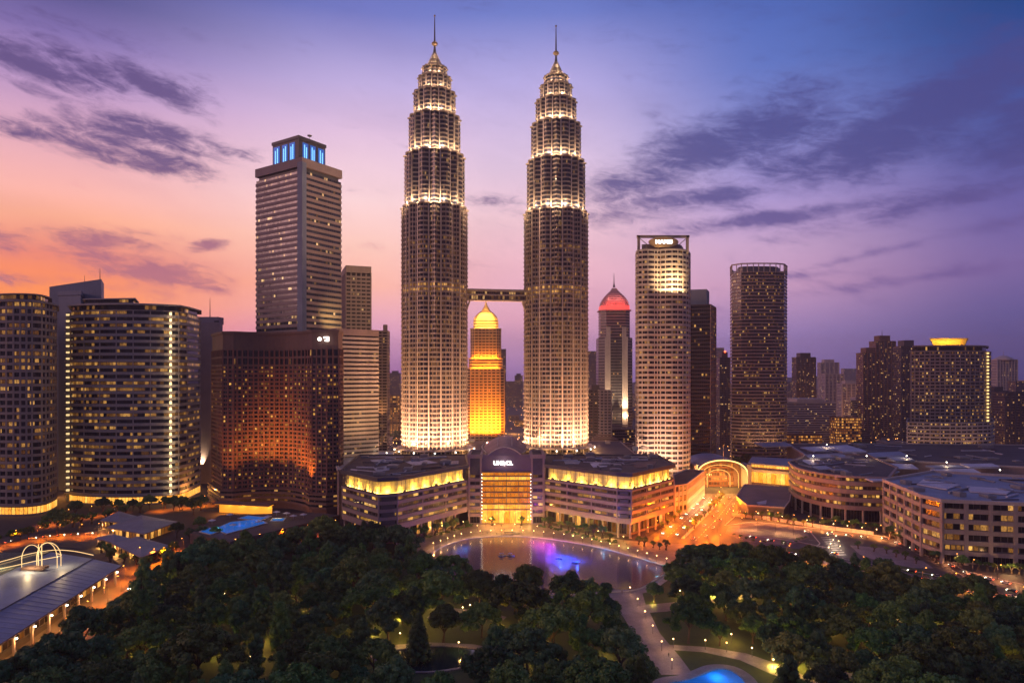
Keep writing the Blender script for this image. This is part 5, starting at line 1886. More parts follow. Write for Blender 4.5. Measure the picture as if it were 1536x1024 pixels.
def line_px(name, pts, wd, z, m_, dash=None, h=None):
    w_ = [Vector(G(px, py)) for px, py in pts]
    mb = MB()
    for a, b in zip(w_[:-1], w_[1:]):
        L = (b - a).length
        rz = math.atan2(b.y - a.y, b.x - a.x)
        k = max(1, int(L / dash)) if dash else 1
        for j in range(k):
            c_ = a + (b - a) * ((j + .5) / k)
            l_ = L / k * (.5 if dash else 1.0)
            if h:
                mb.box((c_.x, c_.y, z + h / 2), (l_, wd, h), rz)
            else:
                d_ = Vector((math.cos(rz), math.sin(rz))) * l_ / 2
                n_ = Vector((-math.sin(rz), math.cos(rz))) * wd / 2
                mb.add([(*(c_ - d_ - n_), z), (*(c_ + d_ - n_), z), (*(c_ + d_ + n_), z), (*(c_ - d_ + n_), z)], [(0, 1, 2, 3)])
    o = mb.build(name, m_)
    o['kind'] = 'structure'


for pts in ([(1068, 742), (1040, 770), (1000, 806)], [(1104, 742), (1078, 775), (1042, 812)]):
    line_px('road_marking', pts, .35, .15, G_LINE, 9)
line_px('median_kerb', [(1087, 742), (1060, 772), (1024, 808)], 2.2, .12, G_KERB, None, .3)
for pts in ([(1100, 806), (1180, 824), (1290, 846), (1380, 864), (1536, 896)], [(1130, 797), (1250, 815), (1262, 818)], [(1330, 812), (1400, 840), (1450, 866), (1536, 887)]):
    line_px('road_marking', pts, .35, .17, G_LINE, 9)
for pts in ([(1086, 788), (1130, 782.5), (1260, 796), (1330, 805), (1400, 831), (1450, 857), (1536, 877)], [(1062, 817), (1160, 834), (1270, 852), (1380, 872), (1536, 906)], [(1120, 741), (1104, 773), (1087, 788)]):
    line_px('kerb', pts, .6, .05, G_KERB, None, .28)
for t_ in np.linspace(0, 1, 9):
    a_ = Vector(G(1238, 806)) * (1 - float(t_)) + Vector(G(1262, 832)) * float(t_)
    MB().box((a_.x, a_.y, .165), (7.0, 1.3, .02), .12).build('crossing_stripe', G_LINE)['kind'] = 'structure'
for pts in ([(1215, 797), (1230, 815), (1212, 832)], [(1110, 801), (1200, 813), (1262, 826)], [(1262, 838), (1330, 850), (1400, 862)]):
    line_px('kerb', pts, .7, .05, G_KERB, None, .3)
ground('median_island', [(1130, 819), (1200, 823), (1262, 838), (1255, 842), (1195, 830), (1135, 824)], 0.27, G_LAWN, th=.14)
# low flyover wall with railing in front of the parking deck
line_px('terrace_wall', [(1098, 774), (1150, 779), (1240, 793), (1310, 802)], 1.2, .05, G_KERB, None, 2.6)

# ================================================================== trees
LEAF = []
for i, (a, b_, c2) in enumerate((((0.020, 0.050, 0.010), (0.066, 0.125, 0.026), (0.14, 0.195, 0.040)),
                                 ((0.028, 0.050, 0.010), (0.092, 0.130, 0.026), (0.18, 0.205, 0.040)),
                                 ((0.016, 0.046, 0.018), (0.050, 0.108, 0.038), (0.11, 0.165, 0.054)))):
    m, k, bb = new_mat('foliage')
    tc = k.node('ShaderNodeTexCoord')
    oi = k.node('ShaderNodeObjectInfo')
    n1 = k.noise(tc.outputs['Object'], 0.45, 3.0, 0.6)
    n2 = k.noise(tc.outputs['Object'], 3.0, 2.0, 0.6)
    t = k.m('ADD', k.m('MULTIPLY', n1, .6), k.m('MULTIPLY', n2, .4))
    col = k.ramp(t, [(0.3, a + (1,)), (0.5, b_ + (1,)), (0.7, c2 + (1,))])
    hs = k.node('ShaderNodeHueSaturation')
    k.l.new(col, hs.inputs['Color'])
    k.l.new(k.m('MULTIPLY_ADD', k.m('FRACT', k.m('MULTIPLY', oi.outputs['Random'], 7.3)), .07, .465), hs.inputs['Hue'])
    k.l.new(k.m('MULTIPLY_ADD', oi.outputs['Random'], 1.3, .7), hs.inputs['Value'])
    k.l.new(hs.outputs[0], bb.inputs['Base Color'])
    bb.inputs['Roughness'].default_value = .6
    bb.inputs['Specular IOR Level'].default_value = .3
    LEAF.append(m)
BARK = mat('bark', (0.09, 0.06, 0.04), .9, .3, .8)


def crown_mesh(kind, rad, h0, ht, seed, material, nclump=46, nleaf=110):
    rg = np.random.default_rng(seed)
    quads, tris = [], []
    V, Fq = [], []

    def leaf_cloud(c_, r_, n_, sx=1.0, sz=.8, up=.25, size=.5):
        d_ = rg.normal(size=(n_, 3))
        d_[:, 2] = d_[:, 2] * .9 + up
        d_ /= np.linalg.norm(d_, axis=1)[:, None]
        p = c_ + d_ * r_ * rg.uniform(.72, 1.08, (n_, 1)) * np.array([sx, sx, sz])
        nrm_ = d_ + rg.normal(size=(n_, 3)) * .55
        nrm_ /= np.linalg.norm(nrm_, axis=1)[:, None]
        t_ = np.cross(nrm_, rg.normal(size=(n_, 3)))
        t_ /= np.linalg.norm(t_, axis=1)[:, None] + 1e-9
        bt = np.cross(nrm_, t_)
        s_ = size * rg.uniform(.6, 1.35, (n_, 1))
        q = np.stack([p - t_ * s_ - bt * s_ * .6, p + t_ * s_ - bt * s_ * .45, p + t_ * s_ * .8 + bt * s_ * .6, p - t_ * s_ * .75 + bt * s_ * .5], 1)
        quads.append(q)
        # dark heart of the clump
        core(c_, r_ * .72, sx, sz)

    def core(c_, r_, sx, sz):
        o = len(V)
        m_, n_ = 4, 7
        for i in range(m_ + 1):
            a_ = -math.pi / 2 + math.pi * i / m_
            for j in range(n_):
                b2 = 2 * math.pi * j / n_
                k_ = rg.uniform(.85, 1.12)
                V.append((c_[0] + r_ * sx * k_ * math.cos(a_) * math.cos(b2), c_[1] + r_ * sx * k_ * math.cos(a_) * math.sin(b2), c_[2] + r_ * sz * k_ * math.sin(a_)))
        for i in range(m_):
            for j in range(n_):
                l_ = (j + 1) % n_
                Fq.append((o + i * n_ + j, o + i * n_ + l_, o + (i + 1) * n_ + l_, o + (i + 1) * n_ + j))

    H = ht - h0
    if kind == 'rain':
        # flat spreading umbrella made of billowing clumps on limbs
        lobes = [(0, 0, 1.0)] + [(math.cos(2 * math.pi * j / 5 + rg.uniform(-.4, .4)) * .62, math.sin(2 * math.pi * j / 5 + rg.uniform(-.4, .4)) * .62, rg.uniform(.7, .95)) for j in range(5)]
        for i in range(nclump):
            lx, ly, lz = lobes[i % len(lobes)]
            a_, r_ = rg.uniform(0, 2 * math.pi), math.sqrt(rg.uniform(0, 1)) * .48
            x, y = (lx + r_ * math.cos(a_)) * rad, (ly + r_ * math.sin(a_)) * rad
            q = min(1, math.hypot(x, y) / rad)
            z = h0 + H * (lz * (.86 - .52 * q * q) - rg.uniform(0, .28))
            cr = rad * rg.uniform(.15, .25)
            leaf_cloud(np.array([x, y, z]), cr, nleaf, 1.0, .66, .35, rad * .042)
    elif kind == 'round':
        for i in range(nclump):
            d_ = rg.normal(size=3)
            d_ /= np.linalg.norm(d_)
            d_[2] = abs(d_[2]) * 1.0 - .25
            k_ = rg.uniform(.45, .86)
            c_ = np.array([d_[0] * rad * k_, d_[1] * rad * k_, h0 + H * .45 + d_[2] * H * .55 * k_ / .8])
            leaf_cloud(c_, rad * rg.uniform(.2, .34), nleaf, 1, .85, .25, rad * .05)
    elif kind == 'tall':
        for i in range(nclump):
            t_ = rg.uniform(0, 1)
            w_ = math.sin(math.pi * (t_ * .8 + .16)) ** .8
            a_ = rg.uniform(0, 2 * math.pi)
            k_ = rg.uniform(.3, .8) * w_
            leaf_cloud(np.array([rad * k_ * math.cos(a_), rad * k_ * math.sin(a_), h0 + H * (t_ * .88 + .05)]), rad * rg.uniform(.22, .36), nleaf, 1, 1.25, .3, rad * .055)
    else:  # conifer
        for i in range(nclump):
            t_ = i / nclump
            w_ = (1 - t_) ** .8
            a_ = i * 2.4
            k_ = rg.uniform(.5, .85) * w_
            leaf_cloud(np.array([rad * k_ * math.cos(a_), rad * k_ * math.sin(a_), h0 + H * t_ * .95]), rad * (.14 + .24 * w_), nleaf, 1, .9, -.1, rad * .05)
    Q = np.concatenate(quads).reshape(-1, 3)
    o = len(V)
    vs = np.concatenate([np.array(V), Q])
    nq = len(Q) // 4
    fa = np.concatenate([np.array(Fq), (np.arange(nq * 4).reshape(-1, 4) + o)])
    me = bpy.data.meshes.new('crown')
    me.vertices.add(len(vs))
    me.vertices.foreach_set('co', vs.astype(np.float32).ravel())
    me.loops.add(fa.size)
    me.loops.foreach_set('vertex_index', fa.astype(np.int32).ravel())
    me.polygons.add(len(fa))
    me.polygons.foreach_set('loop_start', np.arange(0, fa.size, 4, dtype=np.int32))
    me.polygons.foreach_set('loop_total', np.full(len(fa), 4, dtype=np.int32))
    me.materials.append(material)
    me.update(calc_edges=True)
    return me


def trunk_mesh(h0, ht, rad, seed, limbs=6, spread=.55, r=.45):
    rr = random.Random(seed)
    mb = MB()
    lean = (rr.uniform(-.4, .4), rr.uniform(-.4, .4))
    f_ = (lean[0], lean[1], h0 * .8)
    mb.tube((0, 0, -.2), (0, 0, .6), r * 1.7, r * 1.1, 8, False)
    mb.tube((0, 0, .6), f_, r * 1.1, r * .75, 8, False)
    for k_ in range(limbs):
        a_ = 2 * math.pi * k_ / limbs + rr.uniform(-.3, .3)
        e_ = (f_[0] + math.cos(a_) * rad * spread * .5, f_[1] + math.sin(a_) * rad * spread * .5, h0 + (ht - h0) * .22)
        g_ = (f_[0] + math.cos(a_) * rad * spread, f_[1] + math.sin(a_) * rad * spread, h0 + (ht - h0) * rr.uniform(.35, .6))
        mb.tube(f_, e_, r * .55, r * .34, 6, False)
        mb.tube(e_, g_, r * .34, r * .12, 5, False)
    return mb.mesh('trunk', BARK)


PROTO = {}


def proto(key, kind, rad, h0, ht, n, mats, **kw):
    PROTO[key] = []
    for i in range(n):
        cm = crown_mesh(kind, rad, h0, ht, hash_(key, i), LEAF[mats[i % len(mats)]], **kw)
        if kind == 'conifer':
            tm = MB().tube((0, 0, -.2), (0, 0, ht * .9), .4, .06, 7).mesh('trunk', BARK)
        else:
            tm = trunk_mesh(h0, ht, rad, i + 3, 4 if kind == 'tall' else 6, .3 if kind == 'tall' else .55)
        PROTO[key].append((cm, tm))


def hash_(k_, i):
    return sum(ord(c_) for c_ in k_) * 31 + i


proto('rain', 'rain', 10.0, 7.0, 17.0, 6, (0, 1, 2), nclump=58, nleaf=115)
proto('round', 'round', 6.5, 4.5, 14.5, 5, (0, 2, 1), nclump=44, nleaf=105)
proto('tall', 'tall', 4.2, 3.5, 17.0, 4, (2, 0), nclump=40, nleaf=95)
proto('conifer', 'conifer', 5.0, 1.5, 17.0, 2, (2, 0), nclump=64, nleaf=80)
proto('small', 'round', 2.3, 1.8, 5.6, 3, (0, 1, 2), nclump=20, nleaf=80)
proto('shrub', 'round', 1.6, 0.1, 2.4, 3, (0, 2), nclump=14, nleaf=70)
NAMES = {'rain': ('rain_tree', 'tree'), 'round': ('round_tree', 'tree'), 'tall': ('tall_tree', 'tree'), 'conifer': ('conifer_tree', 'tree'), 'small': ('small_tree', 'tree'), 'shrub': ('shrub', 'shrub')}
TREES = []


def tree(kind, x, y, sc, zone, look=None, z=0.0, szz=1.0, label=None):
    i = random.randrange(len(PROTO[kind]))
    cm, tm = PROTO[kind][i]
    r_ = thing(NAMES[kind][0], None, NAMES[kind][1], (x, y, z), random.uniform(0, 6.28))
    r_.scale = (sc, sc, sc * szz)
    put('crown', cm, r_, local=True)
    if kind != 'shrub':
        put('trunk', tm, r_, local=True)
    if label:
        r_['label'] = label
    else:
        TREES.append((r_, zone, kind, look, x, y, sc))
    return r_


KEEP_OUT = []


def keep(pts, grow=0.0):
    KEEP_OUT.append(offset(ccw([G(px, py) for px, py in pts]), grow))


KEEP_OUT.append(offset(LAKE, 12))
keep([(908, 884), (962, 884), (990, 950), (1040, 1012), (992, 1012), (935, 925)], 9)
keep([(885, 908), (1010, 903), (1010, 918), (885, 918)], 7)
keep([(1000, 925), (1100, 940), (1095, 968), (1010, 962)], 0)              # lawn right of the walkway
keep([(655, 915), (770, 915), (765, 955), (660, 955)], 0)                  # lawn with the two globes
keep([(735, 955), (815, 955), (815, 985), (745, 990)], 0)                  # small lawn
keep([(560, 970), (740, 968), (740, 1005), (560, 1010)], 2)                # pond
keep([(575, 1000), (740, 1000), (725, 1080), (610, 1080)], 0)
keep([(975, 975), (1130, 970), (1180, 1010), (1150, 1060), (960, 1060)], 0)   # pool
keep([(-60, 1010), (60, 985), (120, 960), (205, 905), (240, 868), (180, 845), (-60, 960)], 3)


def scatter(zone, poly, spacing, kinds, sc, seed, count=400, ymin=222):
    rr = random.Random(seed)
    xs, ys = [p[0] for p in poly], [p[1] for p in poly]
    pts, tries = [], 0
    while tries < 9000 and len(pts) < count:
        tries += 1
        x, y = rr.uniform(min(xs), max(xs)), rr.uniform(max(min(ys), ymin), max(ys))
        if not inside((x, y), poly) or any(inside((x, y), q) for q in KEEP_OUT):
            continue
        kd = rr.choices([k_[0] for k_ in kinds], [k_[1] for k_ in kinds])[0]
        s_ = rr.uniform(*sc)
        fac = {'rain': 1.0, 'round': .78, 'tall': .55, 'conifer': .62, 'small': .4, 'shrub': .25}[kd] * s_
        if any(math.dist((x, y), (a, b_)) < spacing * (fac + f2_) / 2 for a, b_, f2_ in pts):
            continue
        pts.append((x, y, fac))
        tree(kd, x, y, s_, zone)


Z_LEFT = ccw([G(px, py) for px, py in ((205, 905), (250, 868), (310, 845), (390, 836), (470, 818), (560, 815), (625, 830), (650, 858), (690, 872), (745, 890), (830, 900), (905, 905), (930, 930), (960, 985), (985, 1040), (985, 1180), (60, 1180), (-20, 1110), (60, 1030))])
Z_RIGHT = ccw([G(px, py) for px, py in ((1012, 862), (1050, 848), (1110, 840), (1170, 848), (1275, 868), (1380, 890), (1536, 925), (1640, 950), (1640, 1200), (1180, 1200), (1130, 1010), (1100, 985), (1010, 960), (985, 915), (990, 885))])
scatter('left park grove', Z_LEFT, 13.6, (('rain', 6), ('round', 3.4), ('tall', 1.6), ('conifer', .3)), (.72, 1.5), 2)
scatter('right park grove', Z_RIGHT, 13.0, (('rain', 6), ('round', 4), ('tall', .8)), (.66, 1.32), 3)
# single trees that stand out
for kd, px_, py, s_, lb_ in (('conifer', 628, 992, 1.25, 'dark pointed conifer standing at the edge of the small dark pond'),
                             ('round', 884, 905, .95, 'lone rounded tree on the near lake shore left of the walkway'), ('round', 908, 902, .72, 'smaller rounded tree beside the lone shore tree by the walkway'),
                             ('round', 982, 905, .8, 'rounded shore tree on the right side of the walkway head'),
                             ('rain', 85, 800, 1.15, 'big dark spreading tree before the curved white apartments'),
                             ('round', 290, 772, 1.05, 'dark tree in the gap between white apartments and brown hotel'), ('round', 270, 768, .95, 'lower dark tree right of the lit stair column foot'),
                             ('round', 300, 796, .8, 'dark bushy tree beside the blue swimming pool deck'), ('round', 1343, 800, .5, 'round clipped tree nearest the left end of the grey office lowrise'),
                             ('round', 500, 806, .9, 'dark tree at the brown hotel corner beside the mall'),
                             ('round', 1443, 853, .62, 'mop headed street tree before the corner of the grey office lowrise'),
                             ('small', 738, 788, 1.5, 'small round tree at the left of the amber mall entrance'), ('small', 782, 788, 1.5, 'small round tree at the right of the amber mall entrance')):
    x, y = G(px_, py)
    tree(kd, x, y, s_, None, label=lb_)
for i_, (kd, px_, py, s_) in enumerate((('rain', 14, 1046, .9), ('round', 58, 1036, 1.1), ('rain', 104, 1030, .95), ('round', 150, 1004, 1.0), ('rain', 62, 1085, 1.15), ('round', -20, 1060, 1.2), ('rain', 150, 1062, 1.1), ('round', 198, 972, .9))):
    x, y = G(px_, py)
    tree(kd, x, y, s_, 'clump at the near end of the market hall')
# planted edges of the mall terraces, the avenue and the office block
def row(zone, kind, pts, n, sc, jit=1.2):
    w_ = [Vector(G(px, py)) for px, py in pts]
    seg = [(b - a).length for a, b in zip(w_[:-1], w_[1:])]
    T = sum(seg)
    for i in range(n):
        d_ = T * (i + .5) / n
        k_ = 0
        while d_ > seg[k_]:
            d_ -= seg[k_]
            k_ += 1
        p = w_[k_] + (w_[k_ + 1] - w_[k_]) * (d_ / seg[k_])
        tree(kind, p.x + random.uniform(-jit, jit), p.y + random.uniform(-jit, jit), random.uniform(*sc), zone)


row('garden under left mall wing', 'small', [(612, 812), (655, 800), (705, 789)], 13, (1.0, 1.9), 3)
row('garden under left mall wing', 'shrub', [(615, 816), (660, 803), (712, 790)], 14, (1.0, 1.7), 2)
row('garden under right mall wing', 'small', [(812, 789), (860, 799), (915, 811)], 12, (1.0, 1.9), 3)
row('garden under right mall wing', 'shrub', [(806, 790), (860, 803), (925, 818)], 14, (1.0, 1.7), 2)
row('orange avenue median', 'small', [(1086, 746), (1060, 773), (1030, 802)], 11, (.9, 1.5), 1)
row('avenue kerb by the shop row', 'small', [(1042, 750), (1020, 772), (990, 797)], 8, (.8, 1.3), 1)
row('hedge before the parking deck', 'small', [(1110, 776), (1160, 781), (1240, 793)], 10, (1.0, 1.7), 1)
row('foot of the curved civic building', 'small', [(1240, 788), (1280, 796), (1318, 798)], 8, (1.1, 2.0), 2)
row('kerb along the grey office lowrise', 'small', [(1332, 806), (1370, 820), (1408, 846)], 11, (1.1, 1.8), 1)
row('kerb along the grey office lowrise', 'small', [(1460, 853), (1500, 858), (1536, 862)], 6, (1.0, 1.7), 1)
row('mall corner beside the avenue', 'small', [(952, 815), (985, 822), (1010, 826)], 5, (.9, 1.5), 2)
row('street edge at the foot of the hotel', 'round', [(515, 805), (560, 806), (600, 808)], 6, (.6, .85), 2)
row('roadside behind the market hall', 'round', [(-20, 820), (20, 812), (60, 806)], 4, (.6, .8), 3)
row('roadside before the pavilions', 'small', [(150, 825), (170, 842), (230, 850), (262, 832)], 9, (1.0, 2.0), 3)
row('strip before the curved white apartments', 'round', [(110, 775), (180, 768), (245, 764), (310, 765)], 9, (.7, 1.1), 4)
row('strip before the curved white apartments', 'small', [(95, 792), (140, 786), (210, 768)], 8, (1.4, 2.2), 3)
row('strip beside the pool deck', 'round', [(258, 806), (290, 812), (330, 816)], 4, (.6, .9), 3)
row('traffic island of the boulevard', 'small', [(1280, 822), (1330, 830), (1380, 848)], 6, (.9, 1.5), 1)
row('forecourt edge of the boulevard', 'shrub', [(1095, 802), (1130, 812), (1185, 817), (1212, 806)], 12, (.8, 1.3), 1)
row('foot of the faceted tower', 'rain', [(1095, 697), (1130, 701), (1180, 703)], 7, (.7, 1.1), 6)
row('grove behind the convention roofs', 'rain', [(1255, 682), (1290, 680), (1335, 686)], 8, (.9, 1.3), 10)
row('grove behind the convention roofs', 'rain', [(1190, 700), (1230, 694), (1260, 690)], 5, (.7, 1.0), 6)
row('grove right of the gold crowned tower', 'rain', [(1492, 712), (1515, 716), (1545, 716)], 6, (1.0, 1.4), 8)
row('grove right of the gold crowned tower', 'rain', [(1495, 694), (1536, 690)], 4, (1.0, 1.4), 8)
row('dark grove behind the left twin tower', 'rain', [(568, 668), (585, 664), (600, 662)], 5, (1.0, 1.4), 10)
row('dark grove behind the right twin tower', 'rain', [(890, 680), (915, 676), (945, 680)], 6, (1.0, 1.4), 10)

# names for the trees: zone, row from the front, place in the row
LOOK = {'rain': 'spreading dark tree', 'round': 'rounded dark tree', 'tall': 'upright slender tree', 'conifer': 'pointed conifer', 'small': 'small round tree', 'shrub': 'low clipped shrub'}
zones = {}
for t_ in TREES:
    zones.setdefault(t_[1], []).append(t_)
for zn, lst in zones.items():
    if len(lst) > 24:
        lst.sort(key=lambda q: q[5])
        nr = max(1, round(len(lst) / 12))
        per = math.ceil(len(lst) / nr)
        for r_ in range(nr):
            rowl = sorted(lst[r_ * per:(r_ + 1) * per], key=lambda q: q[4] / q[5])
            for i, q in enumerate(rowl):
                q[0]['label'] = f'{LOOK[q[2]]}, {zn}, {ordinal(r_)} row from front, {ordinal(i)} from left'
                q[0]['group'] = f'trees of the {zn}'
    else:
        for kd in set(q[2] for q in lst):
            sub = sorted([q for q in lst if q[2] == kd], key=lambda q: q[4] / q[5])
            for i, q in enumerate(sub):
                q[0]['label'] = f'{LOOK[kd]}, {zn}, {ordinal(i)} from left' if len(sub) > 1 else f'single {LOOK[kd]} in the {zn}'
                q[0]['group'] = f'trees in the {zn}'

# ================================================================== lamps
def make_lamp(nm, label, h, head, glow, arm=0.0, z=0.0):
    r_ = thing(nm, label, 'street lamp')
    MB().tube((0, 0, 0), (0, 0, h), .14, .08, 6).build('pole', C_POST, r_, local=True)
    if arm:
        MB().tube((0, 0, h - .1), (arm, 0, h + .35), .07, .06, 5).build('arm', C_POST, r_, local=True)
        MB().box((arm + .35, 0, h + .32), (1.1, .4, .16)).build('lamp_housing', C_POST, r_, local=True)
        MB().ball((arm + .35, 0, h + .12), head, 8, 5, .7).build('lamp_glass', glow, r_, local=True)
    else:
        MB().ball((0, 0, h + head * .8), head, 10, 6).build('lamp_globe', glow, r_, local=True)
    return r_


END = {True: ' from its left end', False: ' of them'}
SL = make_lamp('street_lamp', 'x', 9.0, .34, E_ORANGE, 1.4)
PL = make_lamp('park_lamp', 'x', 4.0, .26, E_WARM)
LLIGHT = {}
used_ = {'s': False, 'p': False}


def lamps(kind, where, pts, group, watts, color, n=None, light=1, hl=None, down=True):
    """lamps along a line given in ground pixels; a bulb in every lamp"""
    if n:
        w_ = [Vector(G(px, py)) for px, py in pts]
        seg = [(b - a).length for a, b in zip(w_[:-1], w_[1:])]
        T = sum(seg)
        spots = []
        for i in range(n):
            d_ = T * i / max(1, n - 1) * .9999
            k_ = 0
            while d_ > seg[k_]:
                d_ -= seg[k_]
                k_ += 1
            spots.append(w_[k_] + (w_[k_ + 1] - w_[k_]) * (d_ / seg[k_]))
    else:
        spots = [Vector(G(px, py)) for px, py in pts]
    src = SL if kind == 's' else PL
    nm = 'street lamp' if kind == 's' else 'globe lamp'
    for i, p in enumerate(spots):
        rz = random.uniform(0, 6.28)
        if not used_[kind]:
            used_[kind] = True
            r_ = src
            r_.location = (p.x, p.y, 0.1)
        else:
            r_ = dup(src, (p.x, p.y, 0.1), rz)
        r_['label'] = f'lit {nm} {where}, {ordinal(i)}{END[bool(n)]}' if len(spots) > 1 else f'lit {nm} {where}'
        r_['group'] = group
        if i % light == 0:
            h = hl or (8.4 if kind == 's' else 3.9)
            key = (watts, color, kind)
            o = lamp((p.x + (1.6 * math.cos(rz) if kind == 's' else .7), p.y + (1.6 * math.sin(rz) if kind == 's' else -.5), h), watts * random.uniform(.7, 1.3) * ((4.0 if down else 1.1) if kind == 's' else 1.0), color, None, .3, spot=138 if kind == 's' and down else None, blend=.8)
    return spots


SOD = (1.0, 0.19, 0.004)
WRM = (1.0, 0.46, 0.11)
lamps('s', 'on the left kerb of the orange avenue', [(968, 809), (1000, 786), (1022, 767), (1045, 744)], 'lamps of the orange avenue', 24000, SOD, 8, down=False)
lamps('s', 'in the median of the orange avenue', [(1028, 806), (1058, 772), (1084, 744)], 'lamps of the orange avenue', 28000, SOD, 8, down=False)
lamps('s', 'on the right kerb of the orange avenue', [(1062, 813), (1090, 784), (1116, 746)], 'lamps of the orange avenue', 24000, SOD, 7, down=False)
lamps('s', 'on boulevard kerb before parking deck', [(1095, 784), (1150, 782), (1240, 796), (1325, 806)], 'lamps of the boulevard', 5600, (1.0, .30, .06), 12)
lamps('s', 'on boulevard kerb by grey office lowrise', [(1345, 812), (1400, 832), (1450, 858), (1536, 878)], 'lamps of the boulevard', 3400, (1.0, .36, .12), 9)
lamps('s', 'on boulevard park kerb', [(1080, 820), (1160, 835), (1270, 853), (1380, 873), (1530, 905)], 'lamps of the boulevard', 5400, (1.0, .28, .06), 12)
lamps('p', 'on the boulevard island', [(1242, 810), (1248, 806), (1254, 812), (1250, 818), (1246, 824), (1258, 820), (1260, 828), (1243, 830)], 'globe lamps of the crossing', 900, (1.0, .72, .5))
lamps('p', 'along the terrace wall by the parking deck', [(1100, 773), (1150, 778), (1240, 792), (1315, 802)], 'globe lamps of the terrace wall', 900, (1.0, .46, .14), 12)
lamps('s', 'on the forecourt behind the right park grove', [(1110, 793), (1150, 797), (1190, 803)], 'lamps of the forecourt', 2400, (1.0, .55, .2), 4)
lamps('s', 'beside the road around the market hall', [(-30, 830), (20, 815), (80, 806), (150, 803)], 'lamps of the left road', 9000, SOD, 7)
lamps('s', 'between market hall and left grove', [(195, 855), (180, 890), (130, 935), (70, 985)], 'lamps of the left road', 6500, SOD, 7)
lamps('s', 'before the pavilions', [(205, 842), (235, 846), (258, 838), (275, 826)], 'lamps of the left road', 7500, SOD, 5)
lamps('s', 'on the road at the hotel foot', [(350, 828), (420, 812), (500, 798)], 'lamps of the hotel road', 4500, SOD, 5)
lamps('s', 'at foot of curved white apartments', [(70, 788), (110, 778), (180, 770), (250, 765), (310, 758)], 'lamps of the apartments', 7500, SOD, 8)
lamps('p', 'on the far lake shore promenade', [(650, 823), (690, 809), (722, 804), (760, 803), (800, 804), (850, 810), (900, 820), (950, 833), (1000, 847)], 'globe lamps round the lake', 1300, WRM, 26)
lamps('p', 'on the mall plaza', [(728, 788), (742, 794), (772, 794), (792, 787), (716, 796), (806, 797)], 'globe lamps of the plaza', 2600, (1.0, .5, .14))
lamps('p', 'in the garden under the left mall wing', [(612, 806), (640, 800), (670, 795), (695, 790)], 'globe lamps of the mall garden', 3400, (1.0, .5, .08), 6)
lamps('p', 'in the garden under the right mall wing', [(825, 790), (860, 797), (900, 805), (935, 813)], 'globe lamps of the mall garden', 3400, (1.0, .58, .08), 7)
lamps('p', 'along the walkway to the lake', [(1008, 1004), (985, 962), (960, 915), (945, 892)], 'globe lamps of the walkway', 550, (1.0, .5, .2), 6)
lamps('p', 'on the lawn left of the walkway', [(673, 921), (694, 923)], 'globe lamps on the lawn', 1300, (1.0, .66, .22))
lamps('p', 'beside the lit pool path', [(1010, 972), (1058, 974), (1090, 978), (1128, 986)], 'globe lamps of the pool path', 500, (1.0, .6, .2))
lamps('p', 'under trees of right grove', [(1062, 890), (1090, 894), (1111, 893), (1176, 946), (1160, 1004), (1188, 1002), (1255, 884), (1330, 925), (1390, 932), (1440, 948), (1300, 1010), (1225, 996), (1020, 897), (1490, 965), (1240, 930), (1410, 905)], 'globe lamps among the trees', 1500, (1.0, .62, .14))
lamps('p', 'under trees of left grove', [(262, 924), (222, 1014), (240, 893), (560, 945), (590, 915), (600, 963), (648, 905), (780, 958), (500, 990), (840, 930), (870, 920), (410, 960), (330, 985), (460, 920), (810, 995), (905, 985)], 'globe lamps among the trees', 1500, (1.0, .58, .12))
rq = random.Random(12)
gl = [[], []]
for zi, zp in enumerate((Z_LEFT, Z_RIGHT)):
    while len(gl[zi]) < 26:
        px_, py = rq.uniform(150, 1536), rq.uniform(850, 1015)
        if inside(G(px_, py), zp) and not inside(G(px_, py), LAKE):
            gl[zi].append((px_, py))
    gl[zi].sort()
lamps('p', 'deep between trunks of the left grove', gl[0], 'globe lamps deep in the groves', 1300, (1.0, .50, .10))
lamps('p', 'deep between trunks of the right grove', gl[1], 'globe lamps deep in the groves', 1300, (1.0, .50, .10))
# uplights that wash the tree undersides near the pool path and the shore
for px_, py, wt in ((1070, 893, 2600), (1098, 896, 2600), (1160, 1000, 3200), (1190, 998, 3000), (650, 928, 2000), (560, 950, 1500), (600, 928, 1500), (884, 912, 700), (980, 905, 900), (1320, 922, 1500)):
    x, y = G(px_, py)
    lamp((x, y, 1.0), wt, (1.0, .72, .10), None, .3)

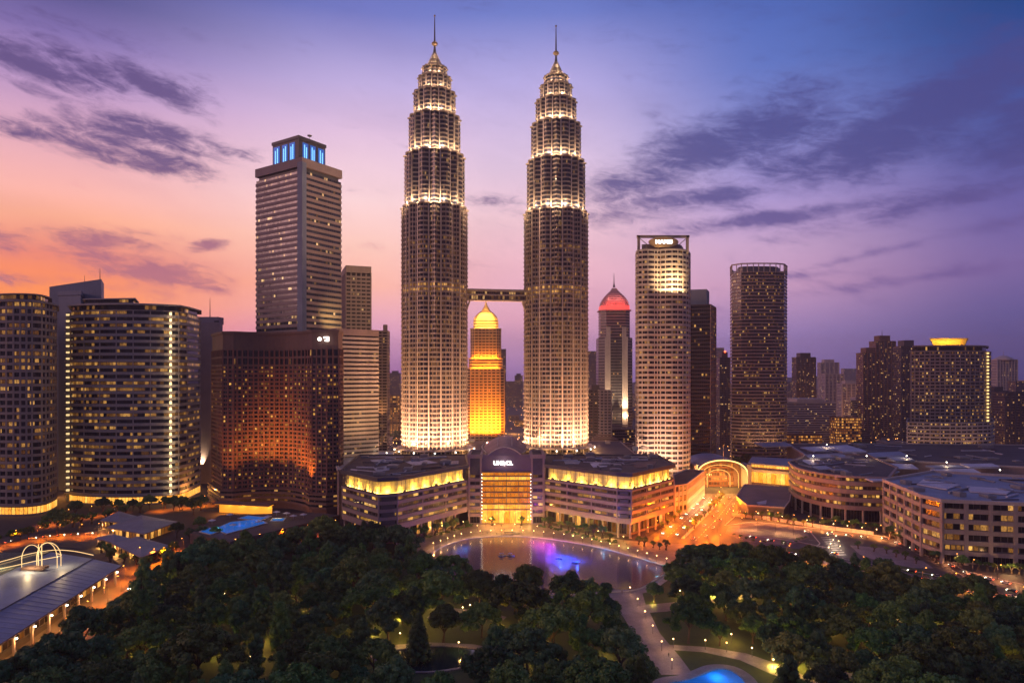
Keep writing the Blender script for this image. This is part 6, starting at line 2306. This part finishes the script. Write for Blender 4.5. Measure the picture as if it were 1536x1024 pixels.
# fountain floats and their coloured lamps on the lake, two boats
fl0 = thing('fountain_float', 'small dark fountain float in the blue lit patch of lake, left one', 'fountain', (*G(838, 839), 0.13))
MB().lathe([(1.9, 0), (2.2, .35), (1.6, .6), (.3, .8)], 0, 0, 14).build('float', C_DARK, fl0, local=True)
for k_ in range(6):
    q = k_ * math.pi / 3
    MB().tube((math.cos(q) * 1.2, math.sin(q) * 1.2, .6), (math.cos(q) * 1.35, math.sin(q) * 1.35, 1.1), .09, .07, 6).build('nozzle', C_METAL, fl0, local=True)
dup(fl0, (*G(863, 844), 0.13), .5, label='small dark fountain float in the blue lit patch of lake, right one')
for px_, py, wt, col in ((838, 834, 5200, (.02, .06, 1.0)), (852, 838, 6200, (.03, .08, 1.0)), (866, 842, 5200, (.02, .10, 1.0)), (828, 838, 3200, (.12, .04, 1.0)), (842, 842, 4600, (.02, .08, 1.0)),
                         (812, 815, 3600, (.9, .02, .45)), (800, 812, 2200, (.9, .03, .5)), (824, 818, 3000, (.55, .02, .9)), (808, 821, 2400, (.4, .02, 1.0)), (698, 822, 2000, (.02, .2, .9)), (690, 827, 1500, (.02, .2, .9)), (960, 844, 1400, (.03, .4, .9)), (905, 826, 1200, (.03, .35, .9)), (985, 853, 900, (.05, .5, .9))):
    x, y = G(px_, py)
    lamp((x, y, 3.4), wt * 1.8, col, None, .4)


def boat(px_, py, rz, label):
    r_ = thing('pedal_boat', label, 'boat', (*G(px_, py), .1), rz)
    sec = [(-2.6, .5, .5), (-1.6, 1.1, .42), (0, 1.35, .4), (1.6, 1.0, .5), (2.7, .12, .72)]
    mb = MB()
    vs, fs = [], []
    for x, w_, h in sec:
        vs += [(x, -w_, h), (x, -w_ * .6, 0), (x, w_ * .6, 0), (x, w_, h), (x, w_ * .8, h + .02), (x, -w_ * .8, h + .02)]
    for i in range(len(sec) - 1):
        for k_ in range(6):
            l_ = (k_ + 1) % 6
            fs.append((i * 6 + k_, i * 6 + l_, (i + 1) * 6 + l_, (i + 1) * 6 + k_))
    fs += [tuple(range(5, -1, -1)), tuple(24 + k_ for k_ in range(6))]
    mb.add(vs, fs).build('hull', C_ROOFP if 'pale' in label else C_DARK, r_, local=True)
    MB().box((-.6, 0, .75), (1.0, 1.6, .5)).build('seat', C_DARK, r_, local=True)
    MB().prism([(-1.7, -1.1), (.9, -1.1), (.9, 1.1), (-1.7, 1.1)], 1.9, 2.05, [(-1.5, -.9), (.7, -.9), (.7, .9), (-1.5, .9)]).build('canopy', C_ROOFP, r_, local=True)
    for x in (-1.5, .7):
        for y in (-.9, .9):
            MB().tube((x, y, .5), (x, y, 1.95), .05, n=5).build('canopy_post', C_METAL, r_, local=True)


boat(753, 834, .2, 'pale pedal boat on the lake, left of the dark one')
boat(766, 834, -.4, 'dark pedal boat on the lake beside the pale one')

# ================================================================== people on the plaza (dark small figures)
def person_mesh(stride, seed):
    J = [(0, 0, .95), (0, 0, 1.2), (0, .02, 1.44), (0, .03, 1.54), (0, .03, 1.68), (0, .02, 1.76),
         (-.2, 0, 1.42), (-.25, -.03, 1.14), (-.25, .10, .90), (.2, 0, 1.42), (.25, .05, 1.14), (.26, -.04, .90),
         (-.1, 0, .9), (-.11, stride * .5, .5), (-.11, stride, .08), (-.11, stride + .18, .04), (.1, 0, .9), (.11, -stride * .3, .5), (.11, -stride, .1), (.11, -stride + .17, .05)]
    E = [(0, 1), (1, 2), (2, 3), (3, 4), (4, 5), (2, 6), (6, 7), (7, 8), (2, 9), (9, 10), (10, 11), (0, 12), (12, 13), (13, 14), (14, 15), (0, 16), (16, 17), (17, 18), (18, 19)]
    rad = [.15, .14, .16, .06, .105, .085, .07, .05, .04, .07, .05, .04, .10, .07, .045, .04, .10, .07, .045, .04]
    me = bpy.data.meshes.new('person')
    me.from_pydata(J, E, [])
    o = bpy.data.objects.new('person', me)
    COL.objects.link(o)
    sk = o.modifiers.new('skin', 'SKIN')
    for v_, r_ in zip(me.skin_vertices[0].data, rad):
        v_.radius = (r_, r_)
    me.skin_vertices[0].data[0].use_root = True
    o.modifiers.new('sub', 'SUBSURF').levels = 1
    m2 = bpy.data.meshes.new_from_object(o.evaluated_get(bpy.context.evaluated_depsgraph_get()))
    bpy.data.objects.remove(o)
    return m2


CL = [mat('cloth_dark', (.04, .04, .05), .9, .3, 3.0), mat('cloth_blue', (.06, .08, .14), .9, .3, 3.0), mat('cloth_rust', (.18, .07, .05), .9, .3, 3.0)]
PM = []
for i in range(3):
    try:
        m2 = person_mesh((.0, .22, .3)[i], i)
    except Exception:
        m2 = MB().lathe([(.12, 0), (.16, .9), (.2, 1.4), (.07, 1.52), (.11, 1.65), (.05, 1.78)], 0, 0, 10).mesh('person', None)
    m2.materials.clear()
    m2.materials.append(CL[i])
    PM.append(m2)
PEOPLE = [(724, 800, 'at the left end of the plaza edge'), (731, 801.5, 'second figure along the plaza edge'), (738, 799, 'third figure along the plaza edge'), (745, 802, 'fourth figure along the plaza edge'), (757, 796, 'before the amber entrance'),
          (762, 801, 'at the lake rail before the amber entrance'), (768, 802, 'right of the amber entrance axis at the lake rail'), (781, 793, 'beside the right entrance tree'), (786, 801, 'near the purple lit end of the lake edge'), (752, 790, 'walking out of the amber entrance'),
          (927, 832, 'on the right shore promenade'), (933, 890, 'at the head of the walkway'), (1003, 985, 'on the walkway beside the pool path'), (940, 818, 'at the mall corner beside the shore')]
for i, (px_, py, wh) in enumerate(PEOPLE):
    x, y = G(px_, py)
    r_ = put('person', PM[i % 3], None, (x, y, .22), random.uniform(0, 6.28))
    tag(r_, f'person in {("dark", "blue grey", "rust coloured")[i % 3]} clothes {wh}', 'person', 'people by the lake')
# dark long bench block at the lake rail
bn = thing('bench', 'long dark bench at the lake rail before the amber entrance', 'bench', (*G(768, 800), .1))
MB().box((0, 0, .42), (12, .9, .14)).build('seat', C_DARK, bn, local=True)
for x in (-5, 0, 5):
    MB().box((x, 0, .17), (.4, .8, .35)).build('leg', C_DARK, bn, local=True)
MB().box((0, .45, .9), (12, .1, .7)).build('backrest', C_DARK, bn, local=True)

# ================================================================== cars
PAINT = [mat('paint_white', (.6, .6, .6), .3, .05, .5), mat('paint_silver', (.35, .35, .37), .3, .05, .5, .5), mat('paint_black', (.02, .02, .024), .25, .05, .5), mat('paint_red', (.35, .03, .02), .3, .05, .5)]
PNAME = ['white', 'silver', 'black', 'red']
TYRE = mat('tyre', (.02, .02, .02), .9, .1, 2)
CGLASS = mat('car_glass', (.02, .025, .03), .1, .1, 1)


def make_car(i):
    r_ = thing('car', 'x', 'car')
    prof = [(-2.15, .35), (2.15, .35), (2.2, .62), (2.05, .82), (1.1, .95), (-1.4, .98), (-2.1, .92), (-2.2, .6)]
    n_ = len(prof)
    vs = [(x, -.86, z) for x, z in prof] + [(x, .86, z) for x, z in prof]
    fs = [tuple(range(n_)), tuple(range(2 * n_ - 1, n_ - 1, -1))] + [(k_, n_ + k_, n_ + (k_ + 1) % n_, (k_ + 1) % n_) for k_ in range(n_)]
    MB().add(vs, fs).build('body', PAINT[i], r_, local=True)
    MB().prism([(-1.75, -.8), (1.0, -.8), (1.0, .8), (-1.75, .8)], .93, 1.42, [(-1.2, -.62), (.25, -.62), (.25, .62), (-1.2, .62)]).build('cabin_glass', CGLASS, r_, local=True)
    MB().prism([(-1.2, -.63), (.25, -.63), (.25, .63), (-1.2, .63)], 1.42, 1.47).build('roof', PAINT[i], r_, local=True)
    for x in (-1.35, 1.35):
        for y in (-.8, .8):
            MB().tube((x, y - .1, .33), (x, y + .1, .33), .33, .33, 10).build('wheel', TYRE, r_, local=True)
    for y in (-.6, .6):
        MB().ball((2.17, y, .68), .25, 8, 5).build('headlight', E_HEAD, r_, local=True)
        MB().ball((-2.17, y, .75), .22, 8, 5).build('taillight', E_TAIL, r_, local=True)
    return r_


CARS = [make_car(i) for i in range(4)]
cused = [False] * 4


def traffic(where, pts, n, group, flip=False, seed=0):
    rr = random.Random(seed)
    w_ = [Vector(G(px, py)) for px, py in pts]
    seg = [(b - a).length for a, b in zip(w_[:-1], w_[1:])]
    T = sum(seg)
    for i in range(n):
        d_ = T * (i + rr.uniform(.25, .75)) / n
        k_ = 0
        while d_ > seg[k_]:
            d_ -= seg[k_]
            k_ += 1
        u = (w_[k_ + 1] - w_[k_]).normalized()
        p = w_[k_] + u * d_
        c_ = rr.choices(range(4), (4, 4, 3, 1))[0]
        rz = math.atan2(u.y, u.x) + (math.pi if flip else 0)
        if not cused[c_]:
            cused[c_] = True
            r_ = CARS[c_]
            r_.location = (p.x, p.y, .16)
            r_.rotation_euler = (0, 0, rz)
        else:
            r_ = dup(CARS[c_], (p.x, p.y, .16), rz)
        r_['label'] = f'{PNAME[c_]} car {where}, {ordinal(i)} from {"far" if pts[0][1] < pts[-1][1] else "near"} end'
        r_['group'] = group


traffic('in the near left lane of the orange avenue', [(1058, 745), (1034, 768), (990, 804)], 7, 'cars on the orange avenue', seed=1)
traffic('in the inner left lane of the orange avenue', [(1074, 745), (1048, 770), (1010, 808)], 7, 'cars on the orange avenue', seed=2)
traffic('in the inner right lane of the orange avenue', [(1096, 744), (1070, 774), (1036, 812)], 6, 'cars on the orange avenue', True, 3)
traffic('in the outer right lane of the orange avenue', [(1110, 744), (1084, 776), (1052, 812)], 6, 'cars on the orange avenue', True, 4)
traffic('on the park side lane of the boulevard', [(1100, 815), (1180, 830), (1290, 850), (1380, 868), (1536, 900)], 13, 'cars on the boulevard', False, 5)
traffic('on the middle lane of the boulevard', [(1110, 803), (1230, 825), (1290, 842), (1390, 862), (1536, 891)], 11, 'cars on the boulevard', True, 6)
traffic('on the lane before the grey office lowrise', [(1200, 797), (1330, 809), (1400, 836), (1450, 861), (1536, 882)], 13, 'cars on the boulevard', True, 7)
traffic('on the road behind the market hall', [(-40, 826), (20, 812), (80, 804), (150, 800)], 8, 'cars on the left road', False, 8)
traffic('between the market hall and the left grove', [(215, 860), (180, 900), (120, 950), (60, 1005)], 6, 'cars on the left road', False, 9)
traffic('on the road at the hotel foot', [(540, 796), (430, 814), (360, 831)], 4, 'cars on the hotel road', False, 10)

# ================================================================== far city
W_FAR = [windows('facade_far_dark', 2.8, .17, (1, .45, .1), (1, .7, .35), 1.0, (.03, .03, .05), .12, .5, floor_v=3.9, wall=(.13, .10, .12), sp=.45),
         windows('facade_far_pale', 2.8, .13, (1, .5, .15), (1, .75, .4), .9, (.06, .06, .09), .16, .5, floor_v=3.9, wall=(.42, .38, .42), sp=.5),
         windows('facade_far_brown', 3.0, .2, (1, .45, .1), (1, .7, .3), 1.0, (.03, .025, .03), .12, .5, floor_v=3.9, wall=(.24, .16, .16), sp=.42),
         windows('facade_far_lit', 3.2, .6, (1, .4, .08), (1, .7, .35), .9, (.06, .05, .05), .12, .6, floor_v=4.2, wall=(.4, .34, .32), sp=.5),
         windows('facade_far_orange', 3.4, .85, (1, .32, .04), (1, .55, .15), 1.2, (.06, .04, .03), .1, .3, floor_v=4.4, wall=(.3, .18, .12), sp=.35)]
C_FARW = [C_DARK, C_PALE, C_BROWN, C_PALE, C_BROWN]


def far(px0, px1, ytop, Y, style, label, crown=None, depth=26, ribs=0, group=None, z0=0):
    x0, x1 = X(px0, Y), X(px1, Y)
    zt = Zt(ytop, Y)
    cx, cy = (x0 + x1) / 2, Y + depth / 2
    r_ = thing('distant_tower' if zt > 60 else 'distant_block', label, 'building', (cx, cy, z0), group=group)
    fp = [(x0, Y), (x1, Y), (x1, Y + depth), (x0, Y + depth)]
    ztb = zt
    if crown in ('step', 'antenna', 'dome', 'red'):
        ztb = zt - (zt - z0) * .05 - 2
    MB().prism(fp, z0, ztb).build('wall', W_FAR[style], r_)
    MB().ring(offset(fp, .5), offset(fp, -1), ztb - .3, ztb + 1.2).build('parapet', C_FARW[style], r_)
    w_ = x1 - x0
    if crown in ('step', 'antenna', 'red'):
        f2_ = [(cx - w_ * .28, Y + 3), (cx + w_ * .28, Y + 3), (cx + w_ * .28, Y + depth - 3), (cx - w_ * .28, Y + depth - 3)]
        MB().prism(f2_, ztb, zt).build('plant_room', C_FARW[style], r_)
    if crown == 'antenna':
        MB().lathe([(.9, zt - 1), (.3, zt + 12)], cx, cy, 6).build('antenna', C_STEELD, r_)
    if crown == 'dome':
        MB().lathe([(w_ * .42, ztb - 1), (w_ * .42, ztb + 2), (w_ * .34, ztb + 5), (w_ * .15, zt - .5), (.6, zt), (.3, zt + 12)], cx, cy, 20).build('dome', C_FARW[style], r_)
        lamp((cx, Y - 3, ztb + 3), 12000, (1, .4, .12), r_, .6)
    if crown == 'red':
        MB().ball((cx, Y + 2, zt + 1), 1.6).build('beacon', E_TAIL, r_)
    if ribs:
        rm_ = MB().box((0, 0, (ztb - z0) / 2), (w_ / ribs * .26, 1.6, ztb - z0)).mesh('rib', C_FARW[style])
        for k_ in range(ribs + 1):
            put('rib', rm_, r_, (x0 + w_ * k_ / ribs, Y - .4, z0))
    return r_


far(1195, 1223, 529, 1500, 0, 'dark slab tower standing alone between faceted tower and gold crowned tower', 'step', ribs=4)
far(1231, 1258, 539, 2300, 1, 'hazy pale tower behind and right of the lone dark slab', 'step', ribs=4)
far(1238, 1266, 561, 1750, 1, 'pale lower tower before the hazy pale tower', None, ribs=5)
far(1263, 1291, 571, 1650, 1, 'grey block right of the pale lower tower', 'step', ribs=4)
far(1266, 1284, 553, 2800, 1, 'faint far tower over the grey block', None)
far(1295, 1320, 521, 1240, 2, 'brown ribbed tower at the left of the tight tower cluster', 'step', ribs=4)
far(1314, 1343, 503, 1330, 2, 'tallest tower of the tight cluster with roof antenna', 'antenna', ribs=5)
far(1341, 1354, 527, 1380, 0, 'narrow dark tower inside the tight tower cluster', None, ribs=2)
far(1352, 1378, 510, 1200, 0, 'blue dark tower of the cluster, beside the gold crowned tower', 'step', ribs=4)
far(1496, 1526, 533, 1650, 1, 'pale tower with domed lit cap at the right edge', 'dome', ribs=7)
far(1488, 1500, 551, 1750, 1, 'thin pale slab left of the domed tower', None)
far(1489, 1512, 580, 1050, 0, 'dark residential block right of the gold crowned tower', 'step', ribs=4)
far(1508, 1560, 589, 1020, 0, 'wide dark residential block at the right frame edge', None, ribs=7)
far(1524, 1560, 572, 1500, 0, 'dark far block behind the wide residential block', None)
far(1074, 1086, 522, 1750, 1, 'pale sliver tower between black glass tower and faceted tower', None)
far(1080, 1096, 528, 1150, 0, 'dark tower with a red beacon beside the faceted tower', 'red', ribs=3)
far(882, 897, 527, 2100, 0, 'far dark tower peeking out right of the right twin', None)
far(883, 904, 577, 900, 0, 'low dark glass block at the right twin tower foot', 'step', ribs=3)
far(900, 917, 586, 880, 1, 'low pale block before the red crowned tower', None, ribs=3)
far(749, 759, 524, 1700, 0, 'dark slim tower half hidden by the golden tower', None)
far(772, 784, 560, 2600, 0, 'far pale silhouette tower between the twins', 'step')
far(759, 772, 572, 2700, 0, 'far low silhouette block between the twins', None)
far(583, 600, 594, 1250, 4, 'glowing orange block left of the left twin tower', None, ribs=3)
far(584, 600, 556, 2500, 0, 'far hazy tower above the glowing orange block', 'step')
far(1181, 1254, 598, 1130, 1, 'wide white striped office beyond the faceted tower', 'step', depth=50)
far(1276, 1316, 596, 1260, 3, 'small white lit building before the tower cluster', 'step')
far(1256, 1292, 627, 1080, 4, 'low orange lit glass building behind the dark grove', None)
far(1180, 1234, 652, 960, 4, 'long low amber lit building at the faceted tower foot', None, depth=16)
far(1330, 1362, 664, 905, 1, 'low pale roof building beside the gold crowned tower base', None)
far(1420, 1470, 640, 1300, 0, 'dark mid block behind the gold crowned tower', None)
for k_, (a, b, yt, Y) in enumerate(((893, 925, 655, 850), (900, 952, 640, 960), (925, 955, 668, 790))):
    x0, x1 = X(a, Y), X(b, Y)
    r_ = thing('terraced_roof_building', f'low brown building with stacked curved roofs by the oval sign tower, {("nearer left", "farther", "nearest right")[k_]} one', 'building', ((x0 + x1) / 2, Y, 0), group='stacked roof buildings')
    zt = Zt(yt, Y)
    MB().prism([(x0, Y), (x1, Y), (x1, Y + 40), (x0, Y + 40)], 0, zt - 4).build('wall', W_FAR[2], r_)
    for j in range(3):
        MB().prism([(x0 - 2 + j * 3, Y - 2 + j * 9), (x1 + 2 - j * 3, Y - 2 + j * 9), (x1 + 2 - j * 3, Y + 10 + j * 9), (x0 - 2 + j * 3, Y + 10 + j * 9)], zt - 4 + j * 2.0, zt - 2.9 + j * 2.0).build('roof', C_BROWN, r_)

rr = random.Random(77)
nd = 0
for k_ in range(1400):
    px = rr.choice((rr.uniform(560, 620), rr.uniform(695, 795), rr.uniform(880, 960), rr.uniform(1030, 1100), rr.uniform(1170, 1380), rr.uniform(1170, 1560), rr.uniform(1170, 1560), rr.uniform(1185, 1310), rr.uniform(1480, 1560), rr.uniform(-20, 340)))
    Y = rr.uniform(1050, 4800)
    h = rr.choice((rr.uniform(8, 26), rr.uniform(10, 40), rr.uniform(40, 105) if Y > 2000 else 14))
    w_ = rr.uniform(16, 44)
    ok = True
    for o in bpy.data.objects:
        if o.parent is None and o.type == 'EMPTY' and o.get('category') in ('building', 'skyscraper', 'apartment block'):
            if abs(o.location.x - X(px, Y)) < 38 + w_ / 2 and abs(o.location.y - Y) < 55:
                ok = False
                break
    if not ok:
        continue
    hw = w_ / 2 / Y * 1000
    far(px - hw, px + hw, HOR + (CAM_H - h) / Y * 1000, Y, rr.choice((0, 0, 1, 2, 2, 3, 4)), 'small hazy block among the distant low city', rr.choice((None, None, 'step')), rr.uniform(14, 34), 0, 'distant low city blocks')
    nd += 1
    if nd >= 255:
        break

# points of light along distant streets: far too many to count
mb = MB()
for k_ in range(2600):
    px = rr.uniform(540, 1600) if rr.random() < .8 else rr.uniform(-40, 540)
    Y = 1000 * math.exp(rr.uniform(-.12, 1.6))
    x = X(px, Y)
    z = rr.uniform(5, 12)
    s_ = (.34 + Y / 4200) * rr.uniform(.5, 1.1)
    mb.add([(x - s_, Y, z), (x + s_, Y, z), (x, Y - s_, z), (x, Y + s_, z), (x, Y, z - s_), (x, Y, z + s_)], [(0, 2, 5), (2, 1, 5), (1, 3, 5), (3, 0, 5), (2, 0, 4), (1, 2, 4), (3, 1, 4), (0, 3, 4)])
mb.build('city_lights', emit('city_light_sodium', (1.0, .42, .10), 11.0))['kind'] = 'stuff'
for px_, py, wt in ((1210, 652, 60000), (1240, 650, 50000), (1310, 640, 90000), (1360, 640, 90000), (1330, 622, 90000), (1500, 690, 50000), (1530, 680, 40000), (1190, 660, 40000), (1280, 655, 40000), (900, 655, 50000), (940, 650, 40000), (880, 668, 20000),
                    (590, 640, 50000), (575, 655, 30000), (770, 650, 60000), (765, 665, 30000), (1085, 660, 40000), (1070, 690, 22000), (1150, 690, 18000), (1250, 706, 9000), (90, 745, 14000), (290, 750, 14000), (1110, 688, 14000)):
    x, y = G(px_, py)
    lamp((x, y, 9), wt, (1, .38, .08), None, 1.0)

# low hills on the horizon
mb = MB()
pts = []
for i in range(61):
    px = -700 + i * 50
    Y = 6200
    h = 40 + 130 * (.5 + .5 * math.sin(i * .37 + 1)) * (.35 + .65 * math.exp(-((px - 1250) / 320.0) ** 2)) + 40 * math.sin(i * 1.3)
    pts.append((X(px, Y), Y, max(20, h)))
vs = [(x, y - 400, 0) for x, y, h in pts] + [(x, y, h) for x, y, h in pts] + [(x, y + 400, 0) for x, y, h in pts]
n = len(pts)
mb.add(vs, [(i, i + 1, n + i + 1, n + i) for i in range(n - 1)] + [(n + i, n + i + 1, 2 * n + i + 1, 2 * n + i) for i in range(n - 1)])
o = mb.build('hills', ground_mat('hill_woods', (.02, .03, .02), (.05, .06, .04), .002))
o['kind'] = 'structure'

# ================================================================== the evening air
HZ = bpy.data.materials.new('haze')
HZ.use_nodes = True
HZ.node_tree.nodes.clear()
k = N(HZ.node_tree)
pv = k.node('ShaderNodeVolumePrincipled')
pv.inputs['Color'].default_value = (0.98, 0.88, 1.0, 1)
pv.inputs['Density'].default_value = HAZE
pv.inputs['Anisotropy'].default_value = 0.0
ho = k.node('ShaderNodeOutputMaterial')
k.l.new(pv.outputs[0], ho.inputs['Volume'])
if HAZE > 0:
    hz = MB().prism([(-7200, -300), (7200, -300), (7200, 7200), (-7200, 7200)], -1.0, 520).build('haze', HZ)
    hz['kind'] = 'stuff'
